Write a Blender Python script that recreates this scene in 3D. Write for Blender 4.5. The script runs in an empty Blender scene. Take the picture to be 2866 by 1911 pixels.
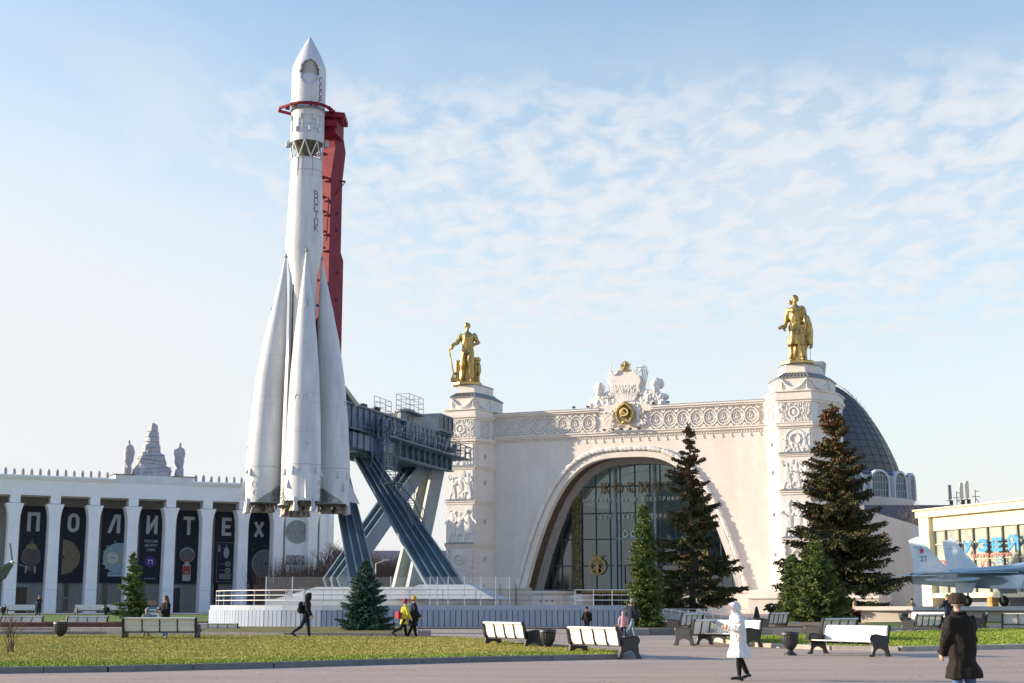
import bpy, bmesh, math, random
import numpy as np
from mathutils import Vector, Matrix, Euler, noise
random.seed(7); rng = np.random.default_rng(7)
R = math.radians
sc = bpy.context.scene
col = sc.collection
# ---------------------------------------------------------------- camera
F, CX, CY = 50/36*2866, 1433.0, 955.5          # photograph's pixels
PITCH = R(10.54); CAMZ = 1.65
cd = bpy.data.cameras.new('camera'); cam = bpy.data.objects.new('camera', cd); col.objects.link(cam)
cd.sensor_width = 36; cd.lens = 50; cd.clip_end = 6000; cd.clip_start = .1
cam.location = (0, 0, CAMZ); cam.rotation_euler = (math.pi/2+PITCH, 0, 0)
sc.camera = cam
# ---------------------------------------------------------------- sky, sun, exposure
SUN_EL, SUN_AZ = R(14), R(4)                   # from the left, along the picture plane
sdir = Vector((-math.cos(SUN_AZ)*math.cos(SUN_EL), math.sin(SUN_AZ)*math.cos(SUN_EL), math.sin(SUN_EL)))
w = bpy.data.worlds.new('World'); sc.world = w; w.use_nodes = True
nt = w.node_tree; nt.nodes.clear()
def N(nt, t, **k):
    n = nt.nodes.new(t)
    for a, b in k.items(): setattr(n, a, b)
    return n
L = nt.links.new
out = N(nt, 'ShaderNodeOutputWorld'); bg = N(nt, 'ShaderNodeBackground')
sky = N(nt, 'ShaderNodeTexSky', sky_type='NISHITA'); sky.sun_disc = False
sky.sun_elevation = SUN_EL; sky.sun_rotation = math.atan2(sdir.x, sdir.y); sky.air_density = 1.0; sky.dust_density = 1.2; sky.ozone_density = 2.2
tc = N(nt, 'ShaderNodeTexCoord'); sep = N(nt, 'ShaderNodeSeparateXYZ'); L(tc.outputs['Generated'], sep.inputs[0])
def M(op, a, b=None, c=None, clamp=False):
    n = N(nt, 'ShaderNodeMath', operation=op); n.use_clamp = clamp
    for i, v in enumerate((a, b, c)):
        if v is None: continue
        if isinstance(v, (int, float)): n.inputs[i].default_value = v
        else: L(v, n.inputs[i])
    return n.outputs[0]
zz = M('ADD', M('MAXIMUM', sep.outputs[2], 0.0), 0.09)
cu = M('DIVIDE', sep.outputs[0], zz); cv = M('DIVIDE', sep.outputs[1], zz)
cmb = N(nt, 'ShaderNodeCombineXYZ'); L(cu, cmb.inputs[0]); L(cv, cmb.inputs[1])
mp = N(nt, 'ShaderNodeMapping'); L(cmb.outputs[0], mp.inputs[0]); mp.inputs['Rotation'].default_value = (0, 0, R(28)); mp.inputs['Scale'].default_value = (1.25, .85, 1)
def noi(scale, det, rough, dist=0., src=mp):
    n = N(nt, 'ShaderNodeTexNoise'); n.inputs['Scale'].default_value = scale; n.inputs['Detail'].default_value = det
    n.inputs['Roughness'].default_value = rough; n.inputs['Distortion'].default_value = dist; L(src.outputs[0], n.inputs['Vector']); return n.outputs[0]
puff = noi(11, 5, .55, .35)
big = noi(.42, 3, .5, .4, cmb)
def ramp(v, lo, hi):
    n = N(nt, 'ShaderNodeMapRange', interpolation_type='SMOOTHSTEP'); n.clamp = True; n.inputs[1].default_value = lo; n.inputs[2].default_value = hi; L(v, n.inputs[0]); return n.outputs[0]
# mackerel cloud field: stronger right of the rocket and at middle height
az = M('DIVIDE', sep.outputs[0], M('MAXIMUM', sep.outputs[1], .01))
fieldx = ramp(az, -.42, -.10)
el = sep.outputs[2]
fieldz = M('MULTIPLY', ramp(el, .10, .22), M('SUBTRACT', 1.0, ramp(M('ADD', el, M('MULTIPLY', big, .12)), .38, .45)))
field = M('MULTIPLY', M('ADD', M('MULTIPLY', fieldx, .85), .12), fieldz)
cl = M('MULTIPLY', ramp(M('ADD', puff, M('MULTIPLY', big, .5)), .47, .92), field)
veil = M('MULTIPLY', M('ADD', .55, ramp(noi(.9, 5, .6, 1.0), .40, .72)), M('MULTIPLY', M('SUBTRACT', 1.0, ramp(el, .30, .44)), .42))
veil2 = M('MULTIPLY', M('SUBTRACT', 1.0, ramp(az, -.30, .20)), M('MULTIPLY', M('SUBTRACT', 1.0, ramp(M('ADD', el, M('MULTIPLY', noi(.7, 4, .6, .8, cmb), .16)), .27, .50)), .92))
cover0 = M('MAXIMUM', M('MAXIMUM', M('MULTIPLY', cl, .88), veil), veil2)
cover = M('MULTIPLY', cover0, M('SUBTRACT', 1.0, ramp(el, .45, .6)))
hz = M('SUBTRACT', 1.0, ramp(el, -.02, .34))
hz = M('MULTIPLY', M('POWER', hz, 1.25), .93)
mix1 = N(nt, 'ShaderNodeMix', data_type='RGBA'); mix2 = N(nt, 'ShaderNodeMix', data_type='RGBA')
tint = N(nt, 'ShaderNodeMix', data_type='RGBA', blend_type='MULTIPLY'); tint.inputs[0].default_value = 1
L(sky.outputs[0], tint.inputs[6]); tmix = N(nt, 'ShaderNodeMix', data_type='RGBA'); L(ramp(el, .42, .62), tmix.inputs[0]); tmix.inputs[6].default_value = (2.12, 1.96, 1.74, 1); tmix.inputs[7].default_value = (1.15, 1.7, 2.25, 1); L(tmix.outputs[2], tint.inputs[7])  # upper sky, out of frame, tinted bluer to give blue fill light
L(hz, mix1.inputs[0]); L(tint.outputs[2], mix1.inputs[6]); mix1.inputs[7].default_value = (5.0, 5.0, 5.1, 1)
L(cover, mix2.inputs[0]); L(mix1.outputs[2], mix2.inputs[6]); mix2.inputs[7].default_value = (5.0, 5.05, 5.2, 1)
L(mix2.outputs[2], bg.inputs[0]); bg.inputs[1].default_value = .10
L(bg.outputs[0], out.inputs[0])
w.cycles.sampling_method = 'MANUAL'; w.cycles.sample_map_resolution = 512
sd = bpy.data.lights.new('sun', 'SUN'); sun = bpy.data.objects.new('sun', sd); col.objects.link(sun)
sd.energy = 5.0; sd.angle = R(.55); sd.color = (1, .83, .62)
sun.rotation_euler = sdir.to_track_quat('Z', 'Y').to_euler(); sun.location = (-60, 0, 60)
sc.view_settings.view_transform = 'Standard'; sc.view_settings.look = 'None'; sc.view_settings.exposure = .80; sc.view_settings.gamma = 1
# ---------------------------------------------------------------- terrain profile and pixel helpers
GP = [(-200, 0), (32, 0), (43, .06), (50, .14), (58, .30), (66, .34), (80, .42), (100, .6), (150, .9), (400, 1.0), (5000, 1.1)]
def g(y):
    for (a, za), (b, zb) in zip(GP, GP[1:]):
        if y <= b: return za+(zb-za)*(y-a)/(b-a)
    return GP[-1][1]
def ray(px, py):
    u, v = px-CX, CY-py
    return u, F*math.cos(PITCH)-v*math.sin(PITCH), v*math.cos(PITCH)+F*math.sin(PITCH)
def P(px, py, Y):
    a, b, c = ray(px, py); t = Y/b
    return Vector((a*t, Y, CAMZ+c*t))
def at(px, py, lift=0.):
    lo, hi = 5., 600.
    for _ in range(50):
        m = (lo+hi)/2
        if P(px, py, m).z > g(m)+lift: lo = m
        else: hi = m
    return P(px, py, lo)
class Frame:
    def __init__(s, x, y, z, ang):
        s.o = Vector((x, y, z)); s.a = ang; s.M = Matrix.Translation(s.o) @ Matrix.Rotation(ang, 4, 'Z'); s.I = s.M.inverted()
    def px(s, px, py, d=0.):                       # pixel -> local (x, z) on the plane local y = d
        o = s.I @ Vector((0, 0, CAMZ)); r = s.I.to_3x3() @ Vector(ray(px, py))
        t = (d-o.y)/r.y; q = o+r*t; return q.x, q.z
# ---------------------------------------------------------------- materials
MATS = {}
def mat(name, c, rough=.7, metal=0., var=0., vs=1., bump=0., bs=10., spec=.5, c2=None, stretch=None, coat=0.):
    if name in MATS: return MATS[name]
    m = bpy.data.materials.new(name); m.use_nodes = True; t = m.node_tree; b = t.nodes['Principled BSDF']
    b.inputs['Roughness'].default_value = rough; b.inputs['Metallic'].default_value = metal; b.inputs['Specular IOR Level'].default_value = spec
    b.inputs['Coat Weight'].default_value = coat
    b.inputs['Base Color'].default_value = (*c, 1); l = t.links.new
    if var or bump:
        tcn = t.nodes.new('ShaderNodeTexCoord'); v = tcn.outputs['Object']
        if stretch:
            mm = t.nodes.new('ShaderNodeMapping'); mm.inputs['Scale'].default_value = stretch; l(v, mm.inputs[0]); v = mm.outputs[0]
    if var:
        n = t.nodes.new('ShaderNodeTexNoise'); n.inputs['Scale'].default_value = vs; n.inputs['Detail'].default_value = 6; n.inputs['Roughness'].default_value = .65; l(v, n.inputs['Vector'])
        r = t.nodes.new('ShaderNodeValToRGB'); r.color_ramp.elements[0].position = .32; r.color_ramp.elements[1].position = .68
        d = c2 or tuple(x*(1-var) for x in c)
        r.color_ramp.elements[0].color = (*d, 1); r.color_ramp.elements[1].color = (*tuple(min(1, x*(1+var*.25)) for x in c), 1)
        l(n.outputs[0], r.inputs[0]); l(r.outputs[0], b.inputs['Base Color'])
    if bump:
        n = t.nodes.new('ShaderNodeTexNoise'); n.inputs['Scale'].default_value = bs; n.inputs['Detail'].default_value = 5; l(v, n.inputs['Vector'])
        bp = t.nodes.new('ShaderNodeBump'); bp.inputs['Strength'].default_value = bump; bp.inputs['Distance'].default_value = .05; l(n.outputs[0], bp.inputs['Height']); l(bp.outputs[0], b.inputs['Normal'])
    MATS[name] = m; return m
# ---------------------------------------------------------------- object helpers
def tag(o, label=None, cat=None, group=None, kind=None):
    if label: o['label'] = label
    if cat: o['category'] = cat
    if group: o['group'] = group
    if kind: o['kind'] = kind
    return o
def empty(name, loc=(0, 0, 0), rz=0., label=None, cat=None, group=None):
    o = bpy.data.objects.new(name, None); col.objects.link(o); o.location = loc; o.rotation_euler = (0, 0, rz); o.empty_display_size = .3
    return tag(o, label, cat, group)
def kids(o): return [c for c in bpy.data.objects if c.parent is o]
def copy_tree(o, loc, rz=None, label=None, scale=None):
    def rec(a, par):
        c = a.copy(); col.objects.link(c); c.parent = par
        for k in kids(a): rec(k, c)
        return c
    r = rec(o, None); r.location = loc
    if rz is not None: r.rotation_euler = (0, 0, rz)
    if scale: r.scale = scale if hasattr(scale, '__len__') else (scale,)*3
    if label: r['label'] = label
    return r
class MB:
    def __init__(s, xf=None): s.v = []; s.f = []; s.xf = xf
    def add(s, vs, fs):
        n = len(s.v)
        if s.xf is not None: vs = [s.xf @ Vector(p) for p in vs]
        s.v += [tuple(p) for p in vs]; s.f += [tuple(i+n for i in f) for f in fs]; return s
    def box(s, c, d, rz=0., m=None):
        x, y, z = (k/2 for k in d)
        vs = [Vector(p) for p in ((-x,-y,-z),(x,-y,-z),(x,y,-z),(-x,y,-z),(-x,-y,z),(x,-y,z),(x,y,z),(-x,y,z))]
        mt = Matrix.Translation(Vector(c)) @ (m if m is not None else Matrix.Rotation(rz, 4, 'Z'))
        return s.add([mt @ p for p in vs], [(0,3,2,1),(4,5,6,7),(0,1,5,4),(1,2,6,5),(2,3,7,6),(3,0,4,7)])
    def b2(s, x0, x1, y0, y1, z0, z1):
        return s.box(((x0+x1)/2, (y0+y1)/2, (z0+z1)/2), (abs(x1-x0), abs(y1-y0), abs(z1-z0)))
    def prism(s, poly, z0, z1, poly2=None):
        n = len(poly); p2 = poly2 or poly
        vs = [(x, y, z0) for x, y in poly]+[(x, y, z1) for x, y in p2]
        return s.add(vs, [tuple(range(n))[::-1], tuple(range(n, 2*n))]+[(i, (i+1) % n, n+(i+1) % n, n+i) for i in range(n)])
    def slab(s, poly, y0, y1):                     # polygon in x-z extruded along y
        n = len(poly); vs = [(x, y0, z) for x, z in poly]+[(x, y1, z) for x, z in poly]
        return s.add(vs, [tuple(range(n)), tuple(range(n, 2*n))[::-1]]+[((i+1) % n, i, n+i, n+(i+1) % n) for i in range(n)])
    def loft(s, rings, cap=True, closed=True):
        n = len(rings[0]); vs = [p for r in rings for p in r]; fs = []
        for k in range(len(rings)-1):
            for i in range(n if closed else n-1):
                j = (i+1) % n; fs.append((k*n+i, k*n+j, (k+1)*n+j, (k+1)*n+i))
        if cap and closed: fs += [tuple(range(n))[::-1], tuple(range((len(rings)-1)*n, len(rings)*n))]
        return s.add(vs, fs)
    def tube(s, pts, r, n=6, flat=1., up=(0, 0, 1)):
        pts = [Vector(p) for p in pts]; rr = r if hasattr(r, '__len__') else [r]*len(pts); rings = []
        for i, p in enumerate(pts):
            d = (pts[min(i+1, len(pts)-1)]-pts[max(i-1, 0)])
            d = d.normalized() if d.length > 1e-9 else Vector((0, 0, 1))
            u = Vector(up); u = Vector((1, 0, 0)) if abs(d.dot(u)) > .96 else u
            a = d.cross(u).normalized(); b = a.cross(d)
            rings.append([p+a*math.cos(2*math.pi*k/n)*rr[i]+b*math.sin(2*math.pi*k/n)*rr[i]*flat for k in range(n)])
        return s.loft(rings)
    def bar(s, p, q, w, h=None):                   # rectangular bar
        p, q = Vector(p), Vector(q); d = (q-p); ln = d.length; d.normalize(); h = h or w
        u = Vector((0, 0, 1)) if abs(d.z) < .96 else Vector((0, 1, 0))
        a = d.cross(u).normalized()*w/2; b = a.cross(d).normalized()*h/2
        return s.loft([[k+a+b, k-a+b, k-a-b, k+a-b] for k in (p, q)])
    def rev(s, prof, n=24, c=(0, 0, 0), sx=1., sy=1., cap=True, a0=0., flute=None):
        rings = []
        for r, z in prof:
            ring = []
            for k in range(n):
                a = a0+2*math.pi*k/n; q = r*(1-(flute if flute and k % 2 else 0))
                ring.append((c[0]+q*sx*math.cos(a), c[1]+q*sy*math.sin(a), c[2]+z))
            rings.append(ring)
        return s.loft(rings, cap)
    def ell(s, c, r, n=12, m=8, rot=None):
        rings = []
        for j in range(m+1):
            t = math.pi*(j+.02)/(m+.04); ring = []
            for k in range(n):
                a = 2*math.pi*k/n; p = Vector((r[0]*math.sin(t)*math.cos(a), r[1]*math.sin(t)*math.sin(a), -r[2]*math.cos(t)))
                if rot is not None: p = rot @ p
                ring.append(Vector(c)+p)
            rings.append(ring)
        return s.loft(rings)
    def torus(s, c, R0, r, n=24, m=6, axis='y', sx=1., sz=1., a0=0., a1=None, rr=None):
        a1 = 2*math.pi if a1 is None else a1; full = abs(a1-a0-2*math.pi) < 1e-6; rings = []
        for i in range(n+(0 if full else 1)):
            a = a0+(a1-a0)*i/n; ring = []
            for k in range(m):
                b = 2*math.pi*k/m; q = R0+r*math.cos(b); h = r*math.sin(b)
                x, z = q*math.cos(a)*sx, q*math.sin(a)*sz
                p = {'y': (x, h, z), 'z': (x, z, h), 'x': (h, x, z)}[axis]
                ring.append((c[0]+p[0], c[1]+p[1], c[2]+p[2]))
            rings.append(ring)
        if full: rings.append(rings[0])
        return s.loft(rings, cap=not full)
    def build(s, name, m, parent=None, smooth=False, bevel=0., loc=None):
        me = bpy.data.meshes.new(name); me.from_pydata(s.v, [], s.f)
        bm = bmesh.new(); bm.from_mesh(me); bmesh.ops.remove_doubles(bm, verts=bm.verts, dist=1e-5)
        bmesh.ops.recalc_face_normals(bm, faces=bm.faces)
        if bevel: bmesh.ops.bevel(bm, geom=[e for e in bm.edges if e.is_manifold and e.calc_face_angle(0) > .5], offset=bevel, segments=1, affect='EDGES', clamp_overlap=True)
        bm.to_mesh(me); bm.free()
        if smooth:
            me.polygons.foreach_set('use_smooth', [True]*len(me.polygons))
            try: me.set_sharp_from_angle(angle=R(38 if smooth is True else smooth))
            except Exception: pass
        o = bpy.data.objects.new(name, me); col.objects.link(o)
        if m: me.materials.append(m)
        if parent: o.parent = parent
        if loc: o.location = loc
        return o
def rawmesh(name, V, Fq, m, parent=None, smooth=False):       # numpy arrays, quads or tris
    me = bpy.data.meshes.new(name); n = len(Fq); k = Fq.shape[1]
    me.vertices.add(len(V)); me.vertices.foreach_set('co', np.asarray(V, np.float32).ravel())
    me.loops.add(n*k); me.loops.foreach_set('vertex_index', np.asarray(Fq, np.int32).ravel())
    me.polygons.add(n); me.polygons.foreach_set('loop_start', np.arange(0, n*k, k, dtype=np.int32)); me.polygons.foreach_set('loop_total', np.full(n, k, np.int32))
    me.update(calc_edges=True); me.materials.append(m)
    o = bpy.data.objects.new(name, me); col.objects.link(o)
    if parent: o.parent = parent
    return o
def remesh(mb, name, m, parent, vox, smooth=2, disp=0., ds=.1):
    o = mb.build(name, m, None); md = o.modifiers.new('r', 'REMESH'); md.mode = 'VOXEL'; md.voxel_size = vox; md.use_smooth_shade = True
    if smooth: sm = o.modifiers.new('s', 'SMOOTH'); sm.iterations = smooth; sm.factor = .5
    dg = bpy.context.evaluated_depsgraph_get(); me = bpy.data.meshes.new_from_object(o.evaluated_get(dg)); me.name = name
    o.modifiers.clear(); old = o.data; o.data = me; bpy.data.meshes.remove(old)
    if disp:
        co = np.empty(len(me.vertices)*3, np.float32); me.vertices.foreach_get('co', co); co = co.reshape(-1, 3)
        no = np.empty(len(me.vertices)*3, np.float32); me.vertices.foreach_get('normal', no); no = no.reshape(-1, 3)
        d = np.array([noise.noise(Vector((c[0]/ds, c[1]/ds, c[2]/(ds*2.2)))) for c in co], np.float32)
        co += no*(d*disp)[:, None]; me.vertices.foreach_set('co', co.ravel()); me.update()
    me.polygons.foreach_set('use_smooth', [True]*len(me.polygons))
    if not me.materials: me.materials.append(m)
    o.name = name; o.parent = parent; return o
def text(s_, name, m, parent, x, z, h, y=0., width=None, ext=.03, bold=0., align='CENTER', vertical=False, flat=False):
    c = bpy.data.curves.new(name, 'FONT'); c.body = s_; c.size = 1; c.extrude = ext; c.offset = bold; c.align_x = align; c.align_y = 'BOTTOM_BASELINE' if not vertical else 'TOP'
    o = bpy.data.objects.new(name, c); col.objects.link(o); dg = bpy.context.evaluated_depsgraph_get()
    me = bpy.data.meshes.new_from_object(o.evaluated_get(dg)); bpy.data.objects.remove(o); bpy.data.curves.remove(c)
    co = np.empty(len(me.vertices)*3, np.float32); me.vertices.foreach_get('co', co); co = co.reshape(-1, 3)
    lo, hi = co.min(0), co.max(0); sz = hi-lo
    k = h/sz[1]; kx = (width/sz[0]) if width else k
    cx = (lo[0]+hi[0])/2 if align == 'CENTER' else lo[0]
    q = np.stack([(co[:, 0]-cx)*kx, -co[:, 2], (co[:, 1]-lo[1])*k], 1)
    me.vertices.foreach_set('co', q.astype(np.float32).ravel()); me.materials.clear(); me.materials.append(m); me.update()
    o = bpy.data.objects.new(name, me); col.objects.link(o); o.location = (x, y, z); o.parent = parent; return o
# block lettering drawn with ribbons of constant width (x-z plane, facing -y)
def _arc(cx, cz, rx, rz_, a0, a1, n=10): return [(cx+rx*math.cos(R(a0+(a1-a0)*i/n)), cz+rz_*math.sin(R(a0+(a1-a0)*i/n))) for i in range(n+1)]
GLYPH = {
 'П': [[(.0, 0), (.0, 1), (1, 1), (1, 0)]], 'Т': [[(0, 1), (1, 1)], [(.5, .93), (.5, 0)]], 'Е': [[(1, 1), (0, 1), (0, 0), (1, 0)], [(.07, .5), (.85, .5)]],
 'Л': [[(-.02, 0), (.62, 1), (1, 1), (1, 0)]], 'И': [[(0, 1), (0, 0)], [(1, 1), (1, 0)], [(.0, .06), (1, .94)]], 'Х': [[(0, 0), (1, 1)], [(0, 1), (1, 0)]],
 'О': ['c']+[_arc(.5, .70, .5, .30, 0, 180)+_arc(.5, .30, .5, .30, 180, 360)], 'С': [_arc(.5, .70, .5, .30, 20, 180)+_arc(.5, .30, .5, .30, 180, 340)],
 'Р': [[(0, 0), (0, 1), (.6, 1)]+_arc(.6, .74, .4, .26, 80, -90)+[(.07, .48)]], 'В': [[(0, 0), (0, 1), (.6, 1)]+_arc(.6, .77, .34, .23, 80, -80)+[(.07, .54)], [(0, 0), (.6, 0)]+_arc(.6, .25, .4, .25, -80, 80)],
 'К': [[(0, 0), (0, 1)], [(.07, .42), (1, 1)], [(.33, .55), (1, 0)]], 'У': [[(0, 1), (.52, .38)], [(1, 1), (.5, .3), (.3, 0), (.05, 0)]], 'З': [_arc(.5, .75, .45, .25, 150, -90)+_arc(.5, .25, .5, .25, 90, -150)],
 'М': [[(0, 0), (0, 1), (.5, .35), (1, 1), (1, 0)]], 'Й': [[(0, 1), (0, 0)], [(1, 1), (1, 0)], [(0, .06), (1, .94)], [(.25, 1.2), (.5, 1.13), (.75, 1.2)]], '2': [_arc(.5, .72, .45, .28, 160, -30)+[(0, 0), (1, 0)]], '7': [[(0, 1), (1, 1), (.3, 0)]]}
def letter(ch, name, m_, parent, x, z, w, h, t, y=0., ext=.03):
    mb = MB(); gl = GLYPH[ch]; closed = gl[0] == 'c'; w2, h2 = w-t, h-t
    for k, st in enumerate(gl[1:] if closed else gl):
        p = [Vector(((a-.5)*w2, t/2+b*h2)) for a, b in st]; q = [p[0]]
        for v in p[1:]:
            if (v-q[-1]).length > 1e-4: q.append(v)
        if closed and (q[0]-q[-1]).length < 1e-3: q.pop()
        n = len(q); L_, R_ = [], []
        for i in range(n):
            a = q[i]-q[i-1] if (i or closed) else q[1]-q[0]; b = q[(i+1) % n]-q[i] if (i < n-1 or closed) else a
            a = a.normalized(); b = b.normalized(); na, nb = Vector((-a.y, a.x)), Vector((-b.y, b.x)); m = na+nb; m = m/max(.45, m.dot(na))
            e0 = (a*-t/2 if (i == 0 and not closed and ch not in 'ХКУ') else Vector((0, 0))); e1 = (b*t/2 if (i == n-1 and not closed and ch not in 'ХКУ') else Vector((0, 0)))
            L_.append(q[i]+m*t/2+e0+e1); R_.append(q[i]-m*t/2+e0+e1)
        y0, y1 = y-ext-.003*k, y+.0; rings = [[(l.x, y0, l.y), (r.x, y0, r.y), (r.x, y1, r.y), (l.x, y1, l.y)] for l, r in zip(L_, R_)]
        if closed: rings.append(rings[0])
        mb.loft(rings, cap=not closed)
    o = mb.build(name, m_, parent); o.location = (x, 0, z); return o
# ================================================================ GROUND
def bumpy(m, scale, strength, dist=.02):
    return m
asphalt = mat('asphalt', (.45, .355, .285), .93, var=.2, vs=.5, bump=.5, bs=22, c2=(.35, .275, .222), stretch=(.2, 1.6, 1), spec=.2)
def ground_strip(name, m, poly_px=None, poly=None, lift=0.):
    pts = poly if poly else [at(*p) for p in poly_px]
    mb = MB(); vs = [(p[0], p[1], g(p[1])+lift) for p in pts]
    bm = bmesh.new(); f = bm.faces.new([bm.verts.new(v) for v in vs])
    ys = sorted(set(a for a, _ in GP))                  # cut the sheet at the slope changes
    for y in ys:
        gm = bm.verts[:]+bm.edges[:]+bm.faces[:]
        bmesh.ops.bisect_plane(bm, geom=gm, plane_co=(0, y, 0), plane_no=(0, 1, 0))
    for v in bm.verts: v.co.z = g(v.co.y)+lift
    bmesh.ops.triangulate(bm, faces=bm.faces)
    for f in bm.faces:
        if f.normal.z < 0: f.normal_flip()
    me = bpy.data.meshes.new(name); bm.to_mesh(me); bm.free(); me.materials.append(m)
    o = bpy.data.objects.new(name, me); col.objects.link(o); tag(o, kind='structure'); return o
ground_strip('ground', asphalt, poly=[(-1500, -150), (1500, -150), (1500, 4500), (-1500, 4500)])
grass_dry = mat('lawn_soil', (.30, .25, .065), .95, var=.25, vs=.6, bump=.8, bs=30, c2=(.22, .20, .03))
grass_green = mat('lawn_soil_green', (.10, .135, .018), .95, var=.4, vs=.7, bump=.8, bs=30, c2=(.055, .10, .012))
kerbm = mat('kerb_granite', (.20, .195, .19), .85, var=.25, vs=3, bump=.3, bs=20)
def kerb(name, pts, w=.3, h=.15, m=kerbm, closed=False, lift=0.):
    # short stones with thin joints, laid along the line
    mb = MB(); pts = [Vector((p[0], p[1], 0)) for p in pts]
    if closed: pts.append(pts[0])
    for a, b in zip(pts, pts[1:]):
        d = b-a; n = max(1, round(d.length/2.0)); st = d/n; dn = d.normalized(); pe = Vector((-dn.y, dn.x, 0))*w/2
        for i in range(n):
            p, q = a+st*i+dn*.008, a+st*(i+1)-dn*.008
            vs = []
            for k in (p-pe, q-pe, q+pe, p+pe): vs.append((k.x, k.y, g(k.y)-.1+lift))
            for k in (p-pe, q-pe, q+pe, p+pe): vs.append((k.x, k.y, g(k.y)+h+lift+random.uniform(-.004, .004)))
            mb.add(vs, [(0,3,2,1),(4,5,6,7),(0,1,5,4),(1,2,6,5),(2,3,7,6),(3,0,4,7)])
    o = mb.build(name, m, bevel=.012); tag(o, kind='structure'); return o
# left lawn: front edge, pointed right end, diagonal back edge
fr = [at(-60, 1885), at(300, 1880), at(760, 1869), at(1000, 1861.5), at(1340, 1852), at(1730, 1844)]
tip = [at(1752, 1841), at(1762, 1837)]
bk = [at(1740, 1832), at(1600, 1820), at(1472, 1809), at(1390, 1799), at(1319, 1793.5), at(1200, 1791), at(1000, 1789.5), at(700, 1787), at(300, 1786), at(-60, 1786)]
lawnL = fr+tip+bk
ground_strip('lawn', grass_dry, poly=lawnL, lift=.13)
kerb('kerb_stones', lawnL, .32, .155, closed=False)
# right lawn
lr = [at(2070, 1805), at(2142, 1811), at(2330, 1819), at(2516, 1822), at(2700, 1818), at(2900, 1814)]
lrb = [at(2900, 1765), at(2700, 1770), at(2475, 1779), at(2240, 1786), at(2101, 1792), at(2010, 1795)]
lawnR = lr+lrb
ground_strip('lawn', grass_green, poly=lawnR, lift=.13)
kerb('kerb_stones', lawnR+[lawnR[0]], .34, .155, m=mat('kerb_pale', (.46, .41, .34), .85, var=.25, vs=3, bump=.3, bs=20))
# strip lawn between the path and the platform, with its kerb
kb = [at(-60, 1778.5), at(300, 1779), at(560, 1781), at(800, 1784), at(1166, 1785)]
kbb = [at(1166, 1771), at(560, 1768)]
ground_strip('lawn', mat('lawn_strip_soil', (.17, .15, .03), .95, var=.3, vs=.7, bump=.8, bs=30), poly=kb[2:]+[Vector((kb[-1].x*78/kb[-1].y, 78, 0)), Vector((-18.3, 78, 0)), Vector((kb[2].x*1.12, kb[2].y*1.14, 0))], lift=.16)
kerb('kerb_stones', kb, .25, .2)
kerb('kerb_stones', [at(-60, 1764), at(200, 1765), at(560, 1768)], .3, .16)
# right side kerbs beyond the benches
kerb('kerb_stones', [at(1700, 1779), at(1890, 1776), at(2160, 1777), at(2350, 1778), at(2490, 1775)], .3, .3)
ground_strip('lawn', mat('dead_grass', (.20, .14, .075), .95, var=.35, vs=1.2, bump=.8, bs=25), poly=[at(1700, 1777), at(1890, 1774), at(2160, 1775), at(2490, 1773), at(2400, 1752), at(1730, 1752)], lift=.24)
kerb('kerb_stones', [at(2430, 1764), at(2560, 1763), at(2740, 1757), at(2866, 1755), at(2920, 1754)], .3, .15, m=MATS['kerb_pale'])
ground_strip('lawn', grass_green, poly=[at(2430, 1763), at(2560, 1762), at(2740, 1755), at(2920, 1753), at(2920, 1741), at(2420, 1747)], lift=.12)
# raised lawn before the colonnade
for nm, z0 in (('lawn', 0),):
    mb = MB(); ys = [88.5, 100, 120, 139]; zs = [.72, .70, .78, .86]
    for i in range(3):
        mb.add([(-110, ys[i], zs[i]), (-17.6, ys[i], zs[i]), (-17.6, ys[i+1], zs[i+1]), (-110, ys[i+1], zs[i+1])], [(0, 1, 2, 3)])
    tag(mb.build('lawn', mat('lawn_far', (.13, .20, .015), .95, var=.6, vs=.5, bump=.5, bs=20, c2=(.05, .09, .008))), kind='structure')
mb = MB(); mb.add([(-110, 139.05, .90), (-20, 139.05, .90), (-20, 170, 1.0), (-110, 150, 1.0)], [(0, 1, 2, 3)])
tag(mb.build('path', mat('path_concrete', (.34, .33, .30), .9, var=.2, vs=1)), kind='structure')
# grass blades: real tufts on the two near lawns
def tufts(name, poly, n, hmin, hmax, m, lift=.13):
    xs = [p[0] for p in poly]; ys = [p[1] for p in poly]; q = []
    P2 = np.array([(p[0], p[1]) for p in poly])
    while len(q) < n:
        k = n
        x = rng.uniform(min(xs), max(xs), k); y = rng.uniform(min(ys), max(ys), k)
        ins = np.zeros(k, bool); j = len(P2)-1
        for i in range(len(P2)):
            xi, yi = P2[i]; xj, yj = P2[j]
            c = ((yi > y) != (yj > y)) & (x < (xj-xi)*(y-yi)/(yj-yi+1e-12)+xi); ins ^= c; j = i
        q += list(zip(x[ins], y[ins]))
    q = np.array(q[:n]); z = np.array([g(a)+lift for a in q[:, 1]])
    h = rng.uniform(hmin, hmax, n); wd = rng.uniform(.018, .04, n); an = rng.uniform(0, 6.28, n); lx = rng.normal(0, .035, n); ly = rng.normal(0, .035, n)
    V = np.empty((n, 3, 3)); 
    V[:, 0] = np.stack([q[:, 0]-wd*np.cos(an), q[:, 1]-wd*np.sin(an), z-.01], 1); V[:, 1] = np.stack([q[:, 0]+wd*np.cos(an), q[:, 1]+wd*np.sin(an), z-.01], 1)
    V[:, 2] = np.stack([q[:, 0]+lx, q[:, 1]+ly, z+h], 1)
    o = rawmesh(name, V.reshape(-1, 3), np.arange(3*n).reshape(-1, 3), m); return o
gb1 = mat('grass_blades', (.42, .36, .09), .8, var=.3, vs=.6, c2=(.31, .31, .065), stretch=(.5, 1, 1))
gb2 = mat('grass_blades_green', (.26, .33, .03), .8, var=.6, vs=2, c2=(.14, .21, .03))
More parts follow.
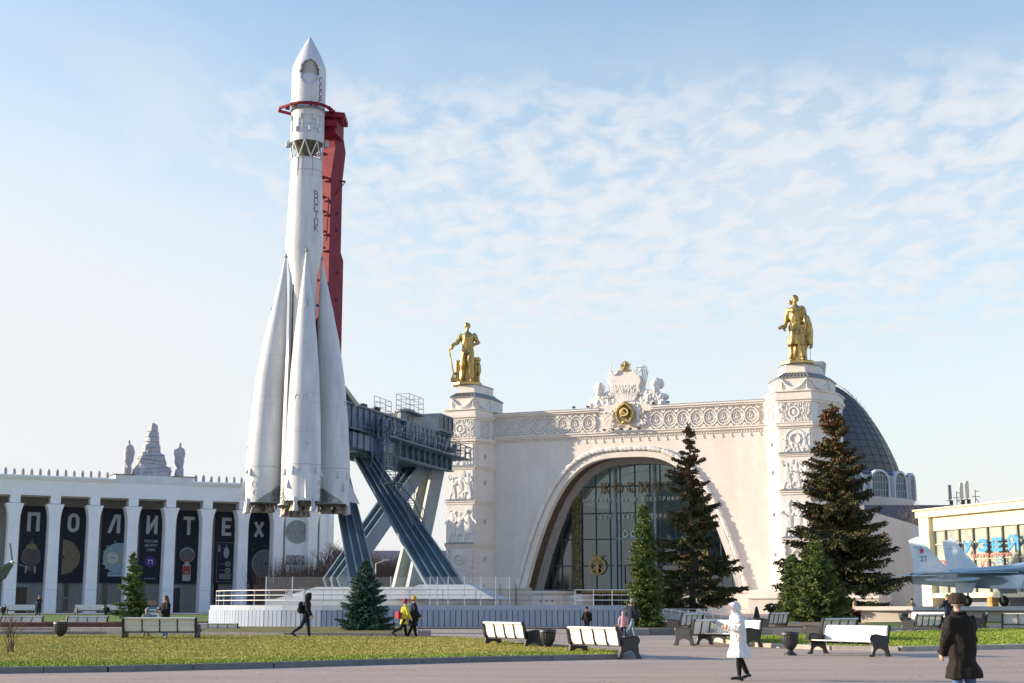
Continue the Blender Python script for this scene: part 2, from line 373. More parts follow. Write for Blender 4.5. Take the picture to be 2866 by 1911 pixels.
tag(tufts('grass', lawnL, 230000, .015, .045, gb1), 'short yellowing grass covering the long lawn on the left', 'grass', kind='stuff')
near = [p for p in fr]+[at(1730, 1838), at(1500, 1838), at(1000, 1851), at(600, 1862), at(-60, 1870)]
tag(tufts('grass', near, 22000, .03, .08, gb2), 'fresh green grass in a band along the front kerb of the left lawn', 'grass', kind='stuff')
tag(tufts('grass', lawnR, 50000, .03, .08, gb2), 'green grass covering the lawn on the right behind the white bench', 'grass', kind='stuff')
# ================================================================ ROCKET
white = mat('rocket_paint', (.62, .63, .63), .42, var=.14, vs=1.3, bump=.06, bs=3, stretch=(1, 1, .22), c2=(.46, .475, .49))
greyp = mat('rocket_grey', (.42, .43, .44), .45, var=.3, vs=2)
soot = mat('rocket_foil', (.28, .30, .31), .35, metal=.5, var=.6, vs=2.5, bump=.8, bs=9, c2=(.10, .11, .12))
darkm = mat('dark_metal', (.05, .055, .06), .5, metal=.3, var=.4, vs=3)
brass = mat('nozzle_metal', (.34, .27, .20), .45, metal=.6, var=.5, vs=4, c2=(.12, .09, .07))
seam = mat('seam_grey', (.30, .31, .33), .6)
letter_dk = mat('letter_maroon', (.14, .035, .05), .6)
RY = 106.3
def rz(py, Y=RY, px=850): return P(px, py, Y).z
rx = P(832, 1413, RY).x
z0 = rz(1410)                                     # tail plane of the central stage
rocket = empty('space_rocket', (rx, RY, z0), 0, 'tall white four-booster space rocket held upright beside its gantry', 'rocket')
def Zr(py): return rz(py)-z0
HT = Zr(102)
# fairing
zf0, zf1 = Zr(318), Zr(200)
prof = [(1.285, zf0), (1.33, zf0+.25), (1.33, zf1)]
for t in (.12, .25, .4, .55, .7, .82, .92, .98): prof.append((1.33*(1-t**1.25)+.03, zf1+(HT-zf1)*t))
prof.append((.04, HT))
# opening in the side of the fairing: real hole with an inner wall
mb = MB(); NA = 64; rings = []
zs = list(np.linspace(zf0, zf1+1.1, 46))
def fr_r(z):
    for (r0, a), (r1, b) in zip(prof, prof[1:]):
        if a <= z <= b: return r0+(r1-r0)*(z-a)/(b-a+1e-9)
    return prof[-1][0]
hole_z, hole_a = Zr(215), R(-78)
def grid(rfun, name, m, parent, sel, th=0.):
    V = []; Fc = []
    for z in zs:
        for k in range(NA): a = 2*math.pi*k/NA; r = rfun(z)-th; V.append((r*math.cos(a), r*math.sin(a), z))
    for j in range(len(zs)-1):
        for k in range(NA):
            a = 2*math.pi*(k+.5)/NA; z = (zs[j]+zs[j+1])/2; da = (a-hole_a+math.pi) % (2*math.pi)-math.pi
            inside = (da*1.33/.74)**2+((z-hole_z)/1.02)**2 < 1
            if sel(inside): Fc.append((j*NA+k, j*NA+(k+1) % NA, (j+1)*NA+(k+1) % NA, (j+1)*NA+k))
    mm = MB().add(V, Fc); return mm
g1 = grid(fr_r, '', None, None, lambda i: not i)
top = [(r, z) for r, z in prof if z > zs[-1]]
g1.rev([(fr_r(zs[-1]), zs[-1])]+top, NA, cap=False)
fair = g1.build('fairing', white, rocket, smooth=30)
sol = fair.modifiers.new('thick', 'SOLIDIFY'); sol.thickness = .06; sol.offset = -1
ins = MB().rev([(1.2, zf0+.3), (1.2, hole_z-.45), (1.17, hole_z-.28), (1.1, hole_z-.12), (.8, hole_z+.08), (.35, hole_z+.17), (.02, hole_z+.2)], 40)
ins.build('capsule_dome', white, fair, smooth=True); MB().rev([(1.02, hole_z-.6), (1.02, hole_z+1.0), (.9, hole_z+1.15), (.02, hole_z+1.2)], 40).build('added_recess_liner', mat('liner_grey', (.42, .39, .37), .7), fair, smooth=True)  # shallow grey liner added behind the opening so the recess catches light
MB().rev([(1.3, zf0+.02), (1.36, zf0+.05), (1.36, zf0+.16), (1.3, zf0+.2)], 48).build('fairing_ring', seam, fair)
# third stage
za, zb = Zr(404), Zr(318)
up = MB().rev([(1.0, za), (1.30, za+.02), (1.30, za+.5), (1.295, zb+.02), (1.2, zb+.05)], 48).build('upper_stage', white, rocket, smooth=True)
for q in (Zr(360), Zr(372), Zr(335)): MB().rev([(1.296, q-.02), (1.315, q), (1.296, q+.02)], 48, cap=False).build('seam_band', seam, up)
nz = MB().rev([(1.18, za+.02), (1.0, za-.35), (.62, za-.75), (.45, za-1.0), (.62, za-1.25)], 32).build('engine_cone', mat('olive_metal', (.12, .115, .07), .5, metal=.4, var=.4, vs=3), up, smooth=True)
for a in (-150, -120, -105, -75, -60, -40):
    aa = R(a); zq = za+random.choice([.45, .9, 1.9])
    MB().ell((1.36*math.cos(aa), 1.36*math.sin(aa), zq), (.12, .12, .24), 8, 6).build('blister', white, up, smooth=True)
    MB().box((1.33*math.cos(aa+.1), 1.33*math.sin(aa+.1), za+1.4), (.05, .05, 1.4), rz=aa).build('cable_duct', white, up)
for s in (-1, 1):
    aa = R(-90+s*92); MB().rev([(.02, .25), (.18, 0), (.22, -.35), (.1, -.4)], 12, (1.5*math.cos(aa), 1.5*math.sin(aa), za+.15)).build('thruster', greyp, up, smooth=True)
# open truss between the stages
zt = Zr(450); mb = MB(); n = 8
for k in range(n):
    a0, a1, a2 = (2*math.pi*(k+d)/n for d in (0, .5, 1))
    p0 = (1.28*math.cos(a0), 1.28*math.sin(a0), za); p1 = (1.20*math.cos(a1), 1.20*math.sin(a1), zt+.04); p2 = (1.28*math.cos(a2), 1.28*math.sin(a2), za)
    mb.tube([p0, p1], .045, 6); mb.tube([p1, p2], .045, 6)
mb.build('stage_truss', white, rocket)
# core stage
zc = [Zr(p) for p in (450, 478, 681, 760, 1000, 1413)]
core = MB().rev([(.2, zc[5]), (.98, zc[5]), (.98, zc[4]), (1.05, zc[3]-.5), (1.43, zc[2]-.3), (1.43, zc[2]+.2), (1.21, zc[1]), (1.21, zc[0]), (1.12, zc[0]+.04)], 56).build('core_stage', white, rocket, smooth=25)
for q in (Zr(452), Zr(485), Zr(500)): MB().rev([(1.22, q-.02), (1.245, q), (1.22, q+.02)], 56, cap=False).build('seam_band', seam, core)
for a in (-115, -97, -60): MB().box((1.225*math.cos(R(a)), 1.225*math.sin(R(a)), Zr(478)), (.04, .04, 1.6), rz=R(a)).build('cable_duct', seam, core)
MB().tube([(1.0*math.cos(R(-128)), 1.0*math.sin(R(-128)), 0.2), (1.0*math.cos(R(-128)), 1.0*math.sin(R(-128)), zc[3]-1.2)], .08, 8).build('fuel_pipe', darkm, core, smooth=True)
# vertical writing, letters wrapped on the hull
def hull_text(word, py0, py1, rfun, ang, hgt, name):
    n = len(word)
    for i, ch in enumerate(word):
        zq = Zr(py0+(py1-py0)*(i+.5)/n)
        o = letter(ch, name, letter_dk, rocket, 0, 0, hgt*.66, hgt, .058, 0, .006); me = o.data; r = rfun(zq)+.012; o.location = (0, 0, 0)
        for v in me.vertices: a = R(ang)+v.co.x/r; q = r-v.co.y; v.co = (q*math.cos(a), q*math.sin(a), zq-hgt/2+v.co.z)
hull_text('СССР', 226, 300, lambda z: 1.33, -38, .50, 'hull_letter')
def core_r(z): return 1.21+(1.43-1.21)*max(0, min(1, (zc[1]-z)/(zc[1]-zc[2])))
hull_text('ВОСТОК', 543, 658, core_r, -44, .60, 'hull_letter')
# boosters
PHI = R(16); RB = 2.57
def booster(k):
    a = -math.pi/2+PHI+k*math.pi/2
    tx, ty = math.cos(a), math.sin(a)
    b = empty('booster', (tx*RB, ty*RB, 0), a); b.parent = rocket     # local x = outward
    H = Zr(713 if k == 0 else 722); zb_ = 0.
    sec = [(0, 1.29, 0), (.3, 1.31, 0), (3.0, 1.30, 0), (3.04, 1.30, 0), (6.0, 1.22, -.10), (9.5, 1.06, -.30), (12.5, .82, -.56), (15.2, .52, -.86), (17.0, .28, -1.03), (H-.25, .09, -1.15), (H, .03, -1.18)]
    rings = []
    for z, r, ox in sec:
        rings.append([(ox+r*math.cos(t), r*math.sin(t), z) for t in (2*math.pi*i/40 for i in range(40))])
    body = MB().loft(rings).build('booster_body', white, b, smooth=25)
    def rad(z):
        for (z1, r1, o1), (z2, r2, o2) in zip(sec, sec[1:]):
            if z1 <= z <= z2: t = (z-z1)/(z2-z1); return r1+(r2-r1)*t, o1+(o2-o1)*t
        return .03, -1.18
    for zq, m_, th in ((2.62, darkm, .02), (5.0, seam, .008), (7.2, seam, .01), (7.9, seam, .01), (11., seam, .006), (13.4, seam, .006)):
        r, ox = rad(zq); MB().rev([(r-.02, -.02), (r+th, 0), (r-.02, .02)], 40, (ox, 0, zq), cap=False).build('seam_band', m_, body)
    # dark foil patch low on the sides, triangular
    for s in (-1, 1):
        mbp = MB()
        th0, th1 = s*R(60), s*R(150); vs = []; nn = 14
        for i in range(nn+1):
            t = th0+(th1-th0)*i/nn
            vs.append((1.345*math.cos(t), 1.345*math.sin(t), .02)); vs.append((1.345*math.cos(t), 1.345*math.sin(t), .05+1.35*i/nn*(1 if i < nn*.75 else 1)))
        mbp.add(vs, [(2*i, 2*i+2, 2*i+3, 2*i+1) for i in range(nn)]); mbp.build('foil_patch', soot, body)
    # small fairings, fin, hatches
    for t, zq, s in ((-42, 2.15, 1.), (38, 2.2, .9), (-60, 1.2, 1.), (20, 2.25, .5), (70, 2.05, .8), (-80, 2.1, .8)):
        q = R(t); mbk = MB(Matrix.Rotation(q, 4, 'Z')); mbk.loft([[(1.30, -.13*s, zq-.28*s), (1.52, -.1*s, zq-.28*s), (1.52, .1*s, zq-.28*s), (1.30, .13*s, zq-.28*s)], [(1.30, -.03, zq+.35*s), (1.34, -.02, zq+.35*s), (1.34, .02, zq+.35*s), (1.30, .03, zq+.35*s)]]).build('blister', white, body)
    for t, zq, hh in ((-20, 2.2, .3), (55, 1.3, .45), (60, .7, .45), (5, 4.1, .25), (-35, 7.55, .45), (-5, 7.55, .4)):
        q = R(t); r, ox = rad(zq); MB(Matrix.Translation((ox, 0, zq)) @ Matrix.Rotation(q, 4, 'Z') @ Matrix.Translation((r, 0, 0))).torus((0, 0, 0), hh*.42, .018, 16, 4, 'x').build('hatch_rim', seam, body)
    # air rudder
    fin = MB(); fin.loft([[(1.28, -.05, .25), (2.15, -.02, .05), (2.15, .02, .05), (1.28, .05, .25)], [(1.28, -.05, .3), (2.1, -.02, .1), (2.1, .02, .1), (1.28, .05, .3)], [(1.28, -.02, 1.7), (1.34, -.01, 1.7), (1.34, .01, 1.7), (1.28, .02, 1.7)]])
    fin.build('air_rudder', white, b, bevel=0)
    MB().tube([(-.95, 0, 2.7), (-1.15, 0, 6.0), (-1.25, 0, 9), (-1.3, 0, 12)], .05, 6).build('strut_pipe', darkm, b)
    # tail: dark bulkhead, four main nozzles, vernier nozzles
    MB().rev([(1.2, .0), (1.1, -.12), (.3, -.16)], 32).build('bulkhead', darkm, b)
    for i in range(4):
        t = math.pi/4+i*math.pi/2; c = (.62*math.cos(t), .62*math.sin(t), -.1)
        MB().rev([(.2, 0), (.26, -.08), (.38, -.3), (.46, -.56), (.43, -.56), (.34, -.3), (.16, -.1)], 20, c).build('nozzle', brass, b, smooth=True)
    for s in (-1, 1):
        c = (1.15, s*.62, -.05); v = MB().rev([(.1, .2), (.14, -.1), (.16, -.3), (.23, -.7), (.19, -.7), (.1, -.2)], 14, c); v.build('vernier_nozzle', greyp, b, smooth=True)
        MB().box((1.1, s*.62, .1), (.25, .3, .4)).build('vernier_housing', white, b)
    mbx = MB()
    for i in range(26):
        t = random.uniform(0, 6.28); q = random.uniform(.2, 1.15); mbx.tube([(q*math.cos(t), q*math.sin(t), -.1), (q*math.cos(t+.4), q*math.sin(t+.4), -.45)], .035, 5)
    mbx.build('engine_piping', brass, b)
    # nose hook and pipe
    MB().rev([(.09, 0), (.16, .12), (.05, .35)], 10, (-1.18, 0, H-.1)).build('nose_joint', greyp, b)
    MB(Matrix.Translation((rad(14.9)[1], 0, 14.9))).loft([[(.50, -.14, -.3), (.68, -.1, -.3), (.68, .1, -.3), (.50, .14, -.3)], [(.30, -.03, .7), (.36, -.02, .7), (.36, .02, .7), (.30, .03, .7)]]).build('blister', greyp, body)
for k in range(4): booster(k)
# core engines
for i in range(4):
    t = i*math.pi/2+PHI; MB().rev([(.2, 0), (.26, -.1), (.40, -.4), (.48, -.8), (.44, -.8), (.16, -.1)], 20, (.52*math.cos(t), .52*math.sin(t), -.15)).build('nozzle', brass, core, smooth=True)

# ================================================================ GANTRY (launcher): mast, ring, girder, legs
gblue = mat('gantry_paint', (.10, .155, .215), .5, var=.45, vs=1.1, bump=.1, bs=6, c2=(.055, .085, .12))
gcream = gblue
gleg = mat('gantry_leg_blue', (.15, .21, .255), .55, var=.35, vs=.7, c2=(.10, .145, .18))
ggrey = mat('gantry_leg_paint', (.30, .33, .32), .5, var=.2, vs=.8)
red = mat('mast_red', (.21, .014, .03), .6, var=.25, vs=1.2, bump=.05, bs=5, c2=(.155, .010, .025), spec=.25)
railm = mat('rail_dark', (.10, .115, .13), .5)
GB = P(1000, 1300, 110)
gan = empty('launch_gantry', (-9.5, 112, 2.0), 0, 'dark blue steel launch gantry with ribbed legs, walkways and a red mast', 'gantry')
GI = Matrix.Translation((9.5, -112, -2.0))
def G(): return MB(GI)
# red mast, world coordinates
A_, B_, C_ = Vector((-15.4, 108.6)), Vector((-14.25, 107.9)), Vector((-13.55, 109.5)); D_ = A_+C_-B_
def mz(py): return P(935, py, 108.5).z
def quad(a, b, c, d): return [(p.x, p.y) for p in (a, b, c, d)]
zb0, zb1, zb2, zb3, zb4 = mz(1090), mz(719), mz(698), mz(499), mz(413)
ext = (C_-B_).normalized()
m = G(); m.prism(quad(A_, B_, C_+ext*.42, D_+ext*.42), zb0, zb1); m.prism(quad(A_, B_, C_+ext*.42, D_+ext*.42), zb1, zb2, quad(A_, B_, C_, D_)); m.prism(quad(A_, B_, C_, D_), zb2, zb3)
m.prism(quad(A_, B_, C_, D_), zb3, zb4, quad(A_+ext*.5, B_+ext*.5, C_+ext*.36, D_+ext*.36)); m.prism(quad(A_+ext*.5, B_+ext*.5, C_+ext*.36, D_+ext*.36), zb4, mz(377), quad(A_+ext*.1, B_+ext*.1, C_, D_))
m.prism(quad(A_+ext*.1, B_+ext*.1, C_, D_), mz(377), mz(340))
mast = m.build('mast', red, gan, bevel=.03)
mm = G()
for py in (760, 835, 908, 1012, 595, 640): 
    c = (B_+C_)/2+ext*(.3 if py > 719 else .1); nrm = Vector((ext.y, -ext.x)); z = mz(py)
    ring = [[(c.x+ext.x*r*math.cos(t)+nrm.x*q, c.y+ext.y*r*math.cos(t)+nrm.y*q, z+r*1.1*math.sin(t)) for t in (2*math.pi*i/14 for i in range(14))] for r, q in ((.17, .0), (.17, .012))]
    mm.loft(ring)
mm.build('mast_hole', mat('hole_dark', (.03, .01, .015), .9), mast)
mm = G()
for py in (440, 505, 560, 600, 655, 700, 790, 860, 930):
    z = mz(py); q = A_+(B_-A_)*.5-Vector((.3, .45))
    mm.box((q.x, q.y, z), (1.1, .5, .1), rz=-.5)

mm.build('mast_bracing', red, mast)
m = G(); m.tube([(B_.x-.5, B_.y-.2, mz(505)), (C_.x+.2, C_.y, mz(498))], .08, 6); m.tube([(C_.x+.2, C_.y-.1, mz(500)), (B_.x-.2, B_.y-.1, mz(580))], .04, 6); m.tube([(B_.x-.15, B_.y-.15, mz(560)), (B_.x-.25, B_.y-.15, mz(680))], .06, 6)
m.build('mast_strut', red, mast)
# head and ring clamp
zr = rz(308); m = G(); m.prism([(-15.3, 107.4), (-13.9, 107.0), (-13.5, 109.2), (-15.2, 109.4)], zr-1.6, zr-.1); m.prism([(-14.7, 106.7), (-13.2, 107.1), (-13.2, 109.4), (-15.2, 109.2)], zr-.35, zr+.1)
m.box((-13.4, 107.3, zr-.5), (.2, .25, .7)); m.box((-14.2, 107.0, zr-.9), (.9, .7, .5)); m.build('mast_head', red, gan, bevel=.03)
cxr = rx+P(867, 308, RY).x-P(832, 1413, RY).x*1 if False else rx
m = G()
def rp(a, r): return (rx+r*math.cos(R(a)), RY+r*math.sin(R(a)), zr)
m.tube([rp(a, 1.75) for a in range(-125, 60, 10)]+[(-14.2, 108.2, zr)], .13, 8); m.tube([(-14.0, 106.8, zr), rp(-20, 1.8)], .14, 8)
m.tube([rp(a, 1.75) for a in (-128, -140)]+[rp(-165, 2.15), rp(-185, 2.3), rp(160, 1.85), rp(120, 1.8), rp(80, 1.8), rp(60, 1.75)], .13, 8)
m.build('clamp_ring', red, gan, smooth=True)
m = G()
for a in (-130, -122, -160, -60, -75): p = rp(a, 1.62); m.box(p, (.3, .2, .3), rz=R(a))
m.build('clamp_pad', mat('clamp_dark', (.16, .03, .04), .5), gan)
# girder frame: local x along the beam away from rocket
ga = math.atan2(20, 6.2); gox = P(975, 1200, 108.5).x
gf = Frame(gox, 108.5, 0, ga)                          # local x runs away from the rocket, local -y faces the camera's right
_o = gf.M @ Vector((5.24, 2.2, 0))
gir = empty('girder', (_o.x+9.5, _o.y-112, -2.0+.68), ga); gir.parent = gan; gir.scale = (1.052, 1, 1)
m = MB(); m.b2(-5.2, 18, -1.9, -1.5, 14.55, 16.5); m.b2(-5.2, 18, 1.5, 1.9, 14.55, 16.5); m.b2(-5.2, 18, -1.5, 1.5, 16.2, 16.42); m.b2(-5.2, 18, -1.5, 1.5, 14.6, 14.8)
for x in np.arange(-5, 18, 1.15): m.b2(x-.04, x+.04, -2.02, -1.9, 14.6, 16.45)
m.b2(-5.2, 18.05, -2.06, -1.9, 16.4, 16.55); m.b2(-5.2, 18.05, -2.06, -1.9, 14.5, 14.62)
m.build('upper_girder', gblue, gir)
m = MB(); m.b2(.3, 17, -2.2, -1.95, 13.15, 14.32); m.b2(.3, 17, 1.9, 2.2, 13.15, 14.32)
for x in np.arange(.5, 17, 1.35): m.b2(x-.05, x+.05, -2.5, -2.2, 13.2, 14.3); m.b2(x-.08, x+.08, -1.95, 1.9, 13.2, 13.5)
m.b2(.3, 17.1, -2.55, -1.9, 13.08, 13.17); m.b2(.3, 17.1, 1.8, 2.4, 13.08, 13.17)
for x in np.arange(.5, 15.8, 2.7): m.bar((x, -1.9, 13.25), (x+2.7, 1.9, 13.25), .12); m.bar((x+2.7, -1.9, 13.25), (x, 1.9, 13.25), .12)
m.b2(16.8, 17.05, -2.2, 2.2, 13.15, 14.3); m.build('lower_girder', gblue, gir)
m = MB(); m.b2(.3, 19.4, -3.4, -2.0, 14.33, 14.45); m.b2(17, 19.4, -2.0, 2.6, 14.33, 14.45); m.build('walkway', gblue, gir)
m = MB()
for x in np.arange(.6, 16.8, 1.35): m.bar((x, -3.3, 14.32), (x, -2.5, 13.3), .06)
m.build('walkway_bracket', gblue, gir)
_gf2 = Frame(_o.x, _o.y, .68, ga)
def gl_(px, py, d): a = _gf2.px(px, py, d); return a[0]/1.052, a[1]
c1a, c1b, c2a, c2b, cba, cbb, hsa, hsb = (gl_(px, py, -1.8) for px, py in ((1047, 1150), (1095, 1150), (1142, 1145), (1190, 1145), (1172, 1195), (1222, 1198), (1110, 1178), (1160, 1180)))
def rail(pts, h=1.1, step=1.2, nb=2, r=.025, name='railing', m_=railm, par=gir):
    mb = MB()
    for a, b in zip(pts, pts[1:]):
        a, b = Vector(a), Vector(b); n = max(1, round((b-a).length/step))
        for i in range(n+1):
            p = a+(b-a)*i/n; mb.bar(p, p+Vector((0, 0, h)), r*2)
        for k in range(nb): o = Vector((0, 0, h*(k+1)/nb)); mb.bar(a+o, b+o, r*1.8)
    return mb.build(name, m_, par)
rail([(.5, -3.35, 14.45), (19.35, -3.35, 14.45), (19.35, 2.5, 14.45)], 1.1, 1.35, 2, .035)
rail([(c1a[0], -1.8, c1a[1]), (c1b[0], -1.8, c1a[1]), (c1b[0], -.4, c1a[1])], 1.25, 1.1, 3, .018)
cz_ = c2a[1]; cx0, cx1 = c2a[0]+.5, c2b[0]-.2
rail([(cx0, -1.7, cz_), (cx1, -1.7, cz_), (cx1, -.5, cz_), (cx0, -.5, cz_), (cx0, -1.7, cz_)], 1.45, 1.2, 3, .018)
rail([(15.6, -2.5, 15.3), (18.8, -2.5, 15.3), (18.8, 1.5, 15.3)], 1.2, 1.3, 3, .018)
MB().b2(c1a[0]-.1, c1b[0]+.1, -1.9, -.3, c1a[1]-.12, c1a[1]).build('upper_platform', gblue, gir); MB().b2(14.6, 19, -2.6, 1.6, 15.2, 15.3).build('upper_platform', gblue, gir); m = MB(); m.b2(cx0-.1, cx1+.1, -1.85, -.4, cz_-.15, cz_)
for x, y in ((cx0+.3, -1.5), (cx0+1.3, -1.5), (cx0+.3, -.7), (cx0+1.3, -.7)): m.bar((x, y, 16.3), (x, y, cz_-.1), .07)
for z in np.arange(16.5, cz_-.1, .3): m.bar((cx0+.3, -1.5, z), (cx0+1.3, -1.5, z), .05)
m.build('upper_platform', gblue, gir)
# cabin with windows, housings and machinery on top
m = MB()
m.b2(14.2, 17.4, -2.3, -2.2, 16.55, 16.9); m.b2(14.2, 17.4, -2.35, 1.2, 18.0, 18.15)
for x in (14.2, 15.2, 16.3, 17.35): m.b2(x, x+.12, -2.35, -2.22, 16.5, 18.05)
m.b2(14.2, 14.3, -2.2, 1.1, 16.5, 18.0); m.b2(17.35, 17.47, -2.2, 1.1, 16.5, 18.0); m.b2(14.2, 17.4, 1.1, 1.2, 16.5, 18.0); m.build('operator_cabin', gblue, gir, bevel=.02)
MB().b2(14.35, 17.3, -2.27, -2.24, 16.92, 17.98).build('cabin_window', mat('cabin_glass', (.05, .07, .08), .08), gir)
m = MB(); m.b2(9.2, 12.8, -1.2, .9, 16.45, 17.6); m.b2(10.2, 11.6, -.9, .3, 17.6, 18.1); m.rev([(.45, 16.4), (.45, 17.5), (.62, 17.5), (.62, 17.7), (.1, 17.75)], 14, (8.6, -1.0, 0)); m.build('machine_housing', mat('housing_grey', (.24, .27, .28), .5, var=.3, vs=2), gir, bevel=.03)
m = MB()
for x in (7.4, 8.4, 9.2, 10.2, 11.2, 12.2): m.b2(x, x+.65, -2.3, -2.05, 15.0, 16.3)
m.b2(6.2, 6.9, -2.35, -2.0, 14.9, 16.4); m.b2(7.2, 13.2, -2.22, -2.06, 14.85, 16.38); m.build('cabinet_row', gblue, gir, bevel=.02)
m = MB()
for x, y in ((.2, -1), (1.2, .3), (2.4, -1.2), (-1.6, -.8), (-3.2, -1.1), (-2.4, .4)):
    m.rev([(.22, 16.4), (.22, 16.75), (.4, 16.8), (.4, 17.0), (.1, 17.1)], 12, (x, y, 0))
m.b2(-4.4, -3.2, -1.8, -.8, 16.5, 17.1); m.build('bollard_hardware', darkm, gir)
# hydraulic clutter near the hinge
m = MB()
rr = random.Random(3)
for i in range(46):
    x = rr.uniform(-1.2, 1.6); y = -2.4-rr.uniform(0, .9); z = rr.uniform(12.6, 16.0); l = rr.uniform(.5, 1.8)
    if rr.random() < .6: m.tube([(x, y, z), (x+rr.uniform(-.2, .2), y, z-l)], rr.uniform(.04, .12), 6)
    else: m.tube([(x, y, z), (x+l*.8, y+rr.uniform(-.2, .2), z+rr.uniform(-.3, .3))], rr.uniform(.04, .09), 6)
for z in (13.2, 14.3, 15.4): m.rev([(.02, -.3), (.34, -.3), (.34, .3), (.02, .3)], 12, (.1, -2.9, z))
m.b2(-.5, .9, -3.0, -2.3, 14.7, 15.3); m.build('hydraulics', gblue, gir)
m = MB(); m.b2(-5, -.4, -2.6, -1.6, 12.95, 14.1); m.b2(-.5, 1.4, -3.2, -1.8, 11.9, 14.0); m.b2(-5.2, -.5, -1.6, 2, 13.2, 14.4)
for x in (-4.2, -3, -1.8, -.6): m.b2(x, x+.08, -2.7, -2.6, 12.9, 14.1)
m.build('hinge_block', gblue, gir)
rail([(-4.9, -2.6, 14.1), (-.5, -2.6, 14.1)], .7, 1.5, 1, .02); rail([(-.6, -3.3, 11.95), (1.5, -3.3, 11.95)], 1.1, .55, 1, .025)
m = MB(); m.b2(-.7, 1.6, -3.4, -1.8, 11.85, 11.95); m.build('service_platform', gblue, gir)
# slanted floodlight boxes along the rail
for i, x in enumerate((1.2, 2.6, 5.2, 7.8, 10.3, 12.9, 15.4)):
    MB(Matrix.Translation((x, -3.2, 15.0)) @ Matrix.Rotation(.35, 4, 'Y')).box((0, 0, 0), (.16, .5, .8)).build('floodlight_box', mat('housing_grey', (.24, .27, .28)), gir)
# ribbed legs (world coordinates)
def leg(tl, tr, bl, br, name, m_, nrib=4, th=.42, edge=None):
    tl, tr, bl, br = map(Vector, (tl, tr, bl, br)); nrm = ((bl-tl).cross(tr-tl)).normalized()
    if nrm.y > 0: nrm = -nrm
    m = G(); b = nrm*th
    m.loft([[tl, tr, tr-b*.5, tl-b*.5], [bl, br, br-b*.5, bl-b*.5]])
    for k in range(nrib+1):
        t = k/nrib; wt = (tr-tl)/nrib*.10; wb = (br-bl)/nrib*.10
        if k not in (0, nrib) and k % 2 == 0: s0 = .18*k/nrib
        else: s0 = 0
        p, q = tl+(tr-tl)*t, bl+(br-bl)*t; p = p+(q-p)*s0
        m.loft([[p-wt, p+wt, p+wt+b, p-wt+b], [q-wb, q+wb, q+wb+b, q-wb+b]])
    return m.build(name, m_, gan)
leg(P(990, 1280, 113), P(1045, 1280, 113), (-5.85, 103.2, 2.6), (-3.3, 103.6, 2.75), 'gantry_leg', gleg)
leg((-14.6, 112.5, 13.6), (-13.4, 112.5, 13.6), (-11.7, 105, 2.9), (-9.75, 105, 2.9), 'gantry_leg', gleg, 3)
leg(P(1155, 1305, 130), P(1195, 1305, 129), (-14.4, 112.5, 2.9), (-13.2, 111.4, 2.9), 'gantry_leg', gleg, 2, th=1.0)
leg(P(1208, 1300, 133), P(1236, 1300, 131), (-10.4, 133.5, 2.4), (-8.9, 131.4, 2.4), 'gantry_leg', ggrey, 1, th=.9)
m = G(); m.tube([P(962, 1085, 109.2), P(1000, 1135, 110)], .22, 8); m.build('support_strut', mat('strut_cream', (.5, .45, .36), .5), gan, smooth=True)
# ladder and stair
def stair(a, b, wdt, name, steps, hand=True):
    a, b = Vector(a), Vector(b); m = G(); side = Vector((0.35, -.94, 0)).cross(Vector((0, 0, 1))).normalized()*wdt/2
    for s in (-1, 1):
        m.bar(a+side*s, b+side*s, .05, .08)
        if hand: m.bar(a+side*s+Vector((0, 0, 1)), b+side*s+Vector((0, 0, 1)), .04); 
        if hand:
            for i in range(6): p = a+(b-a)*i/5+side*s; m.bar(p, p+Vector((0, 0, 1)), .03)
    for i in range(steps): p = a+(b-a)*(i+.5)/steps; m.bar(p-side, p+side, .16, .03)
    return m.build(name, railm, gan)
stair(P(1108, 1238, 107.6), P(1085, 1350, 107), .95, 'ladder', 13)
stair(P(1100, 1352, 106.6), P(1142, 1404, 105.6), 1.0, 'stair_flight', 9); stair(P(1142, 1404, 105.6), P(1172, 1470, 105), .9, 'stair_flight', 9)
m = G(); m.box(P(1096, 1353, 106.8), (1.5, 1.2, .1), rz=-.3); m.build('landing', railm, gan)
# ================================================================ PLATFORM under the gantry
conc = mat('concrete_white', (.56, .54, .50), .85, var=.14, vs=.9, bump=.15, bs=8)
PT = 1.70
plf = empty('launch_platform', (-4, 100, .55), 0, 'low white concrete platform with vertical panels carrying the gantry', 'platform')
PI_ = Matrix.Translation((4, -100, -.55))
XL, XR, YF, RC = -18.35, 6.9, 80., 9.0
outl = [(XR, YF), (XL+RC, YF)]
front = []
for i in range(0, 13): a = R(270-90*i/12); outl.append((XL+RC+RC*math.cos(a), YF+RC+RC*math.sin(a)))
outl += [(XL, 132), (XR+2, 132), (XR+1.5, 90)]
outl_cw = outl
def inset(poly, d):
    o = []; n = len(poly)
    for i in range(n):
        p0, p1, p2 = (Vector(poly[(i+k) % n]) for k in (-1, 0, 1))
        a = (p1-p0).normalized(); b = (p2-p1).normalized(); na, nb = Vector((a.y, -a.x)), Vector((b.y, -b.x)); q = (na+nb); q = q/max(.2, q.dot(na))
        o.append(tuple(p1+q*d))
    return o
ar = sum(a[0]*b[1]-b[0]*a[1] for a, b in zip(outl, outl[1:]+outl[:1])); sg = 1 if ar < 0 else -1
MB(PI_).prism(inset(outl, .05*sg), .1, .50).build('brick_base', mat('brick_base', (.13, .055, .045), .9, var=.4, vs=2, bump=.3, bs=12), plf)
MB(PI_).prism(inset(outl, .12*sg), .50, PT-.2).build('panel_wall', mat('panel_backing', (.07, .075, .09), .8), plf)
MB(PI_).prism(inset(outl, -.03*sg), PT-.27, PT).build('parapet', mat('parapet_paint', (.38, .43, .50), .8, var=.12, vs=1), plf)
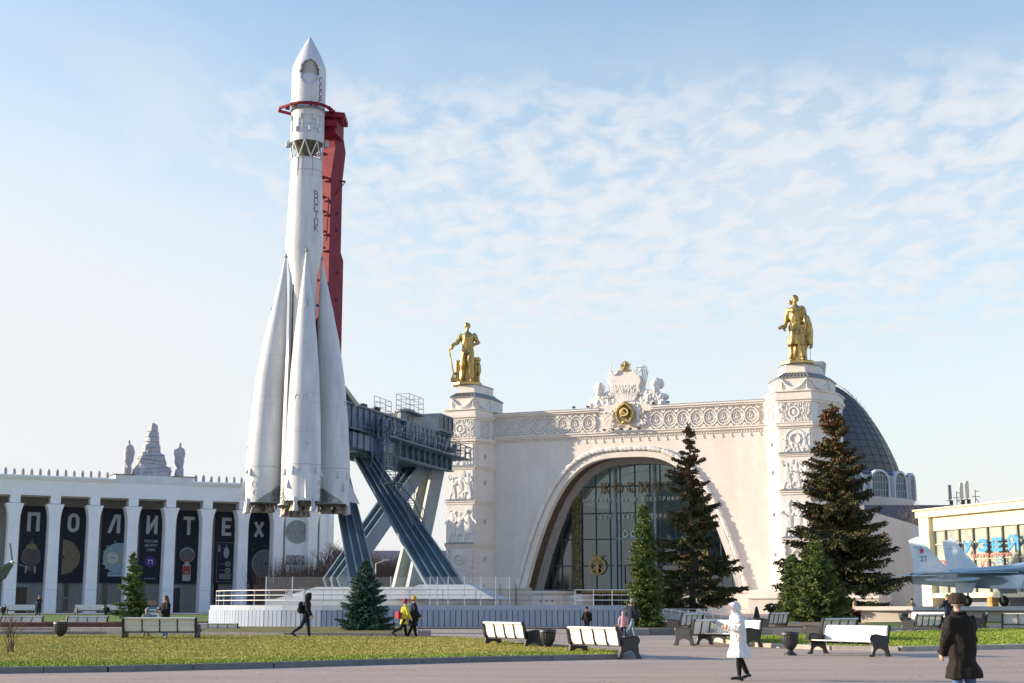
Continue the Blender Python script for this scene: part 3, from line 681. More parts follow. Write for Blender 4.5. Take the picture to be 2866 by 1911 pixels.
MB(PI_).prism(inset(outl, -.06*sg), .46, .53).build('base_ledge', conc, plf)
def walk(poly, step, closed=False):
    o = []; P2 = [Vector(p) for p in poly]
    for a, b in zip(P2, P2[1:]):
        n = max(1, round((b-a).length/step))
        for i in range(n): o.append((a+(b-a)*i/n, a+(b-a)*(i+1)/n))
    return o
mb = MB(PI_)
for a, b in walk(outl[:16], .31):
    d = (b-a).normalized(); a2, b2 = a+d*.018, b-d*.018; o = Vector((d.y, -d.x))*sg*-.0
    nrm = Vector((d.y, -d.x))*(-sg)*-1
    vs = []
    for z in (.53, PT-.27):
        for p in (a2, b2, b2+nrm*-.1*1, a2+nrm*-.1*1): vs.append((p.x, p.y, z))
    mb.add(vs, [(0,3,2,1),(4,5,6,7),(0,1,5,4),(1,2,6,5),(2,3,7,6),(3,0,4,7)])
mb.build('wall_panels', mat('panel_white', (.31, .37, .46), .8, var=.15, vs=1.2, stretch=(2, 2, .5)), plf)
# concrete mounds for the legs
m = MB(PI_)
m.prism([(-17.2, 101), (-4.6, 99), (-1.5, 99.5), (-1, 112), (-17, 114)], PT, 2.15)
m.prism([(-16.6, 101.4), (-6.2, 100.6), (-5.0, 110.5), (-16.2, 113)], 2.15, 3.0, [(-14.0, 103.4), (-6.5, 103), (-6.0, 108.5), (-13.6, 110)])
m.prism([(-8.3, 98.6), (-1.2, 98.4), (-.2, 107.5), (-7.2, 108.6)], 2.15, 3.15, [(-6.6, 102.0), (-3.0, 102.0), (-2.4, 105.4), (-6.2, 105.8)])
m.build('leg_footing', conc, plf); m = MB(PI_); m.prism([(-13, 127), (-6, 127), (-6, 136), (-13, 136)], PT, 2.6, [(-12, 129), (-7.4, 129), (-7.4, 134.8), (-12, 134.8)])
m.build('leg_footing', conc, plf)
# railings round the platform
rw = mat('rail_white', (.75, .74, .70), .5)
def prail(pts, hh, step, nb, r, m_, name, z0=PT):
    mb = MB(PI_)
    for a, b in zip(pts, pts[1:]):
        a, b = Vector((*a, z0)), Vector((*b, z0)); n = max(1, round((b-a).length/step))
        for i in range(n+1): p = a+(b-a)*i/n; mb.bar(p, p+Vector((0, 0, hh)), r*2.2)
        for k in range(nb): o = Vector((0, 0, hh*(k+1)/nb)); mb.bar(a+o, b+o, r*2)
    return mb.build(name, m_, plf)
ri = inset(outl, .3*sg)
prail(ri[1:13], .84, 1.35, 3, .018, rw, 'railing'); prail([ri[1], ((-11.5), ri[1][1])], .84, 1.7, 3, .016, railm, 'railing')
prail([(ri[1][0], ri[1][1]), (3.5, ri[0][1])], .84, 1.75, 3, .014, railm, 'railing')
prail([(3.5, ri[0][1]), (6.6, ri[0][1])], .84, 1.0, 3, .02, rw, 'railing')
m = MB(PI_)
for x in (-15.0, -13.4, -11, -7.4, -5.0, -4.55, -3.9, -2.9, -1.9, -1.0, -.15): m.bar((x, 88, PT), (x, 88, PT+1.72), .06)
m.build('glass_post', rw, plf)
gl = bpy.data.materials.new('clear_glass'); gl.use_nodes = True; t = gl.node_tree; b = t.nodes['Principled BSDF']; t.nodes.remove(b)
tr = N(t, 'ShaderNodeBsdfTransparent'); gs = N(t, 'ShaderNodeBsdfGlossy'); gs.inputs['Roughness'].default_value = .03; mx = N(t, 'ShaderNodeMixShader'); mx.inputs[0].default_value = .05
tr.inputs[0].default_value = (.97, .985, .99, 1); t.links.new(tr.outputs[0], mx.inputs[1]); t.links.new(gs.outputs[0], mx.inputs[2]); t.links.new(mx.outputs[0], t.nodes['Material Output'].inputs[0])
MB(PI_).b2(-15, -.15, 88.0, 88.02, PT+.1, PT+1.7).build('glass_barrier', gl, plf)
MB(PI_).box((-12.4, 80.6, PT+.62), (.28, .1, .3)).build('notice_box', rw, plf)
# ================================================================ COLONNADED PAVILION (left)
LA = math.atan2(12.3, 24); lf = Frame(-54, 150, .9, LA)
stucco = mat('stucco_white', (.86, .87, .88), .85, var=.07, vs=.5, bump=.08, bs=6)
stucco2 = mat('stucco_cream', (.50, .49, .46), .85, var=.12, vs=.6, bump=.08, bs=6)
lp = empty('colonnade_pavilion', lf.o, LA, 'long white pavilion with tall flared columns and dark banners between them', 'building')
ZC, ZT, ZL = 11.45, 14.45, 12.35                     # capital, roof cornice, lintel
colx = [1.72+4.13*i for i in range(9)]; X0, X1 = -9., 37.3
MB().b2(X0, X1, 0, 9, ZL, ZT-.42).build('entablature', stucco, lp)
m = MB(); m.b2(X0, 12.0, -.16, 9.2, ZT-.42, ZT-.22); m.b2(X0, 12.0, -.34, 9.2, ZT-.22, ZT); m.b2(20.6, X1+.3, -.16, 9.2, ZT-.42, ZT-.22); m.b2(20.6, X1+.4, -.34, 9.2, ZT-.22, ZT); m.build('cornice', stucco, lp)
m = MB(); m.b2(12.0, 20.6, -.05, 6, ZT-.42, ZT+.45); m.build('parapet_block', mat('stucco_stained', (.78, .80, .82), .85, var=.22, vs=.8, bump=.1, bs=6), lp)
m = MB(); m.b2(11.8, 14.2, -.16, 6.1, ZT+.45, ZT+.53); m.b2(18.2, 20.8, -.16, 6.1, ZT+.45, ZT+.53); m.build('parapet_coping', mat('coping_brown', (.20, .18, .13), .8), lp)
for cx_ in colx:
    m = MB(); sec = [(0, .62), (2.0, .60), (6, .56), (9.3, .56), (10.2, .60), (10.8, .70), (11.25, .84), (11.45, .90)]
    m.loft([[(cx_-w_, -.15-(w_-.56)*.3, z), (cx_+w_, -.15-(w_-.56)*.3, z), (cx_+w_, 1.4, z), (cx_-w_, 1.4, z)] for z, w_ in sec])
    c_ = m.build('column', stucco, lp); 
    MB().b2(cx_-.52, cx_+.52, -.04, 1.4, ZC+.06, ZL).build('column_block', stucco, c_); MB().b2(cx_-.86, cx_+.86, -.02, 1.3, ZC, ZC+.06).build('column_joint', mat('joint_dark', (.12, .12, .13), .9), c_)
    MB().b2(cx_-.602, cx_+.602, -.17, .2, 2.42, 2.45).build('column_seam', mat('seam_soft', (.42, .44, .47), .9), c_)
# back wall in the porch
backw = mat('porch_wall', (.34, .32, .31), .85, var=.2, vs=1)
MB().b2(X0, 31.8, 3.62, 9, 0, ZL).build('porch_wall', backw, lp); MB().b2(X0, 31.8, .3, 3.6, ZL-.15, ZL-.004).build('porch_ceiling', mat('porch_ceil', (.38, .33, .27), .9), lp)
MB().b2(31.8, X1, .9, 9, 0, ZL-.01).build('end_wall', stucco, lp); MB().b2(35.6, X1, -.1, 9, 0, ZL-.02).build('end_pier', stucco, lp); MB().b2(36.6, X1-.1, -.22, -.1, 0, ZL-.4).build('end_pilaster', stucco, lp)
MB().b2(X0, -1.2, .9, 3.6, 0, ZL-.01).build('end_wall', stucco, lp); MB().b2(X0, X1, -1.2, 3.6, -.5, 0).build('porch_floor', backw, lp)
bronze = mat('door_bronze', (.10, .075, .05), .4, metal=.5, var=.4, vs=3); glassd = mat('door_glass', (.03, .035, .04), .1)
stl = mat('relief_grey', (.38, .375, .38), .8, var=.3, vs=3)
for i in range(7):
    xc = (colx[i]+colx[i+1])/2-.65; px_ = []
    # glazed doors or panelled reliefs under the banners
    if i in (0, 4):
        MB().b2(xc-1.1, xc+1.1, 3.5, 3.6, 0, 3.1).build('door_frame', stl, lp); d = MB().b2(xc-.85, xc+.85, 3.42, 3.5, 0, 2.75).build('entrance_door', mat('door_dark', (.035, .03, .03), .4), lp)
        m = MB()
        for xx in (-.55, -.18, .18, .55): m.b2(xc+xx-.03, xc+xx+.03, 3.38, 3.42, .4, 2.5)
        for zz_ in (.4, .95, 1.5, 2.0, 2.5): m.b2(xc-.7, xc+.7, 3.38, 3.42, zz_-.025, zz_+.025)
        m.build('door_grille', bronze, d)
        m = MB()
        for k in range(9): m.torus((xc-1.05+k*.26, 3.45, 3.42), .11, .03, 10, 4)
        m.build('transom_ornament', stl, lp)
    else:
        MB().b2(xc-1.3, xc+.35, 3.5, 3.6, .3, 3.3).build('relief_panel', stl, lp)
        m = MB(); m.b2(xc-1.15, xc+.2, 3.44, 3.5, 1.2, 1.25); m.b2(xc-1.15, xc+.2, 3.44, 3.5, .95, 1.0); m.torus((xc-.45, 3.46, 2.2), .45, .05, 16, 4); m.torus((xc-.45, 3.46, 2.3), .2, .05, 12, 4)
        m.bar((xc-.9, 3.46, 1.4), (xc-.5, 3.46, 3.0), .07); m.bar((xc, 3.46, 1.4), (xc-.4, 3.46, 3.0), .07); m.build('relief_ornament', stl, lp)
        w_ = MB().b2(xc+.6, xc+1.05, 3.5, 3.6, .3, 3.2).build('window', glassd, lp); MB().b2(xc+.55, xc+1.1, 3.47, 3.5, 1.55, 1.65).build('window_bar', stl, w_)
# tree medallion, lattice and panel on the end wall
def medallion(cx_, cz, r, y=.88, stump=True):
    mb = MB(); mb.rev([(r, 0), (r, .04), (.01, .04)], 40); mb.v = [(cx_+a, y-c, cz+b) for a, b, c in mb.v]; o = mb.build('medallion', stl, lp)
    m = MB(); rr = random.Random(5)
    def br(x, z, a, l, w_, d):
        x2, z2 = x+math.cos(a)*l, z+math.sin(a)*l
        if (x2-cx_)**2+(z2-cz)**2 > (r*.94)**2: return
        m.bar((x, y-.07, z), (x2, y-.07, z2), w_, .05)
        if d > 0:
            for da in (-.6, -.05, .55): br(x2, z2, a+da+rr.uniform(-.2, .2), l*.72, w_*.8, d-1)
    br(cx_, cz-r*.9, math.pi/2, r*.5, .13, 5); m.torus((cx_, y-.06, cz), r*.96, .05, 40, 4); m.build('medallion_tree', mat('relief_pale', (.42, .42, .43), .8), o)
medallion(33.15, lf.px(812, 1485, .9)[1]-.1, 1.35); medallion(-1.1-1.2, 9.6, 1.3)
lz = lf.px(807, 1567, .9)[1]; lt = MB().b2(32.0, 34.1, .86, .9, lz-.6, lz+.6).build('lattice_panel', mat('lattice_dark', (.10, .11, .12), .7), lp)
m = MB()
for sx in (-1, 1):
    for q in (.15, .3, .42): m.torus((33.05+sx*.55, .83, lz), q, .028, 18, 4)
for sx in (-1, 0, 1): m.torus((33.05+sx*.9, .83, lz+.3), .18, .025, 12, 4)
m.b2(32.0, 34.1, .82, .86, lz+.54, lz+.6); m.b2(32.0, 34.1, .82, .86, lz-.6, lz-.54); m.build('lattice_scroll', stucco, lt)
m = MB(); z5 = lf.px(807, 1655, .9)[1]
m.b2(32.0, 34.0, .87, .9, z5+.5, z5+.54); m.b2(32.0, 32.04, .87, .9, 0.3, z5+.5); m.b2(33.96, 34.0, .87, .9, .3, z5+.5); m.build('panel_outline', stl, lp)
# roofline finials (wrapped) - one part each
fin0 = None; xs = [.55+.865*i*1.02 for i in range(-9, 14)]; xs = [x for x in xs if x < 11.7]+[20.9+.0+.87*i for i in range(0, 18)]
for i, x in enumerate(xs):
    if fin0 is None:
        fin0 = MB().rev([(.17, 0), (.19, .25), (.17, .5), (.10, .68), (.03, .76)], 8).build('roof_finial', mat('wrap_grey', (.42, .42, .46), .9, var=.2, vs=3, bump=.4, bs=10), lp, loc=(x, .1, ZT)); o = fin0
    else: o = fin0.copy(); col.objects.link(o); o.location = (x, .1, ZT)
    o.rotation_euler = (0, 0, random.uniform(0, 6)); o.scale = (1, 1, random.uniform(.92, 1.08))
# wrapped sculptures on the roof
wrap = mat('wrap_cloth', (.46, .45, .47), .85, var=.15, vs=1.2, bump=.5, bs=5)
def wrapped(name, rings, loc, label, vox, cat='statue', disp=.1, rop=True):
    e = empty(name, lf.M @ Vector(loc), LA, label, cat); mb = MB()
    for grp in rings: mb.loft([[(x+a*math.copysign(abs(math.cos(t))**.8, math.cos(t)), b*math.copysign(abs(math.sin(t))**.8, math.sin(t)), z) for t in (2*math.pi*i/20 for i in range(20))] for z, x, a, b in grp])
    o = remesh(mb, 'wrapped_cloth', wrap, e, vox, 1, disp, .3)
    return e, o
zc_ = ZT+.42
e, o = wrapped('wrapped_sculpture', [[(0, 0, 2.28, 1.4), (.9, 0, 2.25, 1.3), (1.25, 0, 1.9, 1.1)], [(1.1, 0, 1.62, 1.1), (2.2, 0, 1.6, 1.0), (2.75, -.1, 1.25, .8)], [(2.6, 0, .95, .8), (3.6, 0, .9, .75), (3.7, .05, .78, .6)], [(3.6, .03, .75, .6), (5.0, .08, .6, .5), (5.7, .1, .42, .4), (6.2, .12, .12, .12)]], (16.25, 2, zc_), 'tall stepped monument wrapped in pale cloth, largest of three on the roof', .09, 'sculpture', .16)
m = MB(); rr = random.Random(2)
for z, a, b in ((.5, 2.3, 1.35), (.95, 2.25, 1.3), (1.5, 1.62, 1.05), (1.9, 1.64, 1.05), (2.4, 1.5, 1.0), (2.9, .95, .8), (3.3, .93, .8), (4.0, .76, .6), (4.6, .68, .55), (5.2, .56, .46)):
    t1 = rr.uniform(-.12, .12); m.tube([(a*1.03*math.cos(t), b*1.03*math.sin(t), z+t1*math.cos(t)*a) for t in (2*math.pi*i/24 for i in range(25))], .028, 4)
m.build('rope', mat('rope_grey', (.22, .22, .25), .9), e)
def wst(x, s, label):
    zz0 = ZT+.53
    e, o = wrapped('wrapped_statue', [[(0, 0, .52, .5), (.85, 0, .46, .45), (.9, 0, .3, .3)], [(.8, 0, .30, .3), (1.6, .05*s, .5, .38), (2.5, .1*s, .62, .42), (3.1, .12*s, .55, .36), (3.3, .1*s, .25, .25), (3.4, .05*s, .13, .15), (3.75, .05*s, .14, .16), (3.9, .05*s, .05, .05)]], (x, 1.2, zz0), label, .06, 'statue', .13)
wst(13.5, 1, 'smaller cloth wrapped statue left of the tall wrapped monument'); wst(19.3, -1, 'smaller cloth wrapped statue right of the tall wrapped monument')
# banners
bdark = mat('banner_navy', (.022, .025, .042), .75, var=.2, vs=.8); blet = mat('banner_letter', (.55, .57, .60), .7)
BW = 2.62; zbt, zbb = 11.42, 3.25
words = {0: 'П', 1: 'О', 2: 'Л', 3: 'И', 4: 'Т', 5: 'Е', 6: 'Х'}
pics = ['a brass bell jar flask', 'half of a brass disc', 'a pale blue watch', 'a violet hexagon badge', 'a red coffee machine', 'a framed electrical apparatus', 'a grey dial']
gold = mat('pic_brass', (.30, .25, .15), .7, var=.4, vs=3); gcol = lambda n, c: mat('pic_'+n, tuple(min(.7, x*1.55) for x in c), .7, var=.2, vs=2)
for i in range(7):
    cxs = [4.22, 8.42, lf.px(318, 1500, 3.4)[0], lf.px(424, 1500, 3.4)[0], lf.px(527, 1500, 3.4)[0], lf.px(633, 1500, 3.4)[0], lf.px(724, 1500, 3.4)[0]][i]
    loc = lf.M @ Vector((cxs, 3.36, zbb)); b = empty('banner', loc, LA, 'dark hanging banner with a pale letter %s above %s' % (words[i], pics[i]), 'banner', 'dark letter banners between the columns')
    H_ = zbt-zbb; MB().b2(-BW/2, BW/2, 0, .05, 0, H_).build('banner_cloth', bdark, b)
    hh = 2.05; ww = {0: 1.30, 1: 1.25, 2: 1.32, 3: 1.25, 4: 1.25, 5: 1.12, 6: 1.3}[i]; letter(words[i], 'banner_letter', blet, b, 0, H_-2.72-(.22 if i == 6 else 0), ww*1.0, hh*1.0, .37, 0, .02)
    def disc(x, z, r, m_, y, n=36, a0=0, a1=2*math.pi, sx=1.):
        mb = MB(); pts = [(x+sx*r*math.cos(a0+(a1-a0)*k/n), z+r*math.sin(a0+(a1-a0)*k/n)) for k in range(n+(0 if a1-a0 > 6.28 else 1))]; mb.slab(pts, y-.008, y); return mb.build('banner_picture', m_, b)
    def ring(x, z, r, th, m_, y, a0=0, a1=None, sx=1.):
        mb = MB(); a1_ = 2*math.pi if a1 is None else a1; n = 40
        for k in range(n):
            p = a0+(a1_-a0)*k/n; q = a0+(a1_-a0)*(k+1)/n
            mb.slab([(x+sx*r*math.cos(p), z+r*math.sin(p)), (x+sx*r*math.cos(q), z+r*math.sin(q)), (x+sx*(r+th)*math.cos(q), z+(r+th)*math.sin(q)), (x+sx*(r+th)*math.cos(p), z+(r+th)*math.sin(p))], y-.008, y)
        return mb.build('banner_picture', m_, b)
    def rct(x0, x1, z0_, z1, m_, y): return MB().b2(x0, x1, y-.008, y, z0_, z1).build('banner_picture', m_, b)
    gr = gcol('grey', (.16, .17, .17)); gr2 = gcol('grey2', (.28, .29, .29)); dk = gcol('dark', (.04, .04, .05))
    if i == 0:
        disc(-.05, 2.75, 1.02, gcol('glass', (.075, .075, .085)), -.005); ring(-.05, 2.75, .95, .07, gr, -.016, R(20), R(160)); ring(-.05, 2.75, .95, .07, gr, -.016, R(190), R(235)); ring(-.05, 2.75, .95, .07, gr, -.016, R(305), R(350))
        disc(-.05, 3.55, .62, gold, -.02, a0=0, a1=math.pi); rct(-.45, .42, 1.2, 2.0, gcol('wood', (.10, .06, .045)), -.024); rct(-.6, -.45, 1.0, 1.75, gr2, -.03); rct(.35, .5, 1.0, 1.75, gr2, -.03)
        for s in (-1, 1): m = MB(); m.bar((s*.4-.05, -.02, 3.7), (s*.85, -.02, 4.5), .06, .02); m.bar((s*.85, -.02, 4.5), (s*.6, -.02, 4.7), .06, .02); m.build('banner_picture', gold, b)
        rct(-.08, .0, 3.9, 4.6, gr, -.02); rct(-.5, .4, 2.5, 3.1, gcol('brown', (.09, .065, .05)), -.02)
    if i == 1:
        disc(-BW/2+.3, 2.75, 1.88, gold, -.005, a0=R(-90), a1=R(90))
        for q in (.35, .55, .75, .95, 1.15, 1.35, 1.55, 1.72): ring(-BW/2+.3, 2.75, q, .04, gcol('line', (.11, .09, .06)), -.016, R(-90), R(90))
        disc(-BW/2+.35, 2.75, .2, dk, -.02); m = MB(); m.bar((-BW/2+.3, -.02, 2.75), (.05, -.02, 1.3), .07, .02); m.bar((-.6, -.02, 1.15), (.3, -.02, 1.1), .2, .02); m.build('banner_picture', gcol('brightbrass', (.26, .20, .10)), b)
    if i == 2:
        disc(BW/2-.75, 2.75, 1.62, gcol('paleblue', (.22, .32, .37)), -.005, a0=R(88), a1=R(272)); rct(BW/2-.76, BW/2, 1.14, 4.37, gcol('paleblue', (.22, .32, .37)), -.006)
        disc(.0, 2.75, .68, gcol('face', (.42, .44, .48)), -.016); ring(0, 2.75, .66, .09, gcol('yellow', (.34, .33, .06)), -.024); rct(-.32, .3, 2.73, 2.77, dk, -.03); disc(0, 2.75, .06, dk, -.034)
        ring(1.25, 2.75, .5, .09, gcol('yellow', (.34, .33, .06)), -.024, R(110), R(250)); rct(-.45, BW/2, .7, 1.2, gcol('band', (.16, .30, .38)), -.026); rct(-.4, BW/2, .78, .86, gcol('white', (.5, .55, .6)), -.034)
        for x, z in ((-.75, 4.0), (-1.05, 3.4), (-1.1, 2.1), (-.8, 1.6), (.1, 4.5)): disc(x+.1, z, .1, gr2, -.02)
    if i == 3:
        for k, s_ in enumerate(('РОССИЯ', 'ДЕЛАЕТ', 'САМА')): text(s_, 'banner_text', blet, b, 0, 4.5-.48*k, .31, y=-.015, width=[1.45, 1.45, .98][k], ext=.005, bold=.01)
        disc(0, 2.35, .68, gcol('violet', (.07, .035, .20)), -.005, n=6, a0=R(30), a1=R(390)); letter('П', 'banner_text', gcol('white', (.5, .55, .6)), b, 0, 2.1, .5, .5, .11, 0, .02)
        text('POLYTECH.ONE', 'banner_text', blet, b, 0, .45, .15, y=-.015, width=1.2, ext=.005)
    if i == 4:
        rd = gcol('red', (.33, .035, .025)); crm = gcol('cream', (.36, .37, .30))
        ring(-.05, 3.2, .66, .2, rd, -.012, R(180), R(360)); ring(-.05, 3.2, .66, .16, gr2, -.014, R(20), R(160), 1.0); disc(-.05, 3.15, .66, gcol('hole', (.12, .12, .12)), -.005)
        rct(-.3, .22, 2.05, 2.45, crm, -.014); rct(-.5, .42, .3, 2.1, crm, -.02); rct(-.46, .36, .95, 1.95, rd, -.03); disc(-.03, 1.15, .22, gr2, -.04); disc(-.03, 1.15, .1, dk, -.05); m = MB(); m.torus((-.05, -.02, 3.2), .82, .045, 30, 4); m.build('banner_picture', gr2, b)
    if i == 5:
        m = MB()
        for a in ((-1.0, .95, 4.65, 4.68), (-1.0, -.97, .25, 4.65), (.93, .96, .25, 4.65), (-1.0, .96, .22, .26), (-.7, .3, 2.2, 2.23), (-.7, .3, 1.5, 1.53), (-.5, .2, 4.0, 4.03)): m.b2(a[0], a[1], -.012, -.004, a[2], a[3])
        m.build('banner_picture', gr2, b); disc(.08, 3.5, .62, gcol('bulb', (.30, .32, .38)), -.016, sx=.5); rct(-.14, .3, 3.1, 4.0, gcol('bulb', (.30, .32, .38)), -.018); m = MB(); m.slab([(-.02, 4.0), (.2, 4.0), (.09, 4.5)], -.02, -.012); m.build('banner_picture', gr2, b)
        rct(-.85, -.68, 3.6, 4.4, gr2, -.016); rct(-.6, -.57, 2.7, 3.9, gold, -.016)
        for z in (1.5, 2.25): disc(.3, z, .32, gr, -.02, sx=1.1); ring(.3, z, .1, .04, dk, -.03)
        rct(-.7, .75, .5, 1.15, gcol('brownbox', (.15, .125, .115)), -.016)
        for x in (-.3, .35): disc(x, .83, .27, gr, -.024); ring(x, .83, .16, .03, dk, -.032)
    if i == 6:
        cx2 = BW/2-.45
        disc(cx2, 2.35, 1.62, gr, -.005, a0=R(74), a1=R(286)); mb = MB().b2(cx2, BW/2, -.012, -.004, .8, 3.9); mb.build('banner_picture', gr, b)
        for q, th in ((1.52, .06), (1.25, .04), (1.0, .05), (.75, .03), (.5, .05)): ring(cx2, 2.35, q, th, gr2 if q > 1.4 else dk, -.016, R(90), R(270))
        disc(cx2+.1, 2.35, .14, dk, -.024); m = MB(); m.bar((-.75, -.02, 3.75), (-.45, -.02, 4.05), .2, .02); m.bar((.6, -.02, 4.4), (1.1, -.02, 4.4), .18, .02); m.build('banner_picture', gr2, b)
# ================================================================ FIGURES
def hand(mb, w, d, side, r=1., curl=.5, inward=Vector((0, 0, 0))):
    d = d.normalized(); x = Vector((side, 0, 0)) if abs(d.x) < .9 else Vector((0, -1, 0)); pn = (x-d*x.dot(d)).normalized()   # back of the hand
    wv = d.cross(pn).normalized()
    if wv.y > 0: wv = -wv                                                                                                     # thumb side = forward
    pl = w+d*.085*r
    mb.loft([[w+wv*a*.026*r+pn*b*.016*r for a, b in ((1,.6),(.6,1),(-.6,1),(-1,.6),(-1,-.6),(-.6,-1),(.6,-1),(1,-.6))], [pl+wv*a*.040*r+pn*b*.015*r for a, b in ((1,.6),(.6,1),(-.6,1),(-1,.6),(-1,-.6),(-.6,-1),(.6,-1),(1,-.6))]])
    for k, ln in enumerate((.072, .082, .076, .06)):
        p = pl+wv*(.029-.0195*k)*r-d*.01*r; c = curl; d1 = (d*math.cos(c)-pn*math.sin(c)).normalized(); d2 = (d*math.cos(c*2.2)-pn*math.sin(c*2.2)).normalized()
        q = p+d1*ln*.52*r; mb.tube([p, q, q+d2*ln*.55*r], [.0095*r, .009*r, .0072*r], 6)
    t = w+d*.028*r+wv*.028*r; q = t+(d*.6+wv*.75-pn*.2).normalized()*.036*r; mb.tube([t, q, q+(d*.9+wv*.25-pn*.4).normalized()*.032*r], [.012*r, .0105*r, .008*r], 6)
def skel(H, legs, arms, lean=0., hyaw=0., hpitch=0., twist=0.):
    s = H/1.75; J = {}
    def tl(p): p = Vector(p); return Vector((p.x, p.y-math.tan(R(lean))*(p.z-.93), p.z))
    J['pel'] = Vector((0, 0, .93)); J['neck'] = tl((0, 0, 1.48)); J['head'] = tl((0, 0, 1.635))+Vector((0, -.02, 0))
    for k, sd in enumerate((1, -1)):
        a, kn = R(legs[k][0]), R(legs[k][1]); sp = legs[k][2] if len(legs[k]) > 2 else 0
        h = Vector((sd*.092, 0, .90)); d1 = Vector((sd*math.sin(R(sp)), -math.sin(a), -math.cos(a))).normalized(); d2 = Vector((sd*math.sin(R(sp)), -math.sin(a-kn), -math.cos(a-kn))).normalized()
        k_ = h+d1*.42; an = k_+d2*.41; fp = R(legs[k][3]) if len(legs[k]) > 3 else 0
        J['hip', k], J['knee', k], J['ank', k] = h, k_, an; J['toe', k] = an+Vector((0, -.19*math.cos(fp), -.055-.19*math.sin(fp))); J['heel', k] = an+Vector((0, .055, -.06+.1*math.sin(fp)))
        sw, ab, el, inw = (R(v) for v in arms[k]); sh = tl((sd*.185, 0, 1.415)); u = Vector((sd*math.sin(ab), -math.sin(sw)*math.cos(ab), -math.cos(sw)*math.cos(ab)))
        f = Vector((sd*math.sin(ab-inw), -math.sin(sw+el)*math.cos(ab-inw), -math.cos(sw+el)*math.cos(ab-inw))).normalized()
        J['sh', k], J['el', k] = sh, sh+u*.28; J['wr', k] = J['el', k]+f*.245; J['fd', k] = f
    lo = min(min(J['toe', k].z, J['heel', k].z) for k in (0, 1))-.028
    for k in J: 
        if not (isinstance(k, tuple) and k[0] == 'fd'): J[k] = J[k]-Vector((0, 0, lo))
    J['s'] = s; J['lean'] = lean; J['z0'] = -lo; J['hr'] = Euler((R(-hpitch), 0, R(hyaw))).to_matrix()
    return J
def ering(J, z, rx_, ry_, n=18, dx=0., dy=0.):
    return [Vector((dx+rx_*math.cos(2*math.pi*i/n), dy-math.tan(R(J['lean']))*(max(z, .80)-.93)+ry_*math.sin(2*math.pi*i/n), z+J['z0'])) for i in range(n)]
TORSO = [(.84, .155, .112), (.95, .165, .12), (1.07, .138, .105), (1.22, .155, .118), (1.36, .178, .115), (1.43, .14, .085), (1.485, .062, .062)]
def body_mb(J, fat=0., fingers=True, headfat=0., curl=.5):
    mb = MB(); mb.loft([ering(J, z, a+fat, b+fat) for z, a, b in TORSO])
    hd, hr = J['head'], J['hr']; mb.tube([J['neck']-Vector((0, 0, .05)), hd-Vector((0, 0, .05))], [.058, .055], 10)
    mb.ell(hd+hr @ Vector((0, .012, .022)), (.074, .092, .098), 14, 10, hr); mb.ell(hd+hr @ Vector((0, -.03, -.045)), (.052, .058, .066), 12, 8, hr)
    mb.loft([[hd+hr @ Vector(p) for p in ((-.006, -.082, .03), (.006, -.082, .03), (.006, -.06, .03), (-.006, -.06, .03))], [hd+hr @ Vector(p) for p in ((-.014, -.108, -.018), (.014, -.108, -.018), (.014, -.06, -.02), (-.014, -.06, -.02))]])
    for sd in (-1, 1): mb.ell(hd+hr @ Vector((sd*.076, .012, -.005)), (.012, .02, .032), 8, 6, hr)
    for z_ in (-.052, -.064): mb.ell(hd+hr @ Vector((0, -.083, z_)), (.022, .012, .006), 8, 4, hr)
    for k in (0, 1):
        sd = (1, -1)[k]
        mb.tube([J['hip', k]+Vector((0, 0, .03)), (J['hip', k]*.6+J['knee', k]*.4), J['knee', k], J['knee', k]*.65+J['ank', k]*.35, J['ank', k]], [.088+fat, .074+fat, .052+fat, .052+fat, .034+fat], 12)
        mb.tube([J['heel', k], J['ank', k]*.5+J['toe', k]*.5-Vector((0, 0, .015)), J['toe', k]], [.034, .042, .03], 10, .8)
        mb.tube([J['sh', k]-Vector((sd*.03, 0, 0)), J['sh', k]*.5+J['el', k]*.5, J['el', k], J['wr', k]], [.056+fat, .048+fat, .038+fat, .026+fat*.5], 10)
        if fingers: hand(mb, J['wr', k], J['fd', k], (1, -1)[k], 1.05, curl)
        else: mb.ell(J['wr', k]+J['fd', k]*.07, (.045, .04, .07), 8, 6)
    return mb
skin = mat('skin', (.50, .29, .20), .55, var=.15, vs=8)
hairb = mat('hair_brown', (.07, .045, .03), .7, var=.4, vs=12, bump=.5, bs=30)
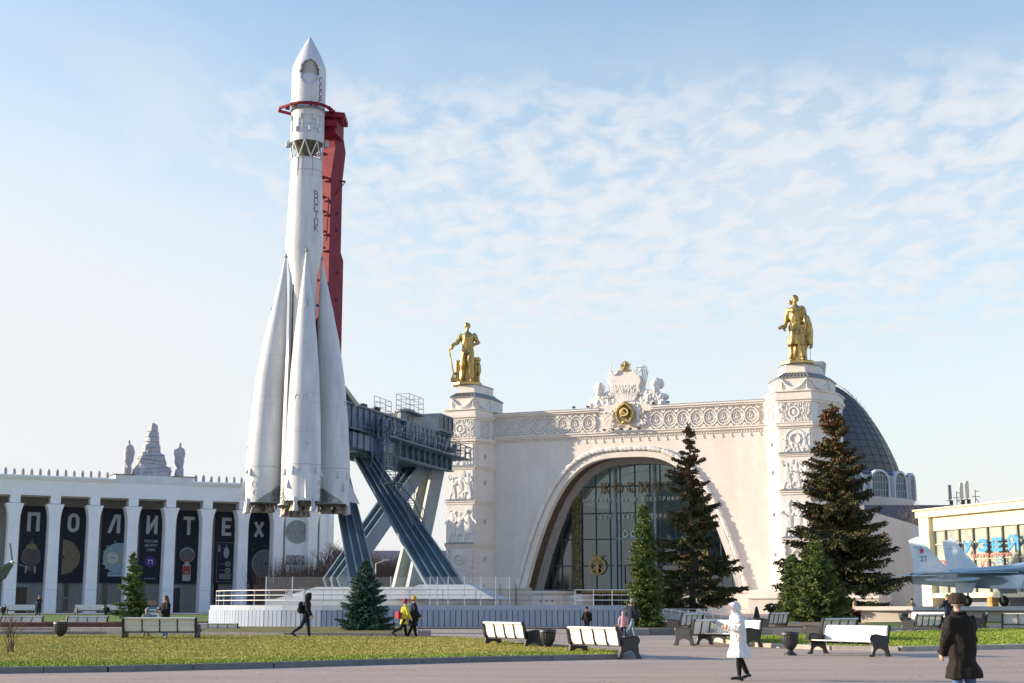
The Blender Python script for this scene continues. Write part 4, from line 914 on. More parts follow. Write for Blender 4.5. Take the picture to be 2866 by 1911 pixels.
def person(loc, H, rz, legs, arms, label, vox=.016, lean=0, hyaw=0, hpitch=0, coat=None, hem=.5, flare=.02, trou=None, shoe=None, hat=None, hair=None, hood=None, scarf=None, coat_th=.03, group=None, curl=.5, wr=.012, fur=None, cat='person', trim=None, quilt=0.):
    e = empty('person', loc, rz, label, cat, group); J = skel(H, legs, arms, lean, hyaw, hpitch); s = J['s']; z0 = J['z0']
    body = remesh(body_mb(J, curl=curl), 'body', skin, e, vox*.75, 1); hd, hr = J['head'], J['hr']; parts = [body]
    ey = MB()
    for sd in (-1, 1): ey.ell(hd+hr @ Vector((sd*.03, -.079, .012)), (.012, .008, .007), 8, 5, hr)
    parts.append(ey.build('eyes', mat('eye_dark', (.02, .015, .012), .3), e))
    lp_ = MB().ell(hd+hr @ Vector((0, -.093, -.058)), (.022, .006, .007), 8, 5, hr); parts.append(lp_.build('mouth', mat('lip', (.36, .12, .10), .5), e))
    if trou:
        m = MB(); m.loft([ering(J, z, a, b) for z, a, b in ((.78, .12, .1), (.86, .168, .125), (.98, .172, .128))])
        for k in (0, 1): m.tube([J['hip', k]+Vector((0, 0, .04)), J['hip', k]*.5+J['knee', k]*.5, J['knee', k], J['knee', k]*.5+J['ank', k]*.5, J['ank', k]+Vector((0, 0, .01))], [.108, .090, .070, .062, .054], 12)
        parts.append(remesh(m, 'trousers', trou, e, vox, 2, wr*.8, .12))
    if shoe:
        for k in (0, 1):
            m = MB(); a, h_, t = J['ank', k], J['heel', k], J['toe', k]
            m.tube([a+Vector((0, 0, .05)), a-Vector((0, 0, .01)), (a+h_)/2], [.050, .050, .045], 10); m.tube([h_+Vector((0, .012, 0)), a*.5+t*.5-Vector((0, 0, .012)), t+Vector((0, -.02, 0))], [.042, .05, .038], 10, .8)
            m.loft([[h_+Vector((x, y, -.045)) for x, y in ((-.035, .03), (.035, .03), (.035, -.03), (-.035, -.03))], [h_+Vector((x, y, .0)) for x, y in ((-.035, .03), (.035, .03), (.035, -.03), (-.035, -.03))]])
            parts.append(remesh(m, 'shoe', shoe, e, vox*.8, 1))
    if coat:
        th = coat_th; m = MB(); hz_ = hem*1.75
        rings = [ering(J, hz_, .185+flare+th, .15+flare+th, dy=-.0)]
        if hz_ < .8: rings.append(ering(J, (hz_+.84)/2, .18+flare*.5+th, .14+flare*.5+th))
        for z, a, b in TORSO:
            if z > hz_+.02: rings.append(ering(J, z, a+th+(.018 if 1. < z < 1.1 else 0), b+th+(.018 if 1. < z < 1.1 else 0)))
        m.loft(rings)
        for k in (0, 1):
            sd = (1, -1)[k]; m.tube([J['sh', k]-Vector((sd*.05, 0, -.01)), J['sh', k]*.5+J['el', k]*.5, J['el', k], J['el', k]*.4+J['wr', k]*.6, J['wr', k]+J['fd', k]*.02], [.074+th*.6, .066+th*.6, .058+th*.6, .052+th*.5, .046+th*.4], 12)
        m.tube([J['neck']-Vector((0, 0, .05)), J['neck']+Vector((0, 0, .035))], [.10, .082], 12)
        c = remesh(m, 'coat', coat, e, vox, 2, wr, .11); parts.append(c)
        if trim:
            mt = MB(); mt.torus(J['neck']+Vector((0, -.01, .02)), .085, .03, 16, 6, 'z'); parts.append(mt.build('collar', trim, e, smooth=True))
    if hood:
        m = MB(); c0 = hd+hr @ Vector((0, .03, .0)); n = 18; rings = []
        for y, r_, zz_ in ((.14, .02, 0.), (.125, .07, 0), (.07, .112, .005), (0, .128, .01), (-.07, .122, .015), (-.105, .108, .01)):
            rings.append([hd+hr @ Vector((r_*.92*math.cos(a), y, zz_+r_*1.12*math.sin(a))) for a in (2*math.pi*i/n for i in range(n))])
        for y, r_, zz_ in ((-.085, .088, .01), (.0, .100, .01), (.06, .095, .005), (.1, .05, 0), (.11, .01, 0)):
            rings.append([hd+hr @ Vector((r_*.92*math.cos(a), y, zz_+r_*1.12*math.sin(a))) for a in (2*math.pi*i/n for i in range(n))])
        m.loft(rings, cap=False); o = m.build('hood', hood, e, smooth=60); parts.append(o)
        m = MB(); m.tube([J['neck']-Vector((0, -.01, .03)), J['neck']+Vector((0, .02, .07))], [.115, .10], 12); parts.append(m.build('hood_collar', hood, e, smooth=60))
    if fur:
        m = MB(); rr = random.Random(4)
        for i in range(420):
            a = rr.uniform(0, 6.28); p = hd+hr @ Vector((.105*math.cos(a), -.095+rr.uniform(-.03, .03), .01+.125*math.sin(a)-.03)); d = (hr @ Vector((math.cos(a)*rr.uniform(.2, 1), -rr.uniform(.1, .8), math.sin(a)*rr.uniform(.2, 1)))).normalized()
            m.tube([p, p+d*.05], [.008, .002], 3)
        parts.append(m.build('fur_trim', mat('fur_tan', (.42, .28, .16), .9, var=.4, vs=20), e))
    if hair:
        hm, style = hair; m = MB(); m.ell(hd+hr @ Vector((0, .024, .034)), (.086, .098, .1), 14, 10, hr)
        if style == 'long': m.loft([[hd+hr @ Vector((rx_*math.cos(a), .04+ry_*math.sin(a), z)) for a in (2*math.pi*i/14 for i in range(14))] for z, rx_, ry_ in ((.08, .08, .07), (0, .095, .075), (-.1, .10, .07), (-.2, .09, .05))])
        if style == 'front': m.ell(hd+hr @ Vector((0, -.055, .055)), (.07, .045, .05), 12, 8, hr)
        parts.append(remesh(m, 'hair', hm, e, .012, 1, .006, .02))
    if hat:
        hm, style = hat; m = MB()
        if style == 'beanie':
            m.rev([(.094, .0), (.1, .02), (.098, .06), (.085, .1), (.05, .135), (.01, .142)], 16); m.rev([(.105, -.01), (.108, .03), (.1, .035), (.09, -.01)], 16)
            if True: m.ell((0, 0, .15), (.02, .02, .02), 8, 6)
        elif style == 'ushanka': m.rev([(.108, -.035), (.122, -.02), (.125, .05), (.117, .075), (.102, .10), (.07, .118), (.01, .12)], 24)
        elif style == 'cap': m.rev([(.096, 0), (.1, .03), (.09, .09), (.05, .12), (.01, .125)], 16); m.ell((0, -.11, .01), (.06, .06, .012), 10, 5)
        m.v = [tuple(hd+hr @ (Vector(p)+Vector((0, .012, .03)))) for p in m.v]
        parts.append(remesh(m, 'hat', hm, e, .01, 1, .007 if style == 'ushanka' else .005, .02))
    if scarf: m = MB(); m.torus(J['neck']+Vector((0, -.005, .0)), .085, .04, 16, 8, 'z'); parts.append(m.build('scarf', scarf, e, smooth=True))
    e.scale = (s, s, s); return e, J
def bag_on_back(e, J, label, m_, size=(.30, .17, .45), name='backpack', cat='backpack', off=(0, .24, 1.22)):
    rz_ = e.rotation_euler.z; s = J['s']; o = Matrix.Rotation(rz_, 3, 'Z') @ (Vector(off)*s+Vector((0, -math.tan(R(J['lean']))*.3*s, J['z0']*s)))
    b = empty(name, e.location+o, rz_, label, cat); x, y, z = size; m = MB(); m.loft([[Vector((a*x/2*k, c*y/2*k, h_*z)) for a, c in ((1,.7),(.7,1),(-.7,1),(-1,.7),(-1,-.7),(-.7,-1),(.7,-1),(1,-.7))] for h_, k in ((-.5, .85), (-.45, 1), (.2, 1), (.42, .8), (.5, .5))])
    bd = remesh(m, 'bag_body', m_, b, .014, 2, .012, .1); MB().b2(-x*.35, x*.35, y/2-.01, y/2+.04, -z*.42, -z*.02).build('front_pocket', m_, b, bevel=.015)
    for sd in (-1, 1): MB().tube([(sd*.10, -y/2, z*.42), (sd*.12, -y/2-.17, z*.38), (sd*.13, -y/2-.19, 0), (sd*.1, -y/2, -z*.4)], .016, 6).build('strap', m_, b)
    b.scale = (s,)*3; return b
# ================================================================ GRAND PAVILION (right)
KA = math.atan2(-12.2, 29.7); kf = Frame(-2.2, 165, .9, KA)
pl_ = mat('plaster_cream', (.76, .70, .635), .85, var=.09, vs=.35, bump=.08, bs=5, c2=(.66, .605, .545), stretch=(1.6, 1.6, .35))
_t = pl_.node_tree; _b = _t.nodes['Principled BSDF']; _bk = N(_t, 'ShaderNodeTexBrick'); _bk.inputs['Scale'].default_value = 1.; _bk.inputs['Brick Width'].default_value = 1.3; _bk.inputs['Row Height'].default_value = .62; _bk.inputs['Mortar Size'].default_value = .012; _bk.inputs['Color1'].default_value = (1, 1, 1, 1); _bk.inputs['Color2'].default_value = (.965, .96, .95, 1); _bk.inputs['Mortar'].default_value = (.86, .85, .84, 1)
_c = N(_t, 'ShaderNodeTexCoord'); _s = N(_t, 'ShaderNodeSeparateXYZ'); _m = N(_t, 'ShaderNodeCombineXYZ'); _t.links.new(_c.outputs['Object'], _s.inputs[0]); _t.links.new(_s.outputs[0], _m.inputs[0]); _t.links.new(_s.outputs[2], _m.inputs[1]); _t.links.new(_m.outputs[0], _bk.inputs['Vector'])
_x = N(_t, 'ShaderNodeMix', data_type='RGBA', blend_type='MULTIPLY'); _x.inputs[0].default_value = 1; _src = _b.inputs['Base Color'].links[0].from_socket; _t.links.new(_src, _x.inputs[6]); _t.links.new(_bk.outputs[0], _x.inputs[7]); _t.links.new(_x.outputs[2], _b.inputs['Base Color'])
orn = mat('plaster_ornament', (.74, .70, .655), .8, var=.12, vs=1.5, bump=.5, bs=7)
roofm = mat('roof_tin', (.27, .25, .23), .55, metal=.3, var=.3, vs=1)
tinb = mat('roof_blue', (.20, .25, .30), .5, metal=.3)
goldm = mat('gilding', (.52, .37, .13), .42, metal=.8, var=.6, vs=1.6, bump=.5, bs=7, c2=(.22, .17, .07))
kos = empty('exhibition_pavilion', kf.o, KA, 'cream monumental pavilion with a giant arched glass portal, corner pylons and a dome', 'building')
AC, AB = 16.2, 2.4
def arch(a, h, n=48, z0=AB):
    o = []
    for i in range(n+1):
        t = -math.pi/2+math.pi*i/n; u = math.sin(t); o.append((AC+a*u, z0+h*(1-abs(u)**3.2)))
    return o
A0, A1, A2 = arch(13.6, 16.0), arch(12.9, 15.35), arch(12.2, 14.75)
WT = 19.5
MB().slab([(0, 0), (0, WT), (32.2, WT), (32.2, 0), (29.3, 0)]+[(A1[-1][0], 0)]+A1[::-1]+[(A1[0][0], 0)], 0, 4.7).build('front_wall', pl_, kos)
MB().b2(0, 32.2, .0, 5, WT, 22.2).build('frieze_wall', pl_, kos)
MB().b2(0, 32.2, 4.7, 9, 19.3, 22.6).build('roof_block', pl_, kos)
m = MB(); m.b2(.2, 32, -.12, 0, WT+.02, WT+.18); m.b2(.2, 32, -.30, 0, WT+.18, WT+.42); m.b2(.2, 32, -.42, 0, WT+.42, WT+.56); m.build('lower_cornice', pl_, kos)
m = MB()
for x in np.arange(.5, 32, .3): m.b2(x, x+.16, -.1, 0, WT-.14, WT+.0)
for x in np.arange(.9, 32, 1.05): m.b2(x, x+.07, -.07, 0, WT-.55, WT-.2); m.b2(x-.07, x+.14, -.09, 0, WT-.62, WT-.5)
m.build('dentils', orn, kos)
for a, b in ((.2, 13.2), (19.2, 32)):
    m = MB(); m.b2(a, b, -.14, 0, 22.2, 22.36); m.b2(a, b, -.34, 0, 22.36, 22.56); m.b2(a, b, -.48, 5, 22.56, 22.74); m.build('upper_cornice', pl_, kos); MB().b2(a, b, -.5, 5, 22.742, 22.80).build('roof_flashing', tinb, kos)
m = MB(); m.slab([(13.2, 22.2), (13.2, 22.9), (14.2, 23.05), (16.2, 23.3), (18.2, 23.05), (19.2, 22.9), (19.2, 22.2)], -.3, 3); m.build('emblem_backing', pl_, kos)
# frieze wreaths
def wreath_mb(r=.82):
    m = MB(); m.torus((0, 0, 0), r, .1, 28, 6, 'y', .93, 1.08)
    m.torus((0, -.02, 0), r*.70, .05, 8, 4, 'y', .9, 1.1, a0=R(22.5)); m.torus((0, -.02, 0), r*.58, .03, 8, 4, 'y', .9, 1.1, a0=R(22.5))
    for i in range(22):
        a = 2*math.pi*i/22; m.ell((r*1.0*math.cos(a)*.93, -.1, r*1.0*math.sin(a)*1.08), (.09, .06, .09), 6, 4)
    rr = random.Random(8)
    for i in range(7): m.ell((rr.uniform(-.22, .22), -.03, rr.uniform(-.3, .3)), (rr.uniform(.04, .12), .05, rr.uniform(.06, .16)), 6, 4)
    for sx in (-1, 1):
        for sz in (-1, 1): m.ell((sx*.78, -.04, sz*.86), (.16, .08, .14), 7, 4); m.ell((sx*.62, -.05, sz*1.0), (.10, .08, .10), 6, 4)
    return m
w0 = wreath_mb().build('frieze_wreath', orn, kos, smooth=True); WZ = 21.15; first = True
for x in [1.25+1.52*i for i in range(8)]+[19.9+1.52*i for i in range(8)]:
    o = w0 if first else w0.copy(); first = False
    if o is not w0: col.objects.link(o)
    o.location = (x, -.06, WZ)
m = MB(); rr = random.Random(9)
for sx in (-1, 1):
    for i in range(46):
        a = rr.uniform(-1.5, 1.0); r = rr.uniform(1.45, 2.5); x, z = 16.2+sx*r*math.cos(a), 21.5+r*.95*math.sin(a)
        if z < 19.95: continue
        m.ell((x, -.36 if abs(x-16.2) < 3 else -.1, z), (.1, .08, .24), 6, 4, Matrix.Rotation(sx*(a-.6), 3, 'Y'))
m.build('laurel_spray', orn, kos, smooth=True)
# archivolt: rolled ornament, plain band, patterned soffit, inner rib
m = MB(); mid = arch(13.3, 15.7, 150); rs = []
for i, (x, z) in enumerate(mid):
    k = i % 6; rs.append(.27 if k not in (0, 1) else (.17 if k == 0 else .31))
m.tube([(x, -.16, z) for x, z in mid], rs, 10, .8, up=(0, 1, 0)); m.build('arch_moulding', orn, kos, smooth=50)
m = MB()
for i in range(1, len(mid)-1, 2):
    x, z = mid[i]; dx, dz = mid[i+1][0]-mid[i-1][0], mid[i+1][1]-mid[i-1][1]; a = math.atan2(dz, dx)
    for s in (-.12, .12): m.ell((x-s*math.sin(a), -.36, z+s*math.cos(a)), (.13, .05, .06), 6, 4, Matrix.Rotation(-a, 3, 'Y'))
m.build('arch_leaves', orn, kos)
def band(ca, cb, y0, y1, name, m_):
    mb = MB(); n = len(ca)
    mb.loft([[(ca[i][0], y0, ca[i][1]), (cb[i][0], y0, cb[i][1]), (cb[i][0], y1, cb[i][1]), (ca[i][0], y1, ca[i][1])] for i in range(n)])
    return mb.build(name, m_, kos, smooth=30)
band(A1, A2, -.12, .9, 'arch_band', pl_)
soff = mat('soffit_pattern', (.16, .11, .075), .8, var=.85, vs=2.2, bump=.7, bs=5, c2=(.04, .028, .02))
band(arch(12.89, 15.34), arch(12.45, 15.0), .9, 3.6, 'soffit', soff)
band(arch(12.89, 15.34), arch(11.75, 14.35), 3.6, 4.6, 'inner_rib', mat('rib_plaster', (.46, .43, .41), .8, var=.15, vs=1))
# glazing
kg = bpy.data.materials.new('portal_glass'); kg.use_nodes = True; t = kg.node_tree; t.nodes.remove(t.nodes['Principled BSDF'])
tr = N(t, 'ShaderNodeBsdfTransparent'); tr.inputs[0].default_value = (.20, .235, .235, 1); gs = N(t, 'ShaderNodeBsdfGlossy'); gs.inputs['Roughness'].default_value = .04; gs.inputs[0].default_value = (.8, .9, .92, 1)
mx = N(t, 'ShaderNodeMixShader'); mx.inputs[0].default_value = .13; t.links.new(tr.outputs[0], mx.inputs[1]); t.links.new(gs.outputs[0], mx.inputs[2]); t.links.new(mx.outputs[0], t.nodes['Material Output'].inputs[0])
GA = arch(12.3, 14.8); GY = 4.6
MB().slab(GA, GY, GY+.04).build('portal_glass', kg, kos)
frm = mat('mullion_dark', (.035, .055, .065), .5); frl = mat('mullion_steel', (.16, .24, .29), .45)
def topz(x): u = abs((x-AC)/12.2); return AB+14.7*(1-u**3.2) if u < 1 else AB
mull = []
for px in (1601.6, 1628, 1669, 1709, 1738, 1779.6, 1822.6, 1851, 1893, 1573, 1548, 1524): mull.append(kf.px(px, 1560, GY-.1)[0])
mull += [2*AC-x for x in mull if x < AC-4]
for x in mull:
    if abs(x-AC) < 11.9 and topz(x) > AB+.4: MB().b2(x-.055, x+.055, GY-.14, GY-.01, AB, topz(x)-.05).build('mullion', frm, kos)
for z in (5.3, 8.3, 11.25, 14.3):
    u = (1-(z-AB)/14.7)**(1/3.2)*12.2; MB().b2(AC-u, AC+u, GY-.17, GY-.02, z-.07, z+.07).build('transom', frm, kos)
fx0, fx1 = kf.px(1725, 1560, GY)[0], kf.px(1837, 1560, GY)[0]
for x in (fx0, fx1): MB().b2(x-.12, x+.12, GY-.3, GY-.1, AB, topz(x)-.1).build('portal_post', frl, kos)
MB().b2(fx0, fx1, GY-.3, GY-.12, 8.2, 8.4).build('portal_lintel', frl, kos)
for x in (fx0+.95, fx1-.95): MB().b2(x-.08, x+.08, GY-.28, GY-.1, AB, 5.3).build('portal_post', frl, kos)
# gilded lattice columns
lat = mat('lattice_gold', (.30, .24, .12), .5, metal=.5, var=.6, vs=3, bump=.6, bs=8, c2=(.07, .07, .045))
gx0, gx1 = kf.px(1604, 1560, GY-.3)[0], kf.px(1627, 1560, GY-.3)[0]
for a, b in ((gx0, gx1), (2*AC-gx1, 2*AC-gx0)):
    ph = MB(); zt_ = topz(a if a < AC else b)-.15; n = int((zt_-AB)/.55)
    for i in range(n):
        z = AB+.3+.55*i
        for x in (a+.26, b-.26): ph.torus((x, GY-.35, z), .19, .055, 10, 4)
        ph.torus(((a+b)/2, GY-.35, z+.27), .17, .05, 8, 4); ph.ell(((a+b)/2, GY-.4, z), (.1, .06, .16), 6, 4)
    ph.b2(a-.03, a+.05, GY-.4, GY-.2, AB, zt_); ph.b2(b-.05, b+.03, GY-.4, GY-.2, AB, zt_); ph.b2(a, b, GY-.26, GY-.2, AB, zt_); ph.build('lattice_column', lat, kos)
# interior hall: pale side walls and ribs under a glazed roof left open to the sky
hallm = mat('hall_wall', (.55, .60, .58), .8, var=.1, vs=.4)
m = MB(); hw = arch(13.4, 15.6, 40, 2.4); k = 11
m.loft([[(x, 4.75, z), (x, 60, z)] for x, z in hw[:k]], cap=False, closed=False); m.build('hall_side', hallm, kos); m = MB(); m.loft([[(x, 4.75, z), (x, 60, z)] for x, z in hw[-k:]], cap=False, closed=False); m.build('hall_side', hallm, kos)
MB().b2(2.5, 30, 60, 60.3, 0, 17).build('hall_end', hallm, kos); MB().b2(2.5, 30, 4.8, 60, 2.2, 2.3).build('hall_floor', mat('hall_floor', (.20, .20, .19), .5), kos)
m = MB()
for y in (12, 20, 28, 36, 44, 52):
    for q in (12.9, 12.0): c = arch(q, q+2.3, 24, 2.4); [m.bar((c[i][0], y, c[i][1]), (c[i+1][0], y, c[i+1][1]), .16) for i in range(24)]
    c, d = arch(12.9, 15.2, 24, 2.4), arch(12.0, 14.3, 24, 2.4); [m.bar((c[i][0], y, c[i][1]), (d[i+(i % 2)*2-1][0], y, d[i+(i % 2)*2-1][1]), .09) for i in range(1, 24)]
m.build('hall_truss', mat('truss_pale', (.48, .50, .50), .6), kos)
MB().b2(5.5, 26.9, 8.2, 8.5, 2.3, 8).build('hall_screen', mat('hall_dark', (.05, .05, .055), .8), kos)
# doors under the portal
dz0, dz1 = .5, 2.35; MB().b2(9.2, 24, 4.2, 4.75, dz1-.1, dz1+.1).build('door_beam', mat('bronze_frame', (.28, .20, .06), .4, metal=.6, var=.3, vs=3), kos)
MB().b2(9.2, 24, 4.7, 4.74, dz0, dz1-.1).build('door_glass', mat('door_glass_k', (.02, .035, .045), .08), kos)
for i in range(13):
    x = 9.4+1.12*i; m = MB(); m.b2(x, x+.09, 4.45, 4.6, dz0, dz1-.1); m.b2(x+.85, x+.92, 4.45, 4.6, dz0, dz1-.1); m.b2(x+.09, x+.85, 4.47, 4.58, dz1-.28, dz1-.18); m.build('door_frame', MATS['bronze_frame'], kos)
# blocks and steps at the foot of the arch
for s in (-1, 1):
    cx_ = AC+s*11.4; m = MB(); m.b2(cx_-3.6, cx_+3.6, -2.2, 4.5, .0, 2.15); m.b2(cx_-3.75, cx_+3.75, -2.35, 4.5, 2.15, 2.42); m.build('portal_plinth', pl_, kos)
    c2 = AC+s*6.9; MB().b2(c2-1.3, c2+1.3, .5, 4.5, 0, 2.0).build('portal_plinth', pl_, kos)
MB().b2(AC-8, AC+8, -3, 4.7, 0, .5).build('portal_steps', pl_, kos)
for x in (3.4, 4.1, 4.8): MB().ell((AC-11.4+x-1.5, -2.22, 1.3), (.1, .04, .1), 8, 4).build('stud', mat('stud_dark', (.12, .10, .10), .6), kos)
# lettering on the glass
lg = mat('letter_bronze', (.23, .145, .06), .45, metal=.5, var=.3, vs=4); lw = mat('letter_pale', (.55, .55, .52), .5)
k0, k1 = kf.px(1680, 1373, GY-.4)[0], kf.px(1885, 1347, GY-.4)[0]
def serif(word, x0, x1, z, h, name, m_, y, wf=.72, sw=.16, bold=.03, ext=.08, ser=True):
    n = len(word); st = (x1-x0)/n
    for i, ch in enumerate(word):
        if ch == ' ': continue
        x = x0+st*(i+.5); wd = h*wf*(1.2 if ch in 'МШЖФ' else (1.05 if ch in 'О' else .95))
        o = text(ch, name, m_, kos, x, z, h, y=y, width=wd, ext=ext, bold=bold)
        if ser:
            sb = MB()
            for sx in ((-1, 1) if ch in 'КМНИЯАЛХЦ' else ((-1,) if ch in 'РФЕ' else ())):
                for zz_ in (0, h): sb.b2(x+sx*wd*.42-.14, x+sx*wd*.42+.14, y-.03, y+.03, z+zz_-.05, z+zz_+.05)
            if ch in 'ОС': o.scale = (1, 1, 1)
            if sb.v: s_ = sb.build('serif', m_, o); s_.location = -o.location
serif('КОСМОС', k0-.2, k1+.2, 13.55, 1.15, 'sign_letter', lg, GY-.55, bold=.015)
la, lb = kf.px(1630, 1402, GY-.4), kf.px(1932, 1395, GY-.4); serif('МЕХАНИЗАЦИЯ и ЭЛЕКТРИФИКАЦИЯ', la[0], 2*AC-la[0]+.6, 12.5, .46, 'sign_letter', lw, GY-.35, .62, bold=.0, ext=.03, ser=False)
la = kf.px(1676, 1447, GY-.4); serif('СЕЛЬСКОГО ХОЗЯЙСТВА', la[0], 2*AC-la[0]+.8, 10.6, .42, 'sign_letter', lw, GY-.35, .62, bold=.0, ext=.03, ser=False)
la = kf.px(1741, 1500, GY-.4); serif('СССР', la[0]-.1, la[0]+3.7, 8.45, .75, 'sign_letter', lw, GY-.35, .9, bold=.0, ext=.03, ser=False)
for s in (0, 1):
    wx, wz = kf.px(1672, 1584, GY-.4); wx = wx if s == 0 else 2*AC-wx+.3; m = MB(); y = GY-.45
    m.torus((wx, y, wz), .88, .065, 40, 6)
    for i in range(40): a = 2*math.pi*i/40; m.box((wx+.97*math.cos(a), y, wz+.97*math.sin(a)), (.07, .06, .07))
    for a in (45, 135): c_, s_ = math.cos(R(a)), math.sin(R(a)); m.bar((wx-.85*c_, y, wz-.85*s_*.8), (wx+.85*c_, y, wz+.85*s_*.8), .09, .05)
    for k in range(-4, 5): m.tube([(wx+k*.035, y, wz-.75), (wx+k*.03, y, wz), (wx+k*.12, y, wz+.9), (wx+k*.17, y, wz+1.25)], [.02, .02, .025, .05], 5)
    m.ell((wx, y, wz), (.14, .06, .14), 8, 5); m.build('wheel_emblem', mat('wheel_gold', (.55, .38, .12), .4, metal=.8, var=.3, vs=5), kos)
# pylons
def zq(py, px=1328): return kf.px(px, py, -3.5)[1]
LV = dict(cap=zq(1068), blk=zq(1090), slope=zq(1108), gar0=zq(1143), bc0=zq(1173), fr0=zq(1224), c0=zq(1239), b1=(zq(1312), zq(1303)), b2=(zq(1410), zq(1398)), b3=(zq(1532), zq(1520)))
def off(poly, d):
    o = inset(poly, d); return o
relief_spots = []
for side in (-1, 1):
    if side < 0: po = [(-5.7, 4), (-5.7, .2), (-4.3, -3.5), (-.8, -3.5), (.12, 0), (.12, 4)]
    else: po = [(32.08, 4), (32.08, 0), (34.1, -3.5), (37.6, -3.5), (39.6, .2), (39.6, 4)]
    ar_ = sum(a[0]*b[1]-b[0]*a[1] for a, b in zip(po, po[1:]+po[:1])); sg2 = 1 if ar_ > 0 else -1
    def O(d): return off(po, d*sg2)
    def up_(p): q = list(p); return [(q[0][0], 3.6)]+q[1:-1]+[(q[-1][0], 3.6)]
    pyl = MB().prism(po, 0, LV['fr0']).build('pylon', pl_, kos)
    fx = (po[2][0]+po[3][0])/2
    m = MB(); m.prism(O(.2), 0, 1.5); m.prism(O(.12), 1.5, 2.3); m.build('pylon_base', pl_, pyl)
    for a, b in (LV['b1'], LV['b2'], LV['b3']): m = MB(); m.prism(O(.10), a, a+(b-a)*.5); m.prism(O(.2), a+(b-a)*.5, b-.05); m.prism(O(.26), b-.05, b+.03); m.build('pylon_band', pl_, pyl)
    fr = MB().prism(O(.02), LV['fr0'], LV['bc0']).build('pylon_frieze', orn, pyl)
    m = MB(); m.prism(O(.12), LV['c0'], LV['c0']+.2); m.prism(O(.28), LV['c0']+.2, LV['fr0']-.12); m.prism(O(.34), LV['fr0']-.12, LV['fr0']+.0); m.build('pylon_cornice', pl_, pyl)
    h_ = LV['gar0']-LV['bc0']; m = MB(); m.prism(O(.15), LV['bc0'], LV['bc0']+h_*.2); m.prism(O(.3), LV['bc0']+h_*.2, LV['bc0']+h_*.45); m.prism(O(.18), LV['bc0']+h_*.45, LV['gar0']-.12); m.prism(O(.34), LV['gar0']-.12, LV['gar0']); m.build('pylon_cornice', pl_, pyl)
    gp = [(x+(fx-x)*.14, .2+(y-.2)*.86) for x, y in po]; bp_ = [(x+(fx-x)*.42, .0+(y-.0)*.58) for x, y in po]; gt = [(x+(fx-x)*.1, .2+(y-.2)*.9) for x, y in po]; bq = [(x+(fx-x)*.36, .0+(y-.0)*.64) for x, y in po]
    MB().prism(gp, LV['gar0'], LV['slope']).build('garland_tier', pl_, pyl); m = MB(); m.prism(gt, LV['slope'], LV['slope']+.08); m.prism(gt, LV['slope']+.08, LV['blk']-.1, bq); m.build('tin_roof', roofm, pyl)
    m = MB()
    for k in range(9): t_ = k/8; a_ = (gt[2][0]+(gt[3][0]-gt[2][0])*t_, gt[2][1]); b_ = (bq[2][0]+(bq[3][0]-bq[2][0])*t_, bq[2][1]); m.bar((a_[0], a_[1]-.03, LV['slope']+.1), (b_[0], b_[1]-.03, LV['blk']-.08), .06)
    m.build('roof_seam', roofm, pyl)
    m = MB(); m.prism(bq, LV['blk']-.1, LV['blk']+.05); m.prism(bp_, LV['blk']+.05, LV['cap']-.1); m.build('statue_block', pl_, pyl); MB().prism([(x+(fx-x)*-.04, y*1.04) for x, y in bp_], LV['cap']-.1, LV['cap']).build('block_cap', tinb, pyl)
    # garlands on three faces
    for i0, i1 in ((1, 2), (2, 3), (3, 4)):
        a_, b_ = Vector(gp[i0]), Vector(gp[i1]); d_ = b_-a_; nn = Vector((d_.y, -d_.x)).normalized(); m = MB(); hh = LV['slope']-LV['gar0']
        pts = []
        for k in range(17):
            t_ = k/16; q = a_+d_*(.06+.88*t_)+nn*.07; pts.append((q.x, q.y, LV['slope']-.12-hh*.68*(1-(2*t_-1)**2)))
        m.tube(pts, [.07+.10*(1-(2*k/16-1)**2) for k in range(17)], 7)
        for k in range(1, 16): m.ell(Vector(pts[k])+Vector((nn.x, nn.y, 0))*.1, (.09, .07, .13), 6, 4)
        for k in (0, 16): m.tube([pts[k], (pts[k][0], pts[k][1], LV['gar0']+.25)], [.1, .04], 6)
        m.build('garland', orn, pyl, smooth=True)
    # frieze medallions on the faces
    for i0, i1, kind in ((1, 2, 'w'), (2, 3, 'm'), (3, 4, 'w')):
        a_, b_ = Vector(po[i0]), Vector(po[i1]); d_ = b_-a_; c_ = (a_+b_)/2; nn = Vector((d_.y, -d_.x)).normalized(); an = math.atan2(d_.y, d_.x); zc2 = (LV['fr0']+LV['bc0'])/2
        if kind == 'w':
            o = w0.copy(); col.objects.link(o); o.parent = pyl; o.location = (c_.x+nn.x*.08, c_.y+nn.y*.08, zc2); o.rotation_euler = (0, 0, an)
        else:
            m = MB(); m.torus((0, 0, 0), .52, .1, 24, 6); m.ell((0, 0, 0), (.25, .08, .3), 8, 5); rr = random.Random(side+5)
            for k in range(170):
                x = rr.uniform(-1.65, 1.65); z = rr.uniform(-1.0, 1.0)
                if abs(x) < .68 and abs(z) < .7: continue
                m.ell((x, .0, z), (.045, .07, rr.uniform(.12, .24)), 5, 4, Matrix.Rotation(rr.uniform(-.35, .35)+x*.15, 3, 'Y'))
            o = m.build('frieze_medallion', orn, pyl, smooth=True, loc=(c_.x+nn.x*.1, c_.y+nn.y*.1, zc2)); o.rotation_euler = (0, 0, an)
    relief_spots += [(pyl, fx, LV['b1'][1]+.12, LV['c0']-.1, 0), (pyl, fx, LV['b2'][1]+.12, LV['b1'][0]-.1, 1), (pyl, fx, LV['b3'][1]+.12, LV['b2'][0]-.1, 2)]
    # base section: medallion with star and twisted columns
    zm = LV['b3'][0]; m = MB(); m.torus((fx-.1, -3.56, zm-1.3), .55, .07, 24, 5); st = []
